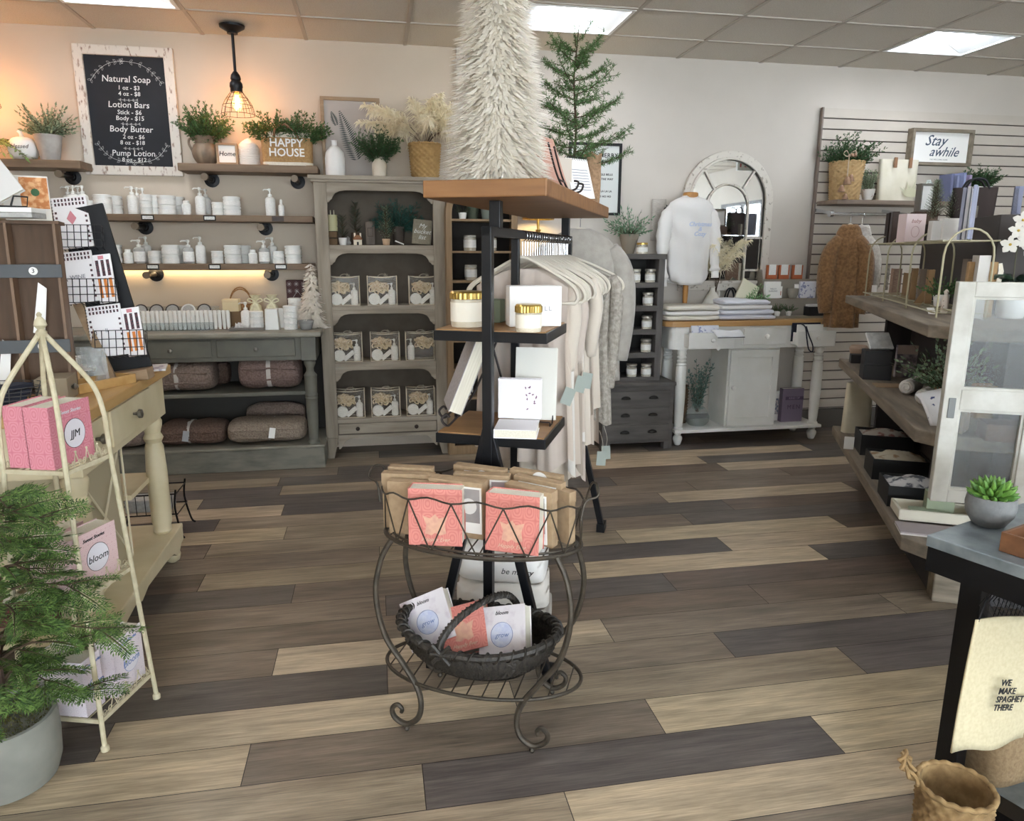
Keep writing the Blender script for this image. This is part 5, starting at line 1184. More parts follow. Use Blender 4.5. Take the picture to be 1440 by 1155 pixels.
t = thing('floral_planter', 'small white floral cup with grey sprigs on the slat wall shelf', 'plant', sl(1220, 4.8)); pot_round(t, .03, .05, .075, mat('floral_cup', 'dcd8d3', '9b6f63', rough=.5, scale=34, sharp=(.62, .68)), n=20); bush(random.Random(7), 30, .15, .5, 10, .016, .004, (0, 0, .06)).build('foliage', [M_g3, M_stem], t)
t = thing('tote_bag', 'cream canvas tote bag with leaf print and tan tabs on the slat wall shelf', 'bag', sl(1259, 4.87)); MB().sheet(bagfn(.29, .31, .07, .05, .29), 40, 14, True).build('bag_body', mat('tote_canvas', 'd8d2be', 'e2dccb', rough=.95, scale=10), t, True, angle=180)
for s in (-.06, .06): MB().box(s-.012, s+.012, -.05, -.04, .23, .3).build('tab', mat('leather_tan', '8f6a4e'), t, bevel=.002)
mb = MB(); rr = random.Random(2)
for i in range(13): a = .3+2.4*i/12; mb.leaf((.08, -.0485, .03), (cos(a), -.03, sin(a)), .07+.05*(i % 3)/2, .022, (0, 1, 0))
mb.build('leaf_print', mat('leaf_print', 'c3c2a6', rough=.9), t)
a, b = at(1286, 184, Y=4.93), at(1363, 234, Y=4.93)
t = thing('framed_sign', 'wood framed sign reading Stay awhile hanging on the slat wall', 'sign', ((a.x+b.x)/2, 4.96, b.z)); w_ = (b.x-a.x)/2+.01; h_ = at(1320, 181, Y=4.93).z-b.z
MB().frame(-w_, w_, 0, h_, .022, -.035, .024).build('frame', mat('driftwood_frame', '8a8070', '746a5b', rough=.7, scale=30, stretch=(.3, 1, 1)), t, bevel=.002); MB().box(-w_+.02, w_-.02, -.006, .01, .02, h_-.02).build('panel', M_paper, t)
M_slate = mat('slate_ink', '4a5768', rough=.8); text('Stay', 'lettering', M_slate, t, (-.045, -.0065, h_*.68), .105, shear=.45, bold=.0006); text('awhile', 'lettering', M_slate, t, (.035, -.0065, h_*.38), .095, shear=.45, bold=.0006); text('THE WELCOME HOME', 'lettering', M_grey, t, (0, -.0065, h_*.17), .013, space=1.2)
t = thing('box_plant', 'green juniper in a white square pot right of the Stay awhile sign', 'plant', (PX(1377, 4.8, 270), 4.8, 0)); t.location.z = slz
MB().box(-.065, .065, -.05, .05, 0, .11).build('pot', M_ceram, t, bevel=.004); squash(bush(random.Random(61), 80, .19, .95, 12, .018, .0045, (0, 0, .09), flatr=.6, lmin=.5), .12).build('foliage', [M_g2, M_stem], t)
for k, (px, hh2, m_) in enumerate(((1328, .19, '6d7291'), (1336, .18, '8289a8'), (1345, .2, '8e97bd'), (1353, .185, '9d8fb0'))):
    book('book', ['slate blue book left of the white square planter', 'blue-grey book, second of the row beside the white planter', 'light blue book, third of the row beside the white planter', 'lilac book touching the white square planter'][k], 'book', sl(px, 4.8), .02, .12, hh2, mat('cover_'+m_, m_, rough=.7), group='blue books on the slat wall shelf')
t = thing('bottle_tree', 'mini fir tree in a clear bottle on the slat wall shelf', 'ornament', sl(1304, 4.8)); MB().lathe([(.025, 0), (.03, .01), (.03, .12), (.015, .14), (.015, .15)], 16, cap=False).build('bottle', glass('bottle_glass', 'e8efee', alpha=.25), t, True)
mb = MB(); rr = random.Random(3)
for i in range(120): a = rr.uniform(0, 6.28); h = .01+.11*i/120; mb.leaf((0, 0, h+.02), (cos(a), sin(a), -.2), .024*(1-i/125), .004, (0, 0, 1))
mb.build('fir', M_g4, t)
# chrome hang rail and coats
t = thing('hang_rail', 'chrome waterfall rail under the slat wall shelf', 'rail', (0, 0, 0)); ry = 4.72; a, b = at(1172, 301, Y=ry), at(1240, 301, Y=ry)
M_chr = mat('chrome', 'd3d6da', rough=.15, metal=1); rzz = a.z
MB().tube([(a.x-.02, ry, rzz), (b.x+.25, ry, rzz)], .011, 10).build('bar', M_chr, t, True); MB().lathe([(.022, -.012), (.022, .012)], 14, (0, 0, 0)).build('end_knob', M_chr, t, True).matrix_local = RT((a.x-.02, ry, rzz), ry=pi/2)
for x in (a.x+.03, b.x+.2): MB().bar((x, ry, rzz), (x, 4.984, rzz+.04), .012, .022).build('bracket', M_chr, t)
M_teddy = mat('teddy_fleece', '94704a', '765637', rough=1, scale=60, bump=1, bscale=130, sheen=.3); M_teddyw = mat('white_fleece', 'd3cfc8', 'bdb8b0', rough=1, scale=60, bump=1, bscale=120)
def coat(name, label, x, y, ztop, H_, wd, dp, m_, rz=0, seed=0, sleeve=True, neck=.045):
    """a thick garment hanging on its hanger; local x is shoulder to shoulder"""
    t = thing(name, label, 'coat', (x, y, ztop), rz)
    def fn(u, v):
        a = 2*pi*u; sh = min(1, v/.14)
        w = neck+(wd-neck)*sh**.55; w += .02*v
        d = dp*(.5+.5*min(1, v/.2)) * (1+.25*v)
        f = .012*sin(6*a+seed)*v
        return ((w+f)*cos(a), (d+f)*sin(a), -H_*v-.0*sh)
    MB().sheet(fn, 44, 26, True).build('body', m_, t, True, angle=180, solid=.008)
    if sleeve:
        for s in (-1, 1):
            Q = spline([(s*(wd-.04), 0, -.09), (s*(wd+.02), 0, -.2), (s*(wd+.035), -.01, -.4), (s*(wd+.02), -.02, -H_*.86)], 6); n = len(Q)
            MB().tube(Q, [.045+.02*sin(pi*i/(n-1)) for i in range(n)], 12).build('sleeve', m_, t, True, angle=180)
    MB().tube(spline([(-wd*.8, 0, -.08), (0, 0, .0), (wd*.8, 0, -.08)], 6), .009, 8).build('hanger', M_cream2, t, True)
    MB().tube([(0, 0, -.01), (0, 0, .05)]+[(.015*sin(q)*1.0, 0, .065-.015*cos(q)) for q in [pi*i/8 for i in range(1, 11)]], .002, 5).build('hanger_hook', M_chr, t, True)
    return t
c0 = at(1180, 320, Y=4.72)
coat('teddy_coat', 'tan teddy fleece coat on a hanger in front of the slat wall', c0.x-.0, 4.60, rzz-.075, .70, .085, .05, M_teddy, rz=-.5, seed=1)
coat('teddy_coat', 'white fleece coat hanging behind the tan teddy coat', c0.x+.16, 4.70, rzz-.075, .5, .07, .035, M_teddyw, rz=-1.1, seed=2)
# ================= clothes rack =================
uu = V((cos(radians(-25)), sin(radians(-25)), 0)); vv = V((sin(radians(25)), cos(radians(25)), 0))
RZ = radians(-25)
rk = thing('clothes_rack', 'black metal clothes rack with a thick wooden top plank and two small side shelves', 'clothes rack', (.325, 2.115, 0), RZ)
M_plank = wood('oak_plank', '94683f', '7b532f', 'x', rough=.5, scale=10); M_plank2 = wood('oak_shelf', 'a07a50', '86623c', 'x', rough=.5, scale=9)
RL = 1.33
def rb(a, b, w=.028, t=None, name='tube'): return MB().bar(a, b, w, t).build(name, M_black, rk, bevel=.002)
for y in (0, RL):
    rb((0, y, 0.02), (0, y, 1.418), .03, .03, 'upright')
    for s in (-1, 1):
        rb((0, y, .83), (s*.19, y, .03), .028, .028, 'splayed_leg'); rb((s*.19, y-.03, .02), (s*.19, y+.05, .02), .04, .04, 'foot_plate')
rb((0, -.015, 1.405), (0, RL+.015, 1.405), .028, .028, 'hang_rail')
rb((.0, .33, 0.02), (.0, .33, 1.39), .026, .026, 'upright')
for y in (.09, RL-.08): rb((.0, y, 1.415), (.0, y, 1.495), .034, .034, 'stub_post')
MB().box(-.18, .18, -.04, RL+.0, 1.497, 1.545).build('top_plank', M_plank, rk, bevel=.004)
for z in (1.12, .80):
    MB().box(-.175, .175, .012, .335, z-.035, z-.004).build('shelf_rim', M_black, rk, bevel=.002); MB().box(-.168, .168, .017, .33, z-.005, z).build('shelf_board', M_plank2, rk)
rb((0, 0, .1), (0, RL, .1), .028, .028, 'base_bar')
def L2W(x, y, z): 
    q = V((.325, 2.115, 0))+uu*x+vv*y; return V((q.x, q.y, z))
# --- white feather tree on top ---
t = thing('feather_tree', 'tall fluffy white feather tree on the wooden top of the clothes rack', 'decoration', L2W(-.02, .17, 1.5455))
feather_cone(1.0, .115, 9000, .07, .0075, random.Random(42), .012).build('feathers', M_feath, t)
MB().lathe([(.085, 0), (.085, .02), (.075, .2), (.008, .97)], 20).build('core', M_feath, t, True)
# --- small larch on top ---
t = thing('fir_sapling', 'small artificial fir sapling in a burlap-wrapped pot on the rack top', 'plant', L2W(.05, 1.12, 1.5455))
MB().lathe([(.05, 0), (.065, .12), (.07, .15), (.05, .16)], 20).build('burlap_base', mat('moss_burlap', '6d644a', '534b36', rough=1, scale=50, bump=1), t, True)
rr = random.Random(17); mb = MB(); mb.m = 1; mb.tube([(0, 0, .1), (.01, 0, .3), (-.005, 0, .5), (.015, 0, .72)], [.006, .005, .004, .0015], 6)
def needles(q0, q1, n, ll, rr, mb):
    d = (q1-q0)
    for i in range(n):
        c = q0+d*rr.random(); 
        for k in range(5): mb.leaf(c, (rv(rr)+d.normalized()*.5), ll*rr.uniform(.7, 1.1), .0026, rv(rr), .5)
brs = []
for i in range(30):
    h = .14+.5*(i/29)**1.1; a = i*2.4; L_ = .24*(1-(h-.14)/.62)**.8*rr.uniform(.7, 1.1)+.03
    P = bez((0, 0, h), (cos(a)*L_*.4, sin(a)*L_*.4, h+.01), (cos(a)*L_*.8, sin(a)*L_*.8, h+.05), (cos(a)*L_, sin(a)*L_, h+.09), 6)
    mb.m = 1; mb.tube(P, [.003*(1-j/8) for j in range(7)], 4); mb.m = 0
    for j in range(1, 6):
        needles(P[j], P[j+1], 5 if h > .35 else 8, .017 if h > .35 else .024, rr, mb)
        if L_ > .1 and j < 5:
            for s in (-1, 1):
                q = P[j]; d2 = V((cos(a+s*.9), sin(a+s*.9), .25))*L_*.35; mb.m = 1; mb.tube([q, q+d2], .0012, 3); mb.m = 0; needles(q, q+d2, 9, .02, rr, mb)
needles(V((0, 0, .6)), V((.015, 0, .74)), 12, .018, rr, mb)
mb.build('foliage', [mat('fir_needle', '3a5a2e', '52743c', rough=.6, island=1), M_stem], t)
t = thing('burlap_bag', 'crumpled burlap gift bag standing beside the fir sapling', 'bag', L2W(.13, 1.14, 1.5455), RZ); MB().sheet(lambda u, v: ((.032+.012*sin(5*2*pi*u+v*5)*v)*cos(2*pi*u), (.028+.01*v)*sin(2*pi*u), .2*v+.01*sin(6*pi*u)*v), 32, 10, True).build('bag_body', mat('burlap', 'a5876a', '8b6f54', rough=1, scale=80, bump=.7), t, True, angle=180)
# books and calendar on the rack top
book('cookbook', 'pink hardback book leaning on a dark plate stand beside the feather tree', 'book', L2W(.10, .53, 1.5455), .16, .028, .2, mat('blush_cover', 'c49a8a', 'b98d7c', rough=.7, scale=10), rz=RZ+1.35, rx=-.35)
t = thing('book_easel', 'dark scrolled plate stand holding the pink book on the rack top', 'easel', L2W(.14, .5, 1.5455), RZ)
mb = MB()
for y in (-.05, .05): mb.tube(spline([(-.06, y, .16), (-.03, y, .06), (0, y, .008), (.035, y, .008), (.045, y, .03), (.03, y, .035)], 5), .0035, 6)
mb.tube([(-.02, -.05, .04), (-.02, .05, .04)], .003, 6); mb.tube([(0, 0, .006), (-.09, 0, .006)], .003, 6); mb.build('wire', mat('easel_iron', '2a2220', rough=.5, metal=.4), t, True)
t = flatpack('gift_box', 'taupe box with small letters behind the tent calendar on the rack top', 'box', 0, 0, 1.5455, .1, .05, .14, mat('taupe_box', 'cbc1b4', rough=.7)); t.location = L2W(.06, .73, 1.5455); t.rotation_euler = (0, 0, RZ+.3); text('AETR', 'lettering', M_ink, t, (.0, -.0255, .07), .014, space=1.6)
t = thing('desk_calendar', 'white spiral tent calendar on the right edge of the rack top', 'calendar', L2W(.12, .78, 1.5455), RZ+.9); MB().prism([(-.05, 0), (.045, 0), (0, .145)], 'x', -.055, .055).build('tent', M_paper, t); 
q = MB(); q.T = RT((0, -.026, .075), rx=-.33); [q.box(-.04, .04, -.0035, -.0028, -.05+.011*i, -.0475+.011*i) for i in range(8)]; q.build('printed_lines', M_grey, t)
mb = MB()
for i in range(12): mb.tube([(-.05+.009*i, .007*cos(q), .145+.007*sin(q)) for q in [2*pi*j/8 for j in range(8)]], .0012, 3, True)
mb.build('spiral', M_ink, t)
for k, (x, y) in enumerate(((.115, .93), (.125, .99))): flatpack('wooden_block', 'small pale wooden block near the far end of the rack top, %s' % ['nearer', 'farther'][k], 'block', 0, 0, 1.5455, .05, .03, .05 if k == 0 else .045, M_raw).location = L2W(x, y, 1.5455)
# --- side shelf, upper ---
s1, s2_ = 1.1205, .8005
def candle3(name, label, px, py, z, r, h):
    p = at(px, py, Z=z); t = thing(name, label, 'candle', (p.x, p.y, z))
    MB().lathe([(r*.94, 0), (r*.98, .006), (r*.98, h-.004)], 32).build('wax', mat('wax_ivory', 'e9dfc8', rough=.35), t, True)
    MB().lathe([(r, 0), (r, h), (r*.985, h)], 32, cap=False).build('glass_jar', glass('jar_glass', 'f2f0ea', alpha=.25), t, True)
    MB().lathe([(r*1.01, h*.2), (r*1.01, h*.86)], 32, cap=False).build('paper_label', mat('ivory_label', 'efe8d8', rough=.7), t, True)
    l = MB().sheet(lambda u, v: ((r*1.03+.0012*sin(2*pi*u*26))*cos(2*pi*u), (r*1.03+.0012*sin(2*pi*u*26))*sin(2*pi*u), h-.002+.018*v), 104, 1, True).lathe([(r*1.03, h+.016), (r*.95, h+.021), (.002, h+.022)], 40, cap=False).build('gold_lid', M_gold, t, True)
    return t
candle3('jar_candle', 'wide ivory three-wick candle with gold lid on the upper rack shelf', 657, 459, s1, .051, .088)
candle3('jar_candle', 'small ivory candle with ribbed gold lid in front of the white box', 743, 466, s1, .038, .058)
t = flatpack('gift_box', 'large white gift box with faint letters on the upper rack shelf', 'box', 0, 0, s1, .165, .07, .125, M_paper); t.location = L2W(.07, .19, s1); t.rotation_euler = (0, 0, RZ+.42)
t.location = at(750, 458, Z=s1); text('STILL', 'lettering', M_grey, t, (.02, -.0355, .055), .02, space=1.4)
t = flatpack('gift_box', 'sage green box behind the black post on the upper rack shelf', 'box', 0, 0, s1, .045, .06, .075, mat('sage_box', '6f7863', rough=.7)); t.location = at(698, 453, Z=s1); t.rotation_euler = (0, 0, RZ)
# --- side shelf, lower ---
M_graybook = mat('grey_book_cloth', 'b4b0b0', 'a29e9f', rough=.8, scale=90)
p = at(652, 598, Z=s2_); t = book('large_book', 'large pale grey book leaning on an iron easel on the lower rack shelf', 'book', (p.x-.03, p.y+.06, s2_+.045), .19, .045, .25, M_graybook, rz=RZ-1.15, rx=-.38)
t = thing('book_easel', 'black iron scroll easel holding the grey book on the lower rack shelf', 'easel', (p.x-.0, p.y+.05, s2_), RZ-1.15)
mb = MB()
for x in (-.06, .06): mb.tube(spline([(x, .12, .3), (x, .03, .1), (x, -.04, .01), (x, -.06, .006), (x, -.07, .025), (x, -.055, .04), (x, -.045, .03)], 5), .004, 6)
mb.tube([(-.06, .03, .1), (.06, .03, .1)], .003, 6); mb.tube([(0, .1, .26), (0, .17, .006)], .004, 6)
mb.tube([(-.06, .12, .3), (0, .13, .29), (.06, .12, .3)], .003, 6); mb.build('scroll_wire', mat('easel_iron', '2a2220'), t, True)
p = at(763, 580, Z=s2_); book('large_book', 'large cream book leaning on a small easel at the right of the lower rack shelf', 'book', tuple(L2W(.1, .2, s2_+.012)), .135, .03, .235, mat('cream_cover', 'd9d7cf', rough=.7), rz=RZ+.12, rx=-.22)
t = thing('book_easel', 'small dark easel under the cream book on the lower rack shelf', 'easel', tuple(L2W(.1, .185, s2_)), RZ)
mb = MB()
for x in (-.05, .06): mb.tube([(x, .05, .1), (x, .0, .006), (x, -.035, .006), (x, -.037, .018)], .0025, 5)
mb.tube([(-.05, -.037, .018), (.06, -.037, .018)], .0025, 5); mb.build('wire', mat('easel_iron', '2a2220'), t, True)
M_lil = mat('pale_lilac_cover', 'e6e1e6', rough=.7); M_spine = mat('white_cover', 'e9e6e8', rough=.7)
def titled(t, d, h, w):
    text('LIVE, LAUGH, BLOOM', 'spine_lettering', M_ink, t, (-w/2-.0006, 0, h*.5), .011, rot=(pi/2, pi/2, -pi/2), bold=.0002)
p = at(741, 600, Z=s2_); 
t = book('small_book', 'flat white book under the two upright ones on the lower rack shelf', 'book', (0, 0, 0), .13, .028, .14, M_spine); t.rotation_euler = (pi/2, 0, RZ+.15); t.location = at(735, 608, Z=s2_)+V((0, .055, .0145))
for k, (dx, dy) in enumerate(((-.033, .03), (.012, .015))):
    t = book('small_book', ['slim white book with a lettered spine, left of the pair on the flat book', 'small white floral book, right of the pair on the flat book'][k], 'book', at(738, 606, Z=s2_)+V((dx, dy+.03, .03)), .1 if k else .08, .024, .128, M_lil if k else M_spine, rz=RZ+.1)
    titled(t, .02, .128, .1 if k else .08)
    if k:
        mb = MB(); rr = random.Random(3)
        for i in range(16): a = rr.uniform(0, 6.28); mb.leaf((rr.uniform(-.03, .035), -.0125, rr.uniform(.03, .11)), (cos(a), 0, sin(a)), .01, .005, (0, 1, 0))
        mb.build('flower_print', mat('plum_print', '7a5a70', rough=.8), t)
# --- garments on the rail ---
M_gar = [mat('garment_sand', 'c0b2a4', rough=.95, sheen=.2), mat('garment_blush', 'c1b4a9', rough=.95, sheen=.2), mat('garment_oat', 'cbc0b2', rough=.95, sheen=.2), mat('garment_taupe', 'a79a8d', rough=.95, sheen=.2), mat('garment_white', 'd2cdc6', rough=.95, sheen=.2)]
M_hang = mat('velvet_hanger', 'cfc7b9', rough=.8); M_wool = mat('boucle_grey', 'aea79d', '90897f', rough=1, scale=60, bump=1.2, bscale=110)
def garment(y, m_, label, wd=.2, len_=.7, seed=0, thick=.012, hem=.0, hood=False, sleeve=.35, rot=0):
    """garment hung on a flocked hanger; local x = across shoulders, hook at z=0"""
    t = thing('hanging_garment', label, 'garment', L2W(.015, y, 1.392), RZ+rot, 'garments on the black rack'); rr = random.Random(seed)
    # hanger: shoulders, lower bar and hook
    mb = MB(); S = wd*1.2
    arm = spline([(-S, 0, -.185), (-S*.88, 0, -.15), (-S*.45, 0, -.1), (-.03, 0, -.07), (0, 0, -.062), (.03, 0, -.07), (S*.45, 0, -.1), (S*.88, 0, -.15), (S, 0, -.185), (S*.97, 0, -.208), (S*.85, 0, -.212), (0, 0, -.212), (-S*.85, 0, -.212), (-S*.97, 0, -.208)], 4, True)
    mb.tube(arm, .0065, 6, True); mb.build('hanger', M_hang, t, True)
    MB().tube([(0, 0, -.062), (0, 0, -.01)]+[(.017*sin(q), 0, .008-.017*cos(q)+.0) for q in [pi*i/8 for i in range(1, 12)]], .0017, 5).build('hook', M_chr, t, True)
    ph = rr.uniform(0, 6)
    def side(s):
        def fn(u, v):
            x = -1+2*u; ax = abs(x)
            ztop = -.085-.075*ax**1.2 - (.03+hem*.0 if ax < .32 else 0)*(1-ax/.32 if ax < .32 else 0)*(1.6 if s < 0 else .6)
            w = wd*(1-.12*min(1, v*3)+.18*v)
            fold = .013*sin(x*10+ph)+.010*sin(x*19+ph*2)+.005*sin(x*31+ph)
            yy = s*(thick*.5+.004)*(1 if ax < .97 else .2)+fold*(.15+v)*1.1+.015*v*sin(3*x+ph)
            zb = -len_-.02*sin(x*5+ph)-hem*max(0, x)
            z = ztop+(zb-ztop)*v
            return (x*w, yy, z)
        return fn
    mb = MB(); mb.sheet(side(-1), 26, 16); mb.sheet(side(1), 26, 16); mb.build('cloth', m_, t, True, angle=180)
    if sleeve:
        for s in (-1, 1):
            Q = spline([(s*wd*.95, 0, -.15), (s*wd*1.08, -.01, -.25), (s*wd*1.02, -.015+.01*sin(seed), -.15-sleeve*.7), (s*wd*.98, .0, -.15-sleeve)], 4); n = len(Q)
            MB().tube(Q, [.016+.014*sin(pi*min(1, .25+.6*i/(n-1))) for i in range(n)], 8).build('sleeve', m_, t, True, angle=180)
    return t
adj = ['sand', 'blush', 'oat', 'taupe', 'off-white']
ys = [.365+.039*i for i in range(22)]
for i, y in enumerate(ys):
    ci = [1, 0, 2, 1, 4, 0, 2, 1, 3, 0, 1, 4, 2, 0, 1, 2, 0, 4, 1, 2, 0, 1][i]
    garment(y, M_gar[ci], '%s top on a flocked hanger, %s from the front of the clothes rack' % (adj[ci], (ORD+['fifteenth', 'sixteenth', 'seventeenth', 'eighteenth', 'nineteenth', 'twentieth', 'twenty-first', 'twenty-second'])[i]), wd=.158+.014*sin(i*1.7), len_=[.78, .72, .86, .66, .8, .7, .9, .74][i % 8], seed=i, hem=.06*(i % 3), sleeve=[0, 0, .3, 0, 0][i % 5], rot=.06*sin(i*2.3))
garment(1.22, M_wool, 'grey boucle cardigan hanging near the far end of the clothes rack', wd=.21, len_=.8, seed=40, thick=.05, sleeve=.5)
rb((0, RL, 1.52), (0, RL+.22, 1.52), .016, .016, 'faceout_arm')
q = L2W(.02, RL+.2, 1.52); coat('hanging_sweatshirt', 'large soft grey sweatshirt hanging at the far end of the clothes rack', q.x, q.y, 1.455, .74, .185, .075, mat('sweater_grey', 'aaa49b', 'a09a91', rough=1, scale=30, bump=.3, bscale=200, sheen=.2), rz=-.1, seed=3)
# hang tags
M_tag = mat('sage_tag', '9ba39b', rough=.7)
for k, (px, py, Y) in enumerate(((801, 552, 2.35), (818, 535, 2.5), (826, 530, 2.6), (846, 640, 2.75), (852, 632, 2.9))):
    t = thing('garment_tag', ['pale green hang tag in front of the tops, tilted', 'grey-green hang tag right of the tilted one', 'dark grey-green hang tag, highest of the cluster', 'green hang tag low beside the right leg', 'sage tag lowest behind the garments'][k], 'tag', at(px, py, Y=Y)); q = MB(); q.T = RT(ry=.35-.1*k, rz=-.2)
    q.box(-.019, .019, -.0008, .0008, -.045, .015); q.build('card', M_tag, t); MB().tube(spline([(0, 0, .013), (.004, .0, .05), (-.006, .02, .1)], 4), .0008, 4).build('string', M_hang, t)
# folded garments on the base of the rack
M_fg = mat('folded_grey', 'a9a49e', 'b4afa9', rough=.95, scale=20)
def pile(px, py, w, d, h, z, label, m_, sd, rz=RZ):
    p = at(px, py, Z=z); o = MB().sheet(lambda u, v: ((lambda a, ph: ((abs(sin(ph))**.4)*(1 if sin(ph) > 0 else -1)*w/2, (abs(cos(a))**.5)*(1 if cos(a) > 0 else -1)*d/2*max(0, cos(ph))**.2, max(0, h/2+(abs(sin(a))**.7)*(1 if sin(a) > 0 else -1)*h/2*max(0, cos(ph))**.25+noise.noise(V((ph*2+sd, a*1.5, sd)))*.02*(sin(a) > 0))))(2*pi*u, -pi/2+pi*v)), 32, 24, True).build('folded_garment', m_, None, True, angle=180); o.location = p; o.rotation_euler = (0, 0, rz); return tag(o, label, 'garment')
def pile3(x, y, z, w, d, h, label, m_, sd):
    q = at(718, 905, Z=0); o = MB().sheet(lambda u, v: ((lambda a, ph: ((abs(sin(ph))**.4)*(1 if sin(ph) > 0 else -1)*w/2, (abs(cos(a))**.5)*(1 if cos(a) > 0 else -1)*d/2*max(0, cos(ph))**.2, max(0, h/2+(abs(sin(a))**.7)*(1 if sin(a) > 0 else -1)*h/2*max(0, cos(ph))**.25+noise.noise(V((ph*2+sd, a*1.5, sd)))*.03*(sin(a) > 0))))(2*pi*u, -pi/2+pi*v)), 32, 24, True).build('folded_garment', m_, None, True, angle=180); o.location = (q.x+x, q.y+.13+y, z); o.rotation_euler = (0, 0, RZ+.1*sd); return tag(o, label, 'garment')
pile3(0, 0, .001, .34, .22, .11, 'grey folded sweatshirt at the bottom of the rack pile', M_fg, 1); pile3(0, 0, .105, .33, .22, .1, 'pale grey folded sweatshirt in the middle of the rack pile', M_gar[4], 2)
o = pile3(.0, 0, .2, .31, .2, .12, 'white folded sweatshirt with black print, top of the pile in the rack', M_sw, 1)
text('be merry', 'lettering', M_ink, o, (.06, -.1, .06), .03, shear=.3)
# ================= reclaimed wood gondola at the right =================
GR = atan2(-.447, .894)
M_rw = mat('reclaimed_wood', '8b7f6f', '6f6558', rough=.8, scale=30, stretch=(1, .12, 1), detail=6, bump=.3); M_rwx = mat('reclaimed_wood_end', '958978', '6d6254', rough=.8, scale=30, stretch=(.15, 1, 1), detail=6, bump=.3)
M_dp = mat('dark_boards', '2f2d2f', '3c393a', rough=.7, scale=12, stretch=(1, 1, .1)); GO = V((1.89, 2.185, 0)); gu = V((.894, -.447, 0)); gv = V((.447, .894, 0))
gd = thing('display_gondola', 'three-tier reclaimed wood display unit with thick chamfered shelves at the right', 'display shelf', tuple(GO), GR)
for z, th in ((1.1, .045), (.72, .05), (.3, .055)):
    MB().prism([(0, .09), (.085, 0), (1.25, 0), (1.25, 1.96), (0, 1.96)], 'z', z-th, z).build('shelf_board', M_rw, gd, bevel=.005)
MB().box(.33, 1.25, .3, 1.9, .1, 1.06).build('core_boards', M_dp, gd); MB().box(.2, 1.25, .26, 1.9, 0, .1).build('toe_kick', M_blackm, gd); MB().box(.17, 1.25, .22, .27, 0, .245).box(.17, .22, .22, 1.9, .0, .245).build('base_boards', M_dp, gd, bevel=.003)
MB().box(.16, .30, .2, .28, 0, .245).build('base_block', M_rwx, gd, bevel=.006)
for y in (.55, 1.75): MB().box(.2, .34, y, y+.05, .3, 1.06).build('support_post', M_dp, gd)
def gp(px, py, z): p = at(px, py, Z=z); return V((p.x, p.y, z+.0005))
def gin(px, py, z, d=.0): return gp(px, py, z)+gu*d
# --- top tier books and wire stand ---
M_gb = [mat('cover_patterned', '7b746b', 'a39c90', rough=.8, scale=70), mat('cover_brown', '8c7464', 'a38c7a', rough=.8, scale=60, stretch=(1, 1, 4)), mat('cover_kraft', '8f7350', rough=.8), mat('cover_taupe', '74685c', rough=.8)]
zt_ = 1.1
for px, py, w, d, h, m_, rz, ry, lb in ((1224, 404, .12, .035, .165, M_gb[0], 0, .05, 'grey patterned book at the far left end of the top gondola shelf'), (1236, 408, .12, .02, .165, M_gb[0], .0, .04, 'second grey patterned book on the top gondola shelf'),
      (1247, 414, .13, .045, .155, M_gb[1], .05, 0, 'brown striped fabric book on the top gondola shelf'), (1263, 420, .12, .03, .14, M_gb[2], .1, 0, 'kraft bound book on the top gondola shelf'), (1338, 442, .12, .03, .225, M_gb[3], .0, 0, 'tall taupe book beside the white window frame'), (1353, 446, .14, .04, .24, mat('cover_chalk', 'c9c6c0'), 0, 0, 'pale chalk-white book behind the window frame stile')):
    t = book('book', lb, 'book', gin(px, py, zt_, .04), w, d, h, m_, rz=GR+1.45+rz); t.rotation_euler.rotate_axis('Y', ry)
t = book('book', 'kraft book leaning far over on the top gondola shelf', 'book', gin(1282, 432, zt_, .02)+V((0, 0, .012)), .09, .03, .12, M_gb[2], rz=GR+1.3); t.rotation_euler = (.5, 0, GR+1.3)
flatpack('price_card', 'white card leaning between the grey and brown books', 'card', 0, 0, 0, .03, .003, .045, M_paper, rx=-.3, rz=-.6).location = gp(1229, 411, zt_)
flatpack('swing_tag', 'small white tag lying at the edge of the top gondola shelf', 'tag', 0, 0, 0, .03, .002, .035, M_paper, rx=-.8, rz=-.3).location = gp(1311, 442, zt_)
flatpack('tissue_packet', 'clear wrapped packet at the very end of the top gondola shelf', 'packet', 0, 0, 0, .08, .04, .08, glass('clear_pvc', 'e9e4da'), rz=-.5).location = gp(1207, 402, zt_)
def spot(px, x, z, ry=False):
    """a place at local x on the gondola, height z, that lies at column px of the photograph"""
    best = None
    for i in range(190):
        y = .02+1.9*i/189; q = GO+gu*x+gv*y; d = V((q.x, q.y, z-CH)); X = 720+FPX*d.dot(_rt)/d.dot(_f)
        if best is None or abs(X-px) < best[0]: best = (abs(X-px), q, y)
    return best[2] if ry else (best[1].x, best[1].y, z)
wy_a, wy_b = spot(1347, .14, 1.4, True), spot(1228, .14, 1.4, True); WL = wy_b-wy_a; wq = GO+gv*wy_a+gu*.1
ws = thing('wire_shelf', 'cream wire two-tier stand with hooped sides on the top gondola shelf', 'stand', (wq.x, wq.y, 1.1005), GR); M_cw = mat('cream_wire', 'a9a285', rough=.6)
for k in range(4):
    y = WL*k/3; mb = MB(); mb.tube([(0, y, 0), (0, y, .24)]+[(.085-.085*cos(q), y, .24+.1*sin(q)) for q in [pi*i/10 for i in range(1, 10)]]+[(.17, y, .24), (.17, y, 0)], .004, 6); mb.build('hoop', M_cw, ws, True)
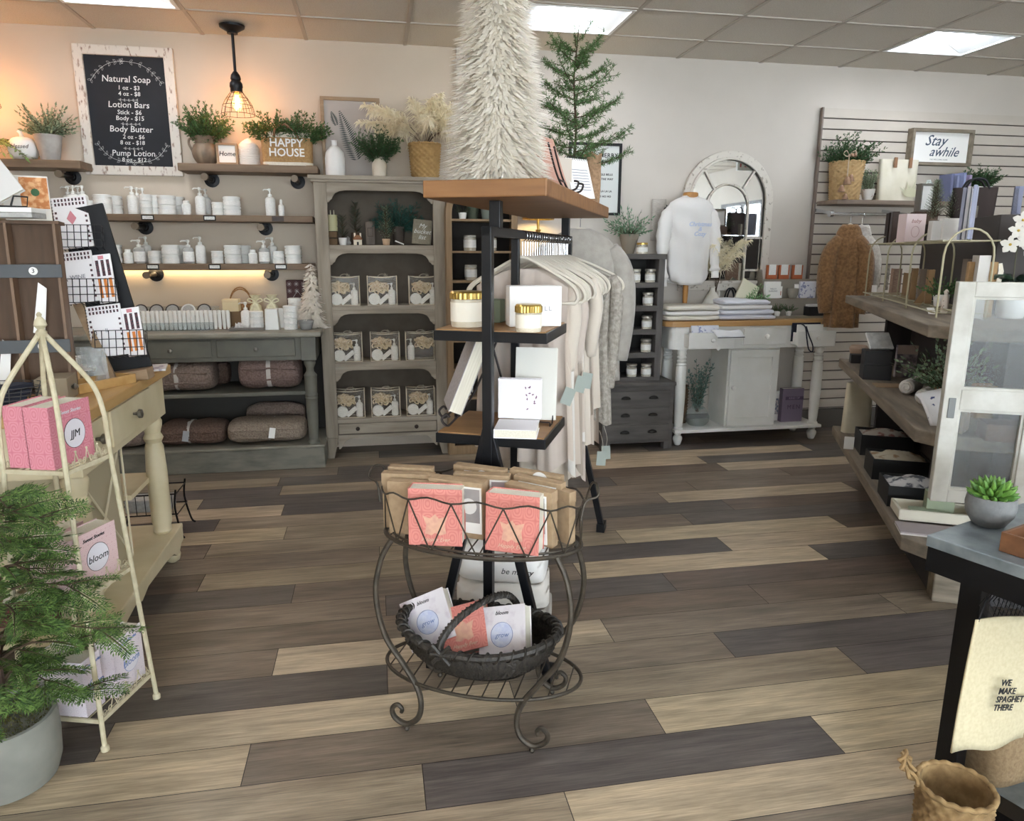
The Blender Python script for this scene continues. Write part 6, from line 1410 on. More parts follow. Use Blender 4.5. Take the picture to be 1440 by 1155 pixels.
for z in (.02, .295):
    mb = MB()
    for y in [WL*i/14 for i in range(15)]: mb.tube([(-.01, y, z), (.18, y, z)], .0022, 4)
    for x in (-.01, .085, .18): mb.tube([(x, -.01, z), (x, WL+.01, z)], .0035, 5)
    mb.build('tray', M_cw, ws)
bz_ = 1.4005
for k, px in enumerate((1233, 1243, 1253)): book('card_organizer', 'dark brown wooden slot divider, %s of three on the wire stand' % ['left', 'middle', 'right'][k], 'divider', spot(px, .19, bz_), .15, .032, .17, mat('dark_walnut', '3b2b24', rough=.6), rz=GR+1.5, mp=mat('dark_walnut', '3b2b24'))
t = book('baby_book', 'pale pink box book with a bird print on the wire stand', 'book', spot(1279, .17, bz_), .1, .07, .135, mat('blush_pale', 'dcc9c8', rough=.7), rz=GR+.35); text('baby', 'lettering', mat('rose_ink', 'a5766f', rough=.8), t, (0, -.0355, .1), .026, shear=.3); t_ = [ (0+.02*cos(a), -.0352, .05+.026*sin(a)) for a in [2*pi*i/20 for i in range(20)]]; MB().tube(t_, .0008, 4, True).build('print_ring', mat('rose_ink', 'a5766f'), t)
for k, (px, c, h) in enumerate(((1318, 'c9c5bf', .08), (1333, 'dddad4', .09))): flatpack('card_box', ['grey-white box in the middle of the wire stand', 'white box with a window at the front of the wire stand'][k], 'box', 0, 0, 0, .075, .035, h, mat('boxc_'+c, c, rough=.7), rz=GR+.25).location = spot(px, .15+.04*k, bz_)
for k, (px, c) in enumerate(((1349, 'a9afc4'), (1356, 'd9d9dc'), (1363, '9ea3b8'))):
    book('magazine_file', ['lilac-grey folder standing in the wire stand', 'white folder between the two lilac ones', 'lilac-grey folder right of the white one'][k], 'folder', spot(px, .2, bz_), .12, .012, .2, mat('folder_'+c, c, rough=.7), rz=GR+1.25)
for i, px in enumerate((1282, 1293, 1304)):
    book('book', 'brown paper book inside the lower wire stand tier, %s' % ['left', 'middle', 'right'][i], 'book', spot(px, .19, zt_+.026), .11, .026, .15, M_gb[2 if i != 1 else 3], rz=GR+1.4, group='brown books in the wire stand')
t = thing('potted_plant', 'small green plant in a white pot inside the wire stand', 'plant', spot(1322, .19, zt_+.026)); pot_round(t, .025, .032, .05, M_ceram, n=18); bush(random.Random(4), 30, .09, 1.2, 8, .018, .01, (0, 0, .04), twigs=False).build('foliage', [M_g1, M_stem], t)
t = thing('tealight_box', 'dark blue glass votive lying by the leaning kraft book', 'votive', tuple(gin(1299, 425, zt_, .03))); MB().lathe([(.018, 0), (.022, .01), (.022, .035), (.018, .035)], 14).build('glass', mat('navy_glass', '2b3d52', rough=.15), t, True)
# raised rear tier: a dark riser block with tall goods
M_riser = mat('riser_dark', '3a3431', rough=.7)
ri = tag(MB().box(.34, 1.2, .62, 1.8, 0, .4).build('riser_block', M_riser, None, bevel=.004, loc=tuple(GO+V((0, 0, 1.1005))), rz=GR), 'dark riser behind the wire stand on the top of the gondola', 'riser')
def rp(px, x, ztop=1.501): return spot(px, x, ztop)
t = thing('photo_frame', 'small open wooden box frame standing on the riser below the tote bag', 'frame', rp(1255, .36, 1.576), GR+.5); tag(MB().box(-.06, .06, -.05, .05, 0, .0745).build('keepsake_box', mat('umber_box', '5a463a', rough=.7), None, bevel=.002, loc=rp(1255, .36), rz=GR), 'brown box under the small grey frame', 'box'); MB().frame(-.055, .055, 0, .15, .01, -.02, .02).build('frame', mat('grey_frame', '6f6a62', rough=.6), t); MB().box(-.045, .045, .005, .01, .01, .14).build('print', M_paper, t)
def tree_small(px, x, H_, r, label, m_, n=150, z=1.501):
    t = thing('miniature_tree', label, 'tree', rp(px, x, z)); mb = MB(); rr = random.Random(px); mb.m = 1; mb.tube([(0, 0, 0), (0, 0, H_*.95)], .005, 5); mb.m = 0
    for i in range(n):
        h = .03+(H_-.03)*i/n; a = i*2.4; L_ = r*(1-i/n)**.8+.012
        frond(mb, (0, 0, h), (cos(a), sin(a), .7), L_, rr, .003, .011, 6, twigs=False, droop=0)
    mb.build('foliage', [m_, M_stem], t); MB().lathe([(.025, 0), (.03, .02), (.01, .03)], 12).build('base', mat('birch_base', '6b5846', rough=.8), t, True)
tree_small(1312, .38, .23, .05, 'frosted grey-green bottle brush tree on the riser', M_g3); tree_small(1324, .5, .18, .05, 'second frosted tree right of the tall one on the riser', M_g3, 120); tree_small(1297, .5, .12, .03, 'tiny dark fir left of the frosted trees', M_g4, 70)
t = thing('tote_bag', 'dark brown canvas bag standing behind the frosted trees', 'bag', rp(1352, .6), GR); MB().sheet(bagfn(.2, .22, .09, .06, .2), 32, 10, True).box(-.09, .09, -.03, .03, .001, .004).build('bag_body', mat('dark_canvas', '3d3432', rough=.95), t, True, angle=180)
for s in (-.03, .03): MB().tube(spline([(-.06, s, .19), (-.03, s*1.2, .24), (.03, s*1.2, .24), (.06, s, .19)], 5), .006, 6).build('handle', M_blackm, t, True)
for k, (px, x, h, c) in enumerate(((1372, .8, .2, '7a7f96'), (1379, .82, .2, '9296ad'), (1386, .8, .19, 'aeb2c4'), (1275, .6, .1, '8c8579'), (1284, .6, .09, 'a59d90'))):
    book('book', ['slate book behind the orchid', 'grey-blue book behind the orchid', 'pale blue book behind the orchid', 'taupe box book at the back left of the riser', 'sand box book at the back left of the riser'][k], 'book', rp(px, x), .12, .02 if k < 3 else .05, h, mat('cover_'+c, c, rough=.7), rz=GR+1.3)
# orchid
t = thing('orchid', 'white orchid in a white pot with dark green leaves, behind the window frame', 'plant', tuple(gin(1407, 447, zt_, .03)))
MB().lathe([(.042, 0), (.05, .01), (.052, .075), (.046, .075), (.04, .04), (.002, .04)], 24, cap=False).build('pot', M_ceram, t, True)
mb = MB()
for a, L_ in ((-.6, .12), (.3, .13), (1.3, .11), (2.4, .12), (3.4, .13)):
    P = bez((0, 0, .06), (cos(a)*.03, sin(a)*.03, .14), (cos(a)*L_*.7, sin(a)*L_*.7, .2), (cos(a)*L_, sin(a)*L_, .15), 8); mb.ribbon(P, [.015, .035, .05, .056, .058, .052, .04, .024, .004], (cos(a), sin(a), .8))
mb.build('leaves', mat('orchid_leaf', '17301f', rough=.35), t, True, solid=.002)
st1 = spline([(0, 0, .06), (-.01, 0, .2), (.01, .02, .28), (.03, .03, .31), (-.01, .0, .335), (-.06, -.02, .33)], 6); MB().tube(st1, .0025, 6).build('flower_stem', mat('orchid_stem', '4c4a33', rough=.6), t, True)
M_pet = mat('orchid_petal', 'dedad1', rough=.7, trans=.2); rr = random.Random(5)
for k, c in enumerate([(-.05, -.03, .33), (-.02, -.04, .30), (.02, -.035, .34), (.05, -.03, .30), (-.075, -.03, .28), (.0, -.05, .265), (.09, -.02, .33), (.08, -.04, .28), (-.035, -.03, .37)]):
    mb = MB(); mb.m = 0; c = V(c); f = (V((-.35, -1, .1))+rv(rr)*.35).normalized(); s_ = f.cross(V((0, 0, 1))).normalized(); u_ = s_.cross(f)
    for i in range(5):
        a = 2*pi*i/5+pi/2; d = s_*cos(a)+u_*sin(a); P = [c, c+d*.012+f*.003, c+d*.024+f*.004, c+d*.034]; wd = .024 if i % 5 in (1, 4, 2, 3) else .018; mb.ribbon(P, [.006, wd, wd, .004], f)
    o = mb.build('blossom', [M_pet], t, True); q = MB(); q.ball(tuple(c+f*.006), .005, 8); q.build('blossom_centre', mat('orchid_yellow', 'c9a94e', rough=.6), o, True)
# kraft box behind the window pane
t = thing('kraft_box', 'kraft book box with a torn cream ribbon behind the upper window pane', 'box', tuple(gin(1377, 447, zt_, .0)+gv*.03), GR-.05); MB().box(-.055, .045, -.018, .018, 0, .215).build('box_body', M_kraft, t, bevel=.003)
MB().ribbon([(-.0, -.022, .14), (.02, -.03, .125), (.05, -.024, .12), (.055, -.022, .18), (.05, -.02, .21)], [.012, .016, .02, .018, .012], (0, 1, .2)).build('ribbon', M_canvas, t, solid=.001)
t = thing('bottle_figure', 'patterned pale ceramic figure beside the taupe book', 'ornament', tuple(gin(1327, 441, zt_, .0))); MB().lathe([(.012, 0), (.014, .01), (.013, .06), (.006, .075), (.01, .09), (.003, .1)], 14).build('figure', mat('speckled_ceramic', 'd8cec2', '8f7d74', rough=.5, scale=60, sharp=(.6, .65)), t, True)
# --- middle shelf ---
zm = .72; M_dbox = mat('charcoal_box', '2d2d2f', rough=.6)
def gbox(px, py, z, w, d, h, m_, name, label, cat, rz=0, off=0, bev=.002): 
    o = MB().box(0, w, 0, d, 0, h).build(name, m_, None, bevel=bev, loc=tuple(gp(px, py, z)+gu*off), rz=GR+rz); return tag(o, label, cat)
gbox(1213, 534, zm, .13, .11, .075, M_dbox, 'gift_box', 'charcoal box, lower of two on the middle gondola shelf', 'box'); 
o = gbox(1213, 534, zm, .125, .105, .07, M_dbox, 'gift_box', 'charcoal box, upper of two on the middle gondola shelf', 'box'); o.location.z += .0755; o.location += gv*.003
t = flatpack('desk_calendar', 'white and grey tent calendar lying on the stacked charcoal boxes', 'calendar', 0, 0, 0, .12, .012, .1, mat('calendar_pale', 'bcbcb9', 'd9d9d5', rough=.7, scale=30), rx=-.75, rz=GR+.3); t.location = gp(1213, 534, zm)+gu*.08+gv*.03+V((0, 0, .155))
gbox(1196, 511, zm, .07, .06, .05, M_dbox, 'small_box', 'small dark box at the far end of the middle gondola shelf', 'box')
t = thing('round_basket', 'small pale fluted bowl at the far end of the middle gondola shelf', 'bowl', tuple(gp(1192, 500, zm)+gu*.06)); MB().lathe([(.03, 0), (.05, .02), (.055, .05), (.045, .065), (.04, .05), (.03, .02)], 20).build('bowl', mat('blush_straw', 'c0a792', rough=.8), t, True)
for k in range(5): 
    o = MB().box(0, .17, 0, .014, 0, .006).build('wooden_coaster', M_raw, None, bevel=.001, loc=tuple(gp(1232, 545, zm)+gv*.02*k), rz=GR+.1); tag(o, 'thin wooden slat of the trivet beside the rolled towels, %s from the front' % ORD[k], 'slat', 'trivet slats')
for k, (px, py, h, m_) in enumerate(((1262, 530, .165, mat('photo_print', 'b9aeb0', '6c6470', rough=.7, scale=26, sharp=(.4, .6))), (1290, 530, .16, mat('denim_print', '6a7183', '444b5e', rough=.8, scale=50)))):
    t = thing('art_block', ['pale printed art block standing on the middle gondola shelf', 'blue-grey printed block behind the terracotta plant'][k], 'block', tuple(gp(px, py, zm)+gu*(.03+.06*k)), GR+.15); MB().box(-.05, .05, -.012, .012, 0, h).build('block', m_, t, bevel=.002)
    if k == 0: MB().box(-.049, .049, -.0135, -.012, h-.045, h).build('title_band', mat('dusty_rose', 'b8a39a', rough=.8), t)
M_towel = mat('white_terry', 'dcdad6', rough=1, scale=80, bump=1, bscale=160)
for k, (px, py) in enumerate(((1262, 552), (1284, 566))):
    t = thing('rolled_towel', ['white rolled towel, farther one on the middle gondola shelf', 'white rolled towel beside the terracotta pot'][k], 'towel', tuple(gp(px, py, zm)+gu*.05+V((0, 0, .034))), GR-.5)
    mb = MB(); mb.tube([(0, -.06, 0), (0, .09, 0)], .033, 20); mb.build('roll', M_towel, t, True, bevel=.008); MB().tube([(r_*cos(q), -.0615, r_*sin(q)) for q, r_ in [(i*.5, .004+.0009*i) for i in range(30)]], .002, 4).build('spiral_edge', M_towel, t)
t = thing('potted_plant', 'full leafy green plant in a terracotta pot on the middle gondola shelf', 'plant', tuple(gp(1312, 574, zm)+gu*.05+gv*.02)); pot_round(t, .04, .05, .09, mat('terracotta', 'a87a5f', '95694f', rough=.85, scale=12))
bush(random.Random(77), 110, .235, 1.15, 12, .028, .014, (0, 0, .07), twigs=False, lmin=.35, flatr=.62).build('foliage', [mat('oregano_green', '546e52', '8ba080', rough=.6, island=1, trans=.25), M_stem], t)
t = thing('printed_towel', 'folded white towel with blue floral print hanging over the middle shelf edge', 'towel', tuple(gp(1312, 596, zm)+gu*.02), GR+.3); MB().sheet(lambda u, v: (-.05+.1*u, -.03+.12*v, .12*sin(v*1.4)*(.8+.2*u)), 8, 8).build('cloth', mat('blue_floral', 'e4e3e3', '33406e', rough=.9, scale=32, sharp=(.6, .64)), t, True, solid=.005)
for k in range(3): book('picture_book', 'picture book leaning behind the lower window pane, %s' % ['left', 'middle', 'right'][k], 'book', tuple(gp(1343+9*k, 612, zm)+gv*.05), .1, .012, .12, mat('file_%d' % k, ['d3d0cc', '9fa5b4', 'c9b7a6'][k], rough=.7), rz=GR+1.1)
gbox(1385, 621, zm, .16, .1, .06, mat('cedar_crate', '5b4335', '6d5242', rough=.8, scale=20), 'wooden_crate', 'dark brown wooden crate behind the lower window pane', 'crate', off=.0)
t = thing('kraft_scraps', 'open kraft gift bag among dark greenery behind the upper window pane', 'bag', tuple(gp(1400, 600, zm)+gv*.16), GR+.4); MB().sheet(bagfn(.08, .1, .05, .06, .13), 24, 6, True).build('bag_body', M_kraft, t, True)
t = thing('greenery_bunch', 'dark trailing greenery behind the upper window pane', 'greenery', tuple(gp(1375, 590, zm)+gv*.18)); squash(bush(random.Random(71), 40, .15, 1.3, 9, .022, .009, (0, 0, .02), twigs=False), .1).build('foliage', [M_g4, M_stem], t)
# --- lower shelf ---
zl = .3; M_box = mat('black_tray', '18191b', rough=.55)
M_fab = [mat('fabric_mix_a', 'b9b2a8', '8a5f58', rough=.95, scale=22, sharp=(.5, .6)), mat('fabric_mix_b', 'c2b9a4', '9a7d60', rough=.95, scale=18, sharp=(.5, .6)), mat('fabric_mix_c', 'c8c6c4', '5d5f68', rough=.95, scale=26, sharp=(.5, .6))]
for k, (px, py, h) in enumerate(((1206, 640, .11), (1222, 674, .1), (1243, 712, .09))):
    t = thing('display_tray', 'black open tray of folded fabric, %s on the lowest gondola shelf' % ['farthest', 'middle', 'nearest'][k], 'tray', tuple(gp(px, py, zl)+gu*.01), GR)
    w_, d_ = .25, .2
    MB().loopface([(0, 0), (w_, 0), (w_, d_), (0, d_)], [(.006, .006), (w_-.006, .006), (w_-.006, d_-.006), (.006, d_-.006)], 'z', 0, h).box(0, w_, 0, d_, .0, .004).build('tray_body', M_box, t)
    o = MB().sheet(lambda u, v: (.008+(w_-.016)*u, .008+(d_-.016)*v, h*.8+.035*sin(pi*u)*sin(pi*v)+.012*noise.noise(V((u*6+k, v*6, k)))), 16, 16).build('folded_fabric', M_fab[k], None, True, angle=180, solid=.01); o.location = t.location; o.rotation_euler = (0, 0, GR); tag(o, 'folded printed fabric in the %s black tray' % ['farthest', 'middle', 'nearest'][k], 'fabric')
t = thing('tote_bag', 'cream canvas tote at the far end of the lowest gondola shelf', 'bag', tuple(gp(1189, 606, zl)+gu*.05+gv*-.02), GR+.2); MB().sheet(bagfn(.16, .15, .07, .05, .3), 32, 10, True).build('bag_body', mat('tote_cream', 'cfc8b2', 'd9d2bd', rough=.95, scale=10), t, True, angle=180)
flatpack('price_card', 'white price card at the far end of the lowest gondola shelf', 'card', 0, 0, 0, .05, .003, .07, M_paper, rz=-.5).location = gp(1193, 632, zl)
t = thing('enamel_tray', 'cream rectangular dish holding sage green boxes on the lowest gondola shelf', 'dish', tuple(gp(1262, 736, zl)+V((0, 0, .012))), GR)
MB().loopface([(0, 0), (.3, 0), (.3, .15), (0, .15)], [(.012, .012), (.288, .012), (.288, .138), (.012, .138)], 'z', .006, .045).box(.004, .296, .004, .146, 0, .008).build('dish_body', mat('cream_enamel', 'd9d3c2', rough=.4), t, bevel=.005)
M_sgb = mat('sage_box2', '9aa58c', rough=.7)
for k, (x, y, h) in enumerate(((.05, .03, .03), (.11, .06, .1))): tag(MB().box(0, .1, 0, .05, 0, h).build('sage_box', M_sgb, None, bevel=.002, loc=tuple(t.location+gu*x+gv*y+V((0, 0, .009))), rz=GR), ['flat sage green box in the cream dish', 'upright sage green box in the cream dish'][k], 'box')
for k in range(2): tag(MB().box(.0, .2, .0, .12, 0, .0055).build('magazine', mat('mag_%d' % k, ['cfcac6', 'a3999a'][k], rough=.6), None, loc=tuple(gp(1266, 752, zl)+V((0, 0, .006*k))), rz=GR-.03), ['magazine, lower of two under the cream dish', 'magazine, upper of two under the cream dish'][k], 'magazine')
# old window frame hanging at the near end
wf = thing('window_frame', 'old white two-pane wooden window frame hung at the near end of the gondola', 'window frame', tuple(GO-gv*.055), GR); M_owf = mat('old_white_paint', 'c8c6be', 'b4b1a7', rough=.6, scale=14, detail=5, bump=.15)
MB().box(.034, .085, -.02, .02, .5, 1.257).build('stile', M_owf, wf, bevel=.003); MB().box(.281, .345, -.02, .02, .5, 1.257).build('stile', M_owf, wf, bevel=.003)
for a, b in ((.5, .545), (.83, .90), (1.208, 1.257)): MB().box(.085, .281, -.018, .018, a, b).build('rail', M_owf, wf, bevel=.003)
for a, b in ((.545, .83), (.9, 1.208)):
    MB().box(.085, .281, -.002, .002, a, b).build('pane', glass('hazy_pane', 'eceeee', alpha=.1, rough=.12), wf); MB().frame(.085, .281, a, b, .008, -.012, .006).build('glazing_bead', M_owf, wf)
MB().box(.05, .072, -.023, -.02, .80, .87).build('latch_plate', mat('zinc_plate', '6d6e6c', rough=.5, metal=.6), wf, bevel=.004)
MB().box(.06, .08, .02, .056, 1.06, 1.08).box(.29, .31, .02, .056, 1.06, 1.08).build('hanger_bracket', M_iron, wf)
# ================= metal topped table, bottom right =================
TR = radians(20); T0 = V((1.26, 1.40, 0)); tu = V((cos(TR), sin(TR), 0)); tv = V((sin(TR), -cos(TR), 0))
mt = thing('metal_table', 'black framed table with galvanised metal top at the bottom right', 'table', tuple(T0), TR)   # local -y comes towards the viewer
M_zinc = mat('galvanised_top', '8f989c', '6f787d', rough=.38, metal=.35, scale=16, detail=6, sharp=(.35, .65))
MB().box(0, .95, -.8, 0, .672, .70).build('metal_top', M_zinc, mt, bevel=.003); MB().box(.004, .94, -.79, -.004, .612, .673).build('apron', M_black, mt)
for y in (-.065, -.72): MB().box(.10, .15, y-.025, y+.025, .04, .612).build('leg', M_black, mt, bevel=.002)
MB().box(.1, .16, -.76, -.03, 0, .045).build('foot_beam', M_black, mt); MB().box(.16, .9, -.75, -.05, .03, .045).build('lower_shelf', M_zinc, mt)
def tp(px, py, z=.7): p = at(px, py, Z=z); return V((p.x, p.y, z+.0005))
t = thing('succulent', 'bright green succulent in a grey concrete bowl on the metal table', 'plant', tuple(tp(1389, 738)))
MB().lathe([(.03, 0), (.036, .004), (.052, .03), (.055, .055), (.052, .075), (.046, .075), (.044, .06), (.002, .06)], 36, cap=False).lathe([(.03, 0), (.001, 0)], 36, cap=False).build('bowl', mat('concrete_dark', '6e6f70', '818281', rough=.9, scale=30, bump=.5, bscale=80), t, True)
M_suc = mat('succulent_green', '6d9440', '4f7a38', rough=.45, island=1); mb = MB()
for ring, (n, el, L_) in enumerate(((14, .25, .05), (13, .6, .05), (10, .95, .045), (7, 1.25, .038), (4, 1.45, .03))):
    for i in range(n):
        a = 2*pi*i/n+ring*.4; d = V((cos(a)*cos(el), sin(a)*cos(el), sin(el))); c = V((cos(a)*.008, sin(a)*.008, .068+.004*ring)); mb.tube([c, c+d*L_*.35, c+d*L_*.75, c+d*L_+V((0, 0, .004))], [.004, .0075, .0075, .001], 6)
mb.build('leaves', M_suc, t, True)
t = thing('wooden_tray', 'open brown wooden box at the right edge of the metal table', 'box', tuple(tp(1404, 775)), TR); MB().loopface([(0, -.14), (.16, -.14), (.16, 0), (0, 0)], [(.007, -.133), (.153, -.133), (.153, -.007), (.007, -.007)], 'z', 0, .045).box(.003, .157, -.137, -.003, 0, .006).build('tray_body', wood('acacia', '7d5437', '66432b', 'x', rough=.5), t, bevel=.001)
# tea towel on a hook, kraft bags, mesh pouch
tw = thing('tea_towel', 'cream tea towel printed with black words hanging below the metal table', 'towel', tuple(at(1374, 872, Y=1.265)), .15); M_flour = mat('flour_sack', 'd8ccaa', 'cfc29e', rough=.95, scale=120, bump=.25)
MB().sheet(lambda u, v: (-.003+.23*u-.022*v, .006*sin(u*5+v*2)-.01*v, -.33*v-.015*u*v+.005*sin(u*9)*v-.025*u*(1-v)), 20, 20).build('cloth', M_flour, tw, True, solid=.004, angle=180)
text('WE\nMAKE\nSPAGHETTI\nTHERE', 'lettering', M_ink, tw, (.07, -.024, -.19), .022, rot=(pi/2, .2, 0), align='LEFT', bold=.00025, line=.95); MB().tube([(.005, 0, -.005), (.06, .02, .075), (.2, .0, -.02)], .002, 5).build('hanging_loop', M_black, tw)
t = thing('mesh_bag', 'black open mesh bag hanging behind the tea towel', 'bag', tuple(at(1402, 822, Y=1.32)), .2); mb = MB()
for i in range(9):
    for s in (-1, 1): mb.tube([(.0+.016*i, 0, 0), (.016*i+s*.035, .01, -.05), (.016*i, 0, -.1)], .0012, 3)
mb.build('mesh', M_black, t); MB().tube([(-.01, 0, 0), (.15, 0, 0)], .004, 6).build('top_band', M_black, t)
t = thing('burlap_sack', 'open brown burlap bag standing behind the tea towel', 'bag', (1.55, 1.38, .0465), .15); MB().sheet(bagfn(.2, .22, .12, .14, .26), 40, 12, True).build('bag_body', mat('burlap_tan', '9c8464', '8a7254', rough=1, scale=100, bump=.6), t, True, angle=180, solid=.003)
# seagrass floor basket
t = thing('seagrass_basket', 'round seagrass basket with a braided handle on the floor, bottom right', 'basket', (1.17, 1.13, 0)); woven(t, .06, .072, .25, mat('seagrass_dark', '9c8057', '7d6340', rough=.9, scale=40, bump=.5), 18, 26, .004)
mb = MB(); P = spline([(-.072, .02, .25), (-.1, .04, .28), (-.085, .055, .3), (-.06, .05, .25)], 6)
for s in (0, pi): mb.tube([p+V((.005*cos(i*1.1+s), .005*sin(i*1.1+s), .003*cos(i+s))) for i, p in enumerate(P)], .0045, 6)
mb.build('handle', mat('seagrass_dark', '96794f'), t, True)
t = thing('round_stool', 'dark round object edge at the bottom right corner', 'stool', (1.27, .93, 0)); MB().lathe([(.09, 0), (.1, .05), (.11, .2), (.105, .215), (.002, .215)], 28).build('body', mat('stool_black', '151618', rough=.35), t, True)
# ================= cream table with honey top (left) =================
M_cr = mat('cream_paint', 'd2c6a6', 'c5b894', rough=.5, scale=6); M_hon = wood('honey_top', 'c4a069', 'ae8750', 'y', rough=.4, scale=8)
cb = thing('cream_table', 'cream painted table with a honey wood top, drawers and turned legs at the left', 'table', (-.855, 3.24, 0))
MB().box(-.68, 0, -.97, 0, .842, .88).build('wood_top', M_hon, cb, bevel=.005); MB().box(-.65, -.03, -.94, -.03, .675, .842).build('apron', M_cr, cb, bevel=.003)
for a, b in ((-.68, -.24), (-.93, -.73)):
    d = MB().box(-.032, -.022, a, b, .7, .825).build('drawer', M_cr, cb, bevel=.003); o = MB().lathe([(.005, 0), (.006, .012), (.017, .02), (.016, .03), (.004, .034)], 14).build('knob', M_knob, d, True); o.matrix_local = RT((-.022, (a+b)/2, .768), ry=pi/2)
prof = [(.03, 0), (.038, .012), (.034, .03), (.04, .05), (.041, .28), (.036, .38), (.03, .40), (.04, .42), (.03, .44), (.038, .47), (.04, .49), (.03, .512)]
for x, y in ((-.075, -.08), (-.075, -.89), (-.6, -.08), (-.6, -.89)): MB().lathe(prof, 22, (x, y, .165)).box(x-.036, x+.036, y-.036, y+.036, .675, .69).build('leg', M_cr, cb, True)
MB().box(-.68, -.02, -.97, .02, .145, .165).build('bottom_board', M_cr, cb, bevel=.004)
sk = [(.02, .145), (.02, .09), (-.02, .085), (-.06, .06), (-.1, .06), (-.14, .085), (-.25, .1), (-.5, .11), (-.58, .09), (-.66, .11), (-.75, .1), (-.84, .085), (-.88, .06), (-.93, .07), (-.97, .09), (-.97, .145)]
MB().prism(sk, 'x', -.042, -.022).build('scalloped_skirt', M_cr, cb, bevel=.002)
for x, y in ((-.065, -.02), (-.065, -.92), (-.62, -.02), (-.62, -.92)): MB().lathe([(.014, 0), (.03, .012), (.036, .035), (.03, .058), (.016, .065), (.018, .1)], 18, (x, y, 0)).build('bun_foot', M_cr, cb, True)
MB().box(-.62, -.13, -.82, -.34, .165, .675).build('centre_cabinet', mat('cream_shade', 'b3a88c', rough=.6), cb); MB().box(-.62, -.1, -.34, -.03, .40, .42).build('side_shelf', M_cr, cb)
mb = MB()
for (a, b) in (((-.35, .66), (-.8, .18)), ((-.8, .66), (-.35, .18)), ((-.35, .66), (-.35, .18)), ((-.8, .66), (-.8, .18)), ((-.35, .66), (-.8, .66)), ((-.35, .18), (-.8, .18))): mb.tube([(-.115, a[0], a[1]), (-.115, b[0], b[1])], .004, 5)
mb.build('cross_rack', mat('cream_wire2', 'd8cfb4', rough=.5), cb)
ctz = .8805
# black wire stand on the floor behind
t = thing('wire_stand', 'black wire rack on the floor between the cream table and grey console', 'rack', (-1.1, 3.6, 0)); mb = MB()
for z in (.22, .12): mb.tube([(-.14, -.09, z), (.14, -.09, z), (.14, .09, z), (-.14, .09, z)], .004, 5, True)
for s in (-1, 1):
    for r_ in (-1, 1): mb.tube(spline([(s*.14, r_*.09, .24), (s*.13, r_*.09, .15), (s*.15, r_*.1, .03), (s*.165, r_*.11, 0.005)], 4), .005, 6)
for i in range(7): mb.tube([(-.12+.04*i, -.09, .12), (-.12+.04*i, -.09, .22)], .002, 4)
mb.build('wire', M_iron, t)
t = thing('card_pack', 'wrapped white cards in the black wire rack', 'cards', (-1.1, 3.6, .125)); MB().box(-.1, .1, -.06, .05, 0, .06).build('stack', M_gray, t, bevel=.003)
# wooden card display with numbered bands, leaning
wd = thing('card_display', 'dark brown upright card rack with grey numbered bands on the cream table', 'card rack', (-1.02, 2.62, ctz), .06); wd.rotation_euler = (-.05, 0, .12); M_wal = wood('walnut_panel', '4e3a2a', '5f4835', 'z', rough=.7); 
MB().box(-.40, .02, .02, .05, 0.0, .55).build('back_panel', M_wal, wd); MB().box(-.42, .03, -.01, .06, .55, .56).build('top_board', wood('walnut_edge', '6d5440', '5c4634', 'x'), wd)
for x in (-.40, -.26, -.12, .015): MB().box(x, x+.008, -.03, .03, 0, .55).build('divider', wood('walnut_edge2', '7d634c', '6a523e', 'z'), wd)
M_bandg = mat('band_grey', '4c4f52', rough=.6)
for z in (.38, .14):
    MB().box(-.405, .03, -.036, -.031, z, z+.042).build('band', M_bandg, wd, bevel=.001)
    for k, x in enumerate((-.33, -.19, -.05)):
        q = MB().tube([(x, -.036, z+.021), (x, -.0385, z+.021)], .0125, 18).build('number_disc', M_paper, wd); text(str({.38: 2, .14: 5}[z]+k-(1 if z > .2 else 0)), 'numeral', M_ink, wd, (x, -.039, z+.021), .02)
for k, (x, z) in enumerate(((-.2, .2), (-.06, .2), (-.18, .02))): 
    o = MB().add([(-.02, 0, 0), (.014, 0, 0), (.006, 0, .15), (-.02, 0, .165)], [(0, 1, 2, 3)]).build('greeting_card', M_paper, None, solid=.002); o.location = wd.matrix_basis @ V((x, -.005, z)); o.rotation_euler = (0, .2, .12); tag(o, 'white greeting card in the brown rack, %s' % ['middle slot', 'right slot', 'lowest one'][k], 'card')
ztp = 1.4415
t = book('cookbook', 'white cookbook with an orange patterned cover on top of the brown card rack', 'book', (-1.075, 2.64, ztp), .125, .045, .135, mat('cookbook_white', 'd9d6ce', rough=.7), rz=.35); MB().box(-.015, .06, -.0245, -.0226, .035, .13).build('cover_art', mat('orange_art', 'b5713c', 'd8a878', rough=.7, scale=50, sharp=(.45, .6)), t)
o = t; MB().ball((.025, -.0246, .085), .012, 8, sy=.1).build('cover_emblem', mat('deep_green', '37603c', rough=.7), t)
t = book('cookbook', 'white book leaning back on a wire stand at the far left top', 'book', (-1.09, 2.5, ztp+.045), .15, .03, .19, mat('offwhite_cover', 'c9c6c2'), rz=.25, rx=0); t.rotation_euler = (-.15, -.55, .3)
t = thing('wire_easel', 'black wire book stand on the brown card rack', 'easel', (-1.05, 2.5, ztp+.031), .3); mb = MB(); mb.tube([(-.05, -.03, .002), (.03, -.03, .002), (.035, -.035, .03), (-.0, -.035, .032), (-.01, -.03, .005)], .003, 5); mb.tube([(-.05, .04, .002), (.03, .04, .002)], .003, 5); mb.build('wire', M_iron, t)
for k in range(2): tag(MB().box(-.07, .07, -.05, .05, 0, .014).build('small_book', M_paper if k else M_gray, None, bevel=.001, loc=(-1.06, 2.5, ztp+.001+.015*k)), ['flat pale book, lower one under the wire stand', 'flat white book, upper one under the wire stand'][k], 'book')
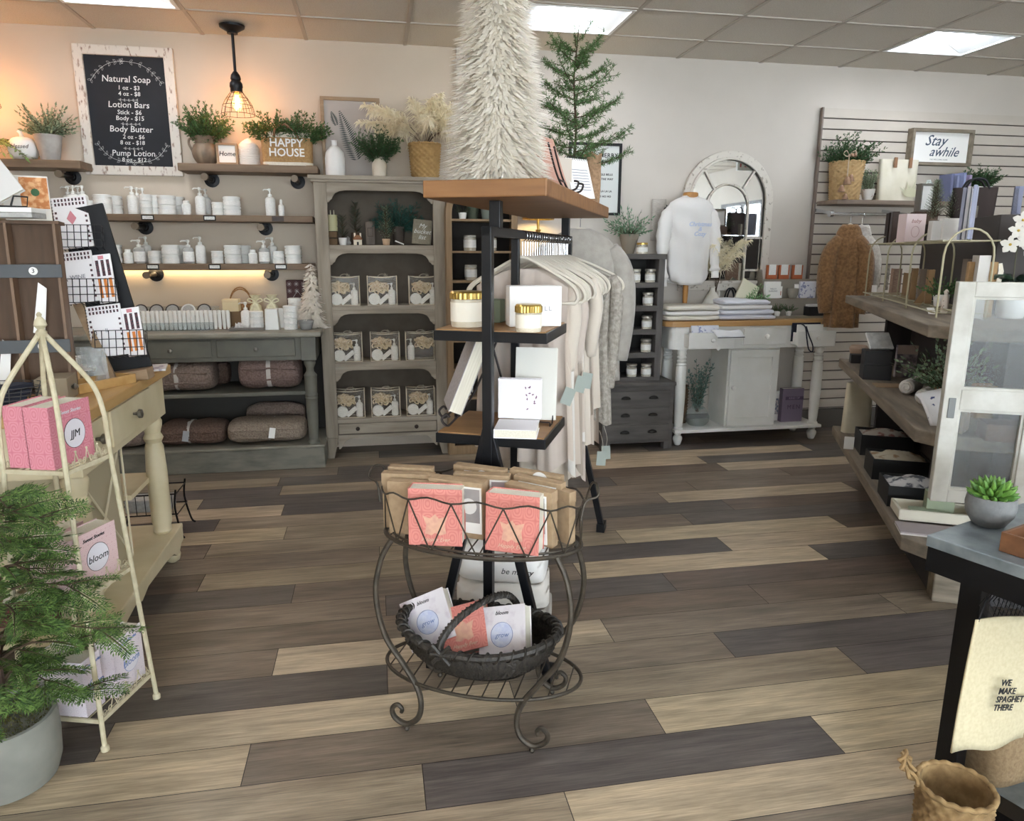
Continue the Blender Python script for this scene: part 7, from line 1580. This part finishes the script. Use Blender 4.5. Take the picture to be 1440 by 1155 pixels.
# stepped wire-basket notebook display
M_grid2 = mat('basket_wire', '1a1a1c', rough=.5); M_nbp = mat('notebook_white', 'e9e6e6', rough=.7); M_nbd = mat('notebook_marks', '6a4248', '2d2f33', rough=.8, scale=200, sharp=(.49, .51)); M_pk = mat('notebook_pink', 'c9828a', rough=.8); M_og = mat('pencil_orange', 'd27e35', rough=.6)
nb_root = thing('basket_easel', 'light wood easel carrying three black wire grid baskets on the cream table', 'display stand', (0, 0, 0))
tiers = ((at(118, 352, Y=2.98), .155, .095), (at(136, 428, Y=2.93), .16, .1), (at(176, 502, Y=2.88), .16, .11))
for k, (b, w, h) in enumerate(tiers):
    mb = MB(); d = .06; hw = w/2; hh3 = h*.85
    for i in range(8): x = -hw+w*i/7; mb.tube([(x, d/2, 0), (x, -d/2, 0), (x, -d/2, hh3)], .0016, 4)
    for j in range(4): z = hh3*j/3; mb.tube([(-hw, d/2, z), (-hw, -d/2, z), (hw, -d/2, z), (hw, d/2, z)], .0016, 4)
    for i in range(3):
        for s in (-hw, hw): y = -d/2+d*i/2; mb.tube([(s, y, 0), (s, y, hh3)], .0016, 4)
    o = mb.build('wire_basket', M_grid2, nb_root); o.location = (b.x, b.y-.03, b.z+.004); o.rotation_euler = (-.25, 0, .1)
    def notebook(dx, lab, w_, h_, marks):
        t = thing('notebook', lab, 'notebook', (b.x+dx, b.y-.035, b.z+.008), .1); t.rotation_euler = (-.3, -.12, .1)
        MB().box(-w_/2, w_/2, -.004, .004, 0, h_).build('pages', M_nbp, t, bevel=.001)
        if marks == 'grid':
            mb = MB()
            for i in range(9):
                for zz_ in (h_*.94, h_*.86): mb.box(-w_*.42+i*w_*.1, -w_*.42+i*w_*.1+w_*.05, -.0052, -.0042, zz_-.005, zz_+.005)
            for i in range(7): 
                for xx in (-w_*.42, w_*.42): mb.box(xx-w_*.03, xx+w_*.03, -.0052, -.0042, h_*(.08+.1*i), h_*(.08+.1*i)+.008)
            mb.build('cover_marks', M_nbd, t)
            mb = MB()
            for i in range(16): mb.tube([(-w_/2+.004*cos(q), .005*sin(q), h_*(.04+.06*i)) for q in [2*pi*j/6 for j in range(6)]], .0011, 3, True)
            mb.build('spiral', M_ink, t); 
            if k == 0: MB().leaf((0, -.0047, h_*.45), (0, 0, 1), h_*.28, w_*.28, (0, 1, 0)).build('bird_print', M_pk, t)
            else: text('WINE' if k == 1 else 'II', 'lettering', M_grey, t, (0, -.0048, h_*.5), .02)
        else:
            mb = MB(); q = MB()
            for i in range(3): x = -w_*.3+w_*.3*i; mb.box(x-.005, x+.005, -.0052, -.0042, h_*.1, h_*.5); q.box(x-.005, x+.005, -.0052, -.0042, h_*.55, h_*.88)
            mb.build('pencil_print', M_og, t); q.build('brush_print', M_nbd, t); MB().box(-w_*.2, w_*.1, -.0052, -.0042, h_*.9, h_*.97).build('red_print', M_pk, t)
    notebook(-.035 if k else -.01, ['spiral notebook with a pink bird print in the top wire basket', 'spiral notebook with checked border in the middle wire basket', 'spiral notebook with checked border in the lowest wire basket'][k], .115, .19 if k else .19, 'grid')
    if k: notebook(.055, ['', 'notepad with orange pencils in the middle wire basket', 'notepad with orange pencils in the lowest wire basket'][k], .06, .18, 'pen')
e0, e1 = at(88, 380, Y=2.96), at(158, 523, Y=2.80); e1.z = .882
MB().bar(tuple(e0), tuple(e1), .03, .012, up=(0, 1, 0)).build('easel_leg', M_raw, nb_root); MB().bar((tiers[0][0].x, 2.99, 1.5), (tiers[2][0].x-.0, 2.93, .887), .16, .012, up=(0, -1, 0)).build('easel_back', M_blackm, nb_root)
b = tiers[2][0]; MB().prism([(-.075, 0), (.085, 0), (.08, .04), (-.07, .02)], 'y', 2.84, 2.92).build('easel_base', M_raw, nb_root, loc=(b.x, 0, .8815), bevel=.002)
# papers and boxes on the cream table
def cpt(px, py): p = at(px, py, Z=.88); return V((p.x, p.y, ctz))
t = thing('catalogue', 'open printed catalogue lying at the corner of the cream table', 'catalogue', tuple(cpt(196, 520)), .2); MB().box(-.1, .1, -.075, .075, 0, .008).build('sheets', mat('catalogue_print', 'd3d0cf', '9b93a3', rough=.6, scale=40, sharp=(.5, .6)), t, bevel=.001)
t = thing('wooden_tray', 'small honey wood tray of cards on the cream table', 'tray', tuple(cpt(138, 545)), -.12+1.2); MB().loopface([(-.12, -.05), (.12, -.05), (.12, .05), (-.12, .05)], [(-.112, -.042), (.112, -.042), (.112, .042), (-.112, .042)], 'z', 0, .032).box(-.118, .118, -.048, .048, 0, .005).build('tray_body', M_hon, t, bevel=.001)
for k, (px, py, rz_) in enumerate(((118, 520, .5), (140, 518, .9), (108, 540, .2))): tag(MB().box(-.07, .07, -.05, .05, 0, .003).build('paper_sheet', M_paper, None, loc=tuple(cpt(px, py)+V((0, 0, .034+.012*k))), rz=rz_), 'loose white sheet on the cream table, %s' % ['by the tray', 'nearest the easel', 'by the kraft box'][k], 'paper')
for o in bpy.data.objects:
    if o.name.startswith('paper_sheet'): o.rotation_euler.x = .12
t = thing('kraft_box', 'taupe cardboard box with a round knob on the cream table', 'box', tuple(cpt(88, 562)), .15); MB().box(-.06, .03, -.05, .08, 0, .075).build('box_body', mat('taupe_card', '8d7f6a', rough=.8), t, bevel=.002); MB().lathe([(.004, 0), (.012, .01), (.003, .02)], 10).build('knob', M_knob, t, True).matrix_local = RT((.03, .0, .04), ry=pi/2)
for k in range(4): flatpack('plastic_sleeve', 'clear sleeved print standing by the brown rack, %s from the left' % ORD[k], 'print', -1.03+.022*k, 2.83-.02*k, ctz, .05, .006, .13, glass('sleeve', 'eef0f0', alpha=.25), rx=-.25, rz=.5)
t = thing('wire_basket', 'black mesh basket of dark cloths at the far left of the cream table', 'basket', tuple(cpt(22, 575)+V((-.04, 0, 0)))); mb = MB()
for j in range(7): mb.tube([(.1*cos(a)*(1+.05*j), .07*sin(a)*(1+.05*j), .012*j) for a in [2*pi*i/24 for i in range(24)]], .0014, 4, True)
for i in range(24): a = 2*pi*i/24; mb.tube([(.1*cos(a), .07*sin(a), 0), (.13*cos(a), .091*sin(a), .072)], .0014, 4)
mb.build('mesh', mat('mesh_wire', '3b3a39', rough=.5), t)
for k in range(4): o = MB().box(-.05, .06, -.03, .03, 0, .016).build('folded_cloth', mat('navy_cloth', '1d2130', rough=.9), None, bevel=.004, loc=tuple(cpt(22, 575)+V((-.04+.01*k, 0, .004+.0175*k))), rz=.4*k); tag(o, 'navy cloth in the black mesh basket, %s from the bottom' % ORD[k], 'cloth')
# ================= cream metal tower with pink books =================
TZr = radians(-17); tc = V((-.856, 2.081, 0)); M_cm = mat('cream_metal', 'c9c0a4', 'b7ad8f', rough=.6, scale=40)
tw_ = thing('metal_etagere', 'cream wire tower stand with a domed finial top, holding pink books', 'stand', tuple(tc), TZr)
def hw(z): return .121-.033*min(z, .785)/.785
for sx in (-1, 1):
    for sy in (-1, 1):
        P = [(sx*hw(0), sy*hw(0), .008), (sx*hw(.4), sy*hw(.4), .4), (sx*hw(.785), sy*hw(.785), .785), (sx*.086, sy*.086, .9), (sx*.078, sy*.078, .965), (sx*.06, sy*.06, 1.02), (sx*.004, sy*.004, 1.135)]
        Q = [V(p) for p in P[:3]]+spline(P[3:], 4)
        MB().tube(Q, .0068, 8).build('post', M_cm, tw_, True); MB().lathe([(.011, 0), (.011, .012), (.007, .016)], 10, (sx*hw(0), sy*hw(0), 0)).build('foot', M_cm, tw_, True)
MB().lathe([(.012, 1.125), (.014, 1.14), (.008, 1.148), (.016, 1.158), (.013, 1.17), (.005, 1.18), (.007, 1.186), (.002, 1.192)], 14).build('finial', M_cm, tw_, True)
for z in (.785, .44, .085):
    h = hw(z)-.002; mb = MB(); c = [(-h, -h), (h, -h), (h, h), (-h, h)]
    for i in range(4): mb.bar((*c[i], z), (*c[(i+1) % 4], z), .006, .012, up=(0, 0, 1))
    for i in range(8): x = -h+2*h*(i+.5)/8; mb.tube([(x, -h, z), (x, h, z)], .0018, 4)
    mb.build('shelf_frame', M_cm, tw_)
    mb = MB()
    for (a, b) in ((1, 2), (3, 0), (2, 3)):
        p0, p1 = V((*c[a], z)), V((*c[b], z)); n = 4
        for i in range(n):
            m0 = p0.lerp(p1, (i+.15)/n); m1 = p0.lerp(p1, (i+.85)/n); d = (m1-m0)/2
            for s in (-1, 1): ce = (m0+m1)/2+d*.55*s+V((0, 0, .014)); mb.tube([ce+d*.4*cos(q)*(1-q/9)+V((0, 0, .012*sin(q)*(1-q/9))) for q in [.6*j for j in range(11)]], .0013, 4)
            if i < n-1 : q0 = p0.lerp(p1, (i+1)/n); mb.tube([q0-d*.9, q0+V((0, 0, .045))], .0013, 4); mb.tube([q0+d*.9, q0+V((0, 0, .045))], .0013, 4); mb.ball(tuple(q0+V((0, 0, .047))), .0035, 6)
    mb.build('scroll_gallery', M_cm, tw_)
M_dam = damask('pink_damask', 'c77484', 'd58e9a', 34); M_dam2 = damask('blush_circles', 'cda9aa', 'dcc2c1', 60); M_dam3 = damask('lilac_floral', 'cfc3cb', 'ddd4d8', 46); M_med = mat('medallion', 'ddd9df', rough=.7)
tu2 = V((cos(TZr), sin(TZr), 0)); tv2 = V((-sin(TZr), cos(TZr), 0))
def gift(label, x, y, z, w, d, h, m_, ink, word='Gilded', rz=0, wd_=None):
    """thick keepsake book; spine towards the viewer, round medallion on its right cover"""
    q = tc+tu2*x+tv2*y; t = book('keepsake_book', label, 'book', (q.x, q.y, z), w, d, h, m_, rz=TZr+pi/2+rz)
    MB().tube([(w*.05, -d/2, h*.48), (w*.05, -d/2-.0012, h*.48)], min(w, h)*.25, 24).build('medallion', M_med, t, True); MB().tube([(w*.05+min(w, h)*.255*cos(a), -d/2-.0005, h*.48+min(w, h)*.255*sin(a)) for a in [2*pi*i/24 for i in range(24)]], .0008, 4, True).build('medallion_ring', ink, t)
    text('JJM' if word == 'Gilded' else 'bloom', 'monogram', ink, t, (w*.05, -d/2-.0014, h*.47), .028, shear=.2); text('Sweet Stories', 'lettering', ink if word != 'Gilded' else M_med, t, (0, -d/2-.0008, h*.86), .014, shear=.4)
    return t
def bk(z, items):
    for it in items: gift(*it[:3], z, *it[3:])
M_ros = mat('rose_text', '9c5560', rough=.8); M_blu = mat('blue_ink', '6c7fb0', rough=.8)
zz1 = .7915
bk(zz1, [('pink damask keepsake book, left one on the top tier of the cream tower', -.055, -.0, .15, .055, .165, M_dam, M_ink, 'Gilded', .06), ('pink damask keepsake book with a round monogram, right one on the top tier', .02, -.005, .155, .07, .165, M_dam, M_ink)])
bk(.4465, [('blush keepsake book behind the tree branches on the middle tier', -.03, -.01, .15, .055, .15, M_dam2, M_ros, 'b'), ('blush keepsake book with a floral medallion on the middle tier', .052, -.01, .165, .06, .155, M_dam2, M_ink, 'b', -.1)])
bk(.0915, [('lilac keepsake book at the back right of the bottom tier', .075, .045, .13, .055, .17, M_dam3, M_blu, 'b'), ('pale pink keepsake book at the front of the bottom tier', .03, -.075, .075, .09, .165, M_dam3, M_blu, 'b'), ('pale keepsake book at the left of the bottom tier', -.06, -.02, .13, .05, .16, M_dam3, M_ros, 'b')])
for k, (x, y, z, m_) in enumerate(((-.5, -.98, .1655, 'maroon_book'), (-.42, -.98, .2, 'plum_book'))):
    tag(MB().box(0, .2, 0, .14, 0, .034).build('recipe_box', mat(m_, '5b2a2e' if k == 0 else '4b3038', rough=.6), None, bevel=.002, loc=(-1.25+.0*x, 2.38, z+.0005 if k == 0 else .201), rz=.2*k), ['maroon box lying on the bottom board of the cream table', 'plum box on the maroon one under the cream table'][k], 'box')
t = thing('red_book', 'dark red and white book lying on the cream table bottom stack', 'book', (-1.12, 2.42, .2355), .3); MB().box(-.09, .09, -.07, .07, 0, .03).build('cover', mat('dark_red', '6d2229', rough=.6), t, bevel=.002); MB().box(-.08, .06, -.06, .06, .03, .032).build('label', M_paper, t)
# ================= juniper in a concrete pot =================
t = thing('juniper_tree', 'leafy green juniper tree in a round concrete pot at the bottom left', 'tree', (-.975, 1.845, 0))
MB().lathe([(.085, 0), (.11, .012), (.122, .05), (.126, .12), (.124, .19), (.116, .192), (.112, .18), (.002, .178)], 48, cap=False).lathe([(.085, 0), (.001, 0)], 48, cap=False).build('pot', mat('pot_concrete_grey', '8a8a82', '7d7d76', rough=.9, scale=10, bump=.15, bscale=60), t, True)
mb = MB(); rr = random.Random(2)
for i in range(1500): a = rr.uniform(0, 6.28); r_ = .112*sqrt(rr.random()); mb.leaf((r_*cos(a), r_*sin(a), .176), (rr.uniform(-1, 1), rr.uniform(-1, 1), rr.uniform(.2, 1)), .012, .003, rv(rr))
mb.build('moss', mat('moss_green', '4a4a22', '6b6a32', rough=1, island=1), t)['kind'] = 'stuff'
tr = spline([(0, 0, .17), (.015, 0, .3), (.01, .01, .42), (.04, .0, .55), (.05, .01, .7), (.065, .0, .80)], 6); MB().tube(tr, [.011-.008*i/(len(tr)-1) for i in range(len(tr))], 8).build('trunk', mat('bark_dark', '3a2c26', '4d3d33', rough=.95, scale=60, bump=.8), t, True)
def spray(mb, p, d, L_, rr, up=(0, 0, 1)):
    """flat scale-leaved juniper spray"""
    p = V(p); d = V(d).normalized(); n_ = (V(up)+rv(rr)*.35).normalized(); s_ = d.cross(n_).normalized(); pts = [p]
    for i in range(6): d = (d+V((0, 0, -.05))).normalized(); pts.append(pts[-1]+d*L_/6)
    mb.m = 1; mb.tube(pts, [.0022*(1-i/8) for i in range(7)], 3); mb.m = 0
    for i in range(1, 13):
        t_ = i/2; k = min(int(t_), 5); q = pts[k].lerp(pts[k+1], t_-k)
        for s in (-1, 1):
            tl = L_*.42*(1-.6*i/13)*rr.uniform(.7, 1.1); dv = (s_*s*.85+d*.9+n_*rr.uniform(-.15, .15)).normalized(); m = max(3, int(tl/.0075))
            for j in range(m):
                b = q+dv*tl*j/m
                for s2 in (-1, 1):
                    d3 = (dv+(s_*s2*.0+dv.cross(n_)*s2*.75)).normalized(); mb.leaf(b, d3, .017*(1-.4*j/m), .0036, n_+rv(rr)*.5, .45)
            mb.leaf(q+dv*tl, dv, .012, .0034, n_)
mb = MB(); rr = random.Random(23); nbr = 38
for i in range(nbr):
    h = .26+.54*i/nbr; a = i*2.399; Lb = (.06+.2*max(0, 1-abs(h-.42)/(.36 if h > .42 else .3))**.9)*rr.uniform(.7, 1.15)
    k = min(int((h-.17)/.69*(len(tr)-1)), len(tr)-1); b = tr[k]; d = V((cos(a), sin(a), .12+.3*(h-.2)))
    if a and sin(a) > .2: Lb *= .6
    P = [b+d*Lb*j/4+V((0, 0, .02*sin(j))) for j in range(5)]; mb.m = 1; mb.tube(P, [.004, .0035, .003, .002, .0015], 4); mb.m = 0
    for j in (1, 2, 3, 4):
        for s in ((-1,) if (i+j) % 2 else (1,)):
            dd = (Matrix.Rotation(s*rr.uniform(.35, .8), 3, 'Z') @ d).normalized(); spray(mb, P[j], dd+V((0, 0, rr.uniform(-.5, .1))), .085+.03*rr.random(), rr, (rr.uniform(-.6, .6), rr.uniform(-.9, .2), 1))
    spray(mb, P[4], d, .11, rr)
mb.build('foliage', [mat('juniper_green', '24421f', '76964c', rough=.6, island=1, trans=.25), M_stem], t)
# ================= wire stand with books in the centre =================
SR = radians(-25); sc_ = V((.273, 1.917, 0)); su = V((cos(SR), sin(SR), 0)); sv = V((-sin(SR), cos(SR), 0))
M_rust = mat('antique_iron', '3a342c', '4c4439', rough=.5, metal=.4, scale=40); st = thing('wire_plant_stand', 'oval two-tier scrolled iron stand holding kraft boxes and pink books in the centre', 'stand', tuple(sc_), SR)
def oval(a, b, z, n=56, ph=0): return [(a*cos(2*pi*i/n), b*sin(2*pi*i/n), z+ph*sin(2*pi*i/n)) for i in range(n)]
MB().tube(oval(.285, .15, .56), .0065, 8, True).build('basket_ring', M_rust, st, True); MB().tube(oval(.268, .138, .567), .0035, 6, True).build('inner_ring', M_rust, st, True)
mb = MB(); n = 26; top = []
for i in range(n): a = 2*pi*i/n; top.append(V((.292*cos(a), .155*sin(a), .705-.012*cos(2*a)-(.012 if i % 2 else 0))))
mb.tube(spline(top, 3, True), .0028, 6, True); mb.build('rim_wire', M_rust, st, True)
for i in range(n):
    if i % 2 == 0: continue
    for s in (-1, 1):
        a = 2*pi*(i+s*1.0)/n; MB().tube([top[i], (.285*cos(a), .15*sin(a), .56)], .0022, 5).build('zigzag_wire', M_rust, st)
mb = MB()
for i in range(11): x = -.25+.05*i; y = .148*sqrt(1-(x/.285)**2); mb.tube([(x, -y, .562), (x, y, .562)], .0022, 5)
mb.build('floor_wires', M_rust, st)
for s in (-1, 1): MB().tube(spline([(s*.285, .03, .66), (s*.305, .03, .73), (s*.325, .0, .74), (s*.33, -.02, .715), (s*.3, -.03, .70), (s*.29, -.04, .65)], 5), .0032, 6).build('scroll_handle', M_rust, st, True)
MB().tube(oval(.295, .155, .15), .0055, 8, True).build('lower_ring', M_rust, st, True); mb = MB()
for i in range(13): x = -.264+.044*i; y = .153*sqrt(1-(x/.295)**2); mb.tube([(x, -y, .152), (x, y, .152)], .0022, 5)
mb.build('lower_wires', M_rust, st)
for sx in (-1, 1):
    for sy in (-1, 1):
        P = [(.235, .09, .56), (.265, .1, .5), (.28, .11, .40), (.255, .115, .28), (.2, .12, .2), (.155, .13, .14), (.14, .137, .09), (.15, .14, .045), (.185, .14, .02), (.22, .14, .035), (.228, .14, .062), (.212, .14, .078), (.198, .14, .068), (.2, .14, .055)]
        P = [(sx*x, sy*y, z) for x, y, z in P]; Q = spline(P, 6); k = len(Q); MB().tube(Q, [.0085-.003*max(0, i/k-.6)/.4 for i in range(k)], 8).build('scrolled_leg', M_rust, st, True)
        MB().lathe([(.006, 0), (.0085, .006), (.004, .014)], 10, (sx*.185, sy*.14, 0)).build('foot', M_rust, st, True)
def S(x, y, z): q = sc_+su*x+sv*y; return (q.x, q.y, z)
# kraft boxes with photo cards
M_kr = mat('kraft_box_card', 'ad9475', 'a1886a', rough=.85, scale=60); M_photo = mat('photo_grey', 'a8a2a0', '8f8a8a', rough=.5, scale=12)
bz0 = .5655; kc = 0
def kbox(x, y, w, d, h, rz, tilt, label, card=None, cw=.1, ch=.12, dx=0):
    t = thing('kraft_gift_box', label, 'box', S(x, y, bz0), SR+rz); t.rotation_euler = (tilt, 0, SR+rz)
    MB().box(-w/2, w/2, -d/2, d/2, 0, h).build('box_body', M_kr, t, bevel=.002); MB().box(-w/2-.001, w/2+.001, -d/2-.001, d/2+.001, h-.03, h+.001).build('lid_flap', M_kr, t, bevel=.001)
    if card:
        c = MB().box(dx-cw/2, dx+cw/2, -d/2-.003, -d/2-.001, h-ch-.012, h-.012).build('photo_card', M_paper, t); MB().box(dx-cw/2+.005, dx+cw/2-.005, -d/2-.0036, -d/2-.003, h-ch+.02, h-.017).build('photo', card, c)
        MB().tube([(dx+cw*.15, -d/2-.0036, h-ch*.5), (dx+cw*.15, -d/2-.004, h-ch*.5)], cw*.22, 20).build('plate_picture', mat('plate_white', 'd9d6d2', rough=.6), c)
M_bl = mat('photo_blue', '8d93b4', 'a4a8c0', rough=.5, scale=10)
kbox(-.225, .045, .13, .03, .17, .1, .02, 'kraft box at the far left back of the wire stand')
kbox(-.215, .0, .15, .03, .165, .12, .02, 'kraft box second from the left back of the wire stand')
kbox(-.185, -.04, .14, .032, .155, .05, .02, 'kraft box at the front left with a blue photo card', M_bl, .08, .13, .045)
kbox(-.03, .095, .16, .03, .17, -.15, .0, 'kraft box at the back centre of the wire stand', M_photo, .09, .05)
kbox(-.01, .045, .16, .03, .165, .1, .0, 'kraft box in the middle row with a mauve photo card', mat('photo_mauve', 'a59a9e', rough=.5), .06, .13, .055)
kbox(-.06, -.015, .16, .04, .165, -.08, .03, 'kraft box in the centre with a plate photo card', M_photo, .105, .135, .025)
kbox(.14, .085, .16, .025, .17, -.25, .0, 'kraft box at the back right of the wire stand', M_paper, .12, .04)
kbox(.16, .045, .15, .025, .165, -.3, .03, 'kraft box in the right middle row with a pale card', M_paper, .12, .1)
kbox(.15, -.01, .15, .03, .16, -.35, .06, 'kraft box at the front right with a slanted photo card', M_photo, .1, .14, .01)
kbox(.225, .02, .09, .025, .15, -.6, .02, 'kraft box at the right end of the wire stand')
# coral keepsake books
M_cor = damask('coral_damask', 'c9746b', 'd88b80', 30); M_coremb = mat('peach_emblem', 'dcae93', 'cf9c88', rough=.7, scale=60)
def coral(label, loc, rot, w=.148, h=.16, d=.06):
    t = book('keepsake_book', label, 'book', loc, w, d, h, M_cor); t.rotation_euler = rot
    a = MB().prism([(-.028, .035), (-.01, .03), (0, .038), (.012, .03), (.03, .036), (.026, .06), (.034, .085), (.01, .078), (0, .09), (-.014, .078), (-.034, .085), (-.024, .06)], 'y', -d/2-.0012, -d/2).build('emblem', M_coremb, t)
    text('Happily Ever', 'lettering', mat('gold_foil', 'd9b9a0', rough=.4), t, (0, -d/2-.0008, .018), .015, shear=.4); return t
coral('coral keepsake book, left of the two at the front of the wire stand', S(-.10, -.085, bz0), (-.03, 0, SR+.16)); coral('coral keepsake book, right of the two at the front of the wire stand', S(.118, -.08, bz0), (-.05, 0, SR-.04))
# dark willow basket on the lower tier
bk_ = thing('willow_basket', 'dark oval willow basket with a thick twisted handle on the lower tier', 'basket', S(-.01, 0, .1545), SR); M_wil = mat('dark_willow', '1e1b18', '3a342d', rough=.55, scale=120, bump=.8, stretch=(1, 1, .4))
def bfn(u, v):
    a = 2*pi*u; j = round(v*24); r = .55+.45*sin(pi/2*min(1, v*1.15)); wv = .004*sin(a*36+pi*(j % 2))
    return ((.23*r+wv)*cos(a), (.145*r+wv)*sin(a), .004+.105*v**1.3+.025*cos(a)**2*v)
MB().sheet(bfn, 200, 24, True).build('woven_bowl', M_wil, bk_, True, angle=180); MB().lathe([(.15, .004), (.001, .004)], 24, cap=False, sy=.6).build('bowl_floor', M_wil, bk_)
mb = MB(); n = 120; R0 = [V((.235*cos(a), .15*sin(a), .11+.025*cos(a)**2)) for a in [2*pi*i/n for i in range(n)]]; mb.tube(R0, .012, 8, True); mb.build('rim', M_wil, bk_, True)
mb = MB(); m = 900; mb.tube([(.235*cos(a)+.0145*cos(a*38)*cos(a), .15*sin(a)+.0145*cos(a*38)*sin(a), .11+.025*cos(a)**2+.0145*sin(a*38)) for a in [2*pi*i/m for i in range(m)]], .003, 4, True); mb.build('rim_wrap', M_wil, bk_, True)
P = spline([(-.07, -.15, .1), (-.062, -.14, .15), (-.03, -.09, .192), (.02, 0, .208), (.06, .08, .192), (.08, .125, .15), (.08, .14, .12)], 8)
MB().tube(P, .009, 8).build('handle', M_wil, bk_, True); mb = MB()
for ph in (0, 2.1, 4.2):
    T_ = [];
    for i in range(len(P)*3): t_ = i/3; k = min(int(t_), len(P)-2); q = P[k].lerp(P[k+1], t_-k); a = i*.55+ph; T_.append(q+V((cos(a)*.0085, 0, 0))+V((0, 0, sin(a)*.0085)))
    mb.tube(T_, .0038, 5)
mb.build('handle_wrap', M_wil, bk_, True)
mb = MB(); mb.tube([(-.085, -.158, .085), (-.035, -.158, .14)], .006, 6); mb.tube([(-.085, -.158, .14), (-.035, -.158, .085)], .006, 6); mb.tube([(-.09, -.16, .112), (-.03, -.16, .112)], .006, 6); mb.build('handle_binding', M_wil, bk_, True)
M_wf = mat('white_floral_cover', 'dfd9dc', 'c9bec6', rough=.6, scale=26, sharp=(.5, .7)); 
def lean(label, x, y, z, m_, rot, kind, w=.15, h=.15, d=.045):
    t = book('keepsake_book', label, 'book', S(x, y, z), w, d, h, m_); t.rotation_euler = rot
    if kind:
        MB().tube([(0, -d/2, h*.45), (0, -d/2-.0012, h*.45)], .034, 28).build('medallion', mat('pale_blue_disc', 'd3d6e4', 'bcc2dc', rough=.7, scale=60), t, True); MB().tube([(.035*cos(a), -d/2-.001, h*.45+.035*sin(a)) for a in [2*pi*i/28 for i in range(28)]], .0007, 4, True).build('medallion_ring', M_blu, t)
        text('bloom', 'lettering', M_ink, t, (0, -d/2-.0008, h*.86), .016, shear=.4); text('grow', 'lettering', M_blu, t, (0, -d/2-.0014, h*.44), .02, shear=.3)
    return t
lean('white floral keepsake book leaning at the left of the willow basket', -.14, .0, .2, M_wf, (-.55, -.45, SR+.15), 1)
t = coral('coral keepsake book lying behind the willow basket handle', S(-.035, -.02, .2), (-.75, -.35, SR+.1), .14, .14, .04)
lean('pale keepsake book with blue medallion leaning at the right of the willow basket', .08, -.03, .2, M_wf, (-.6, -.28, SR-.1), 1)
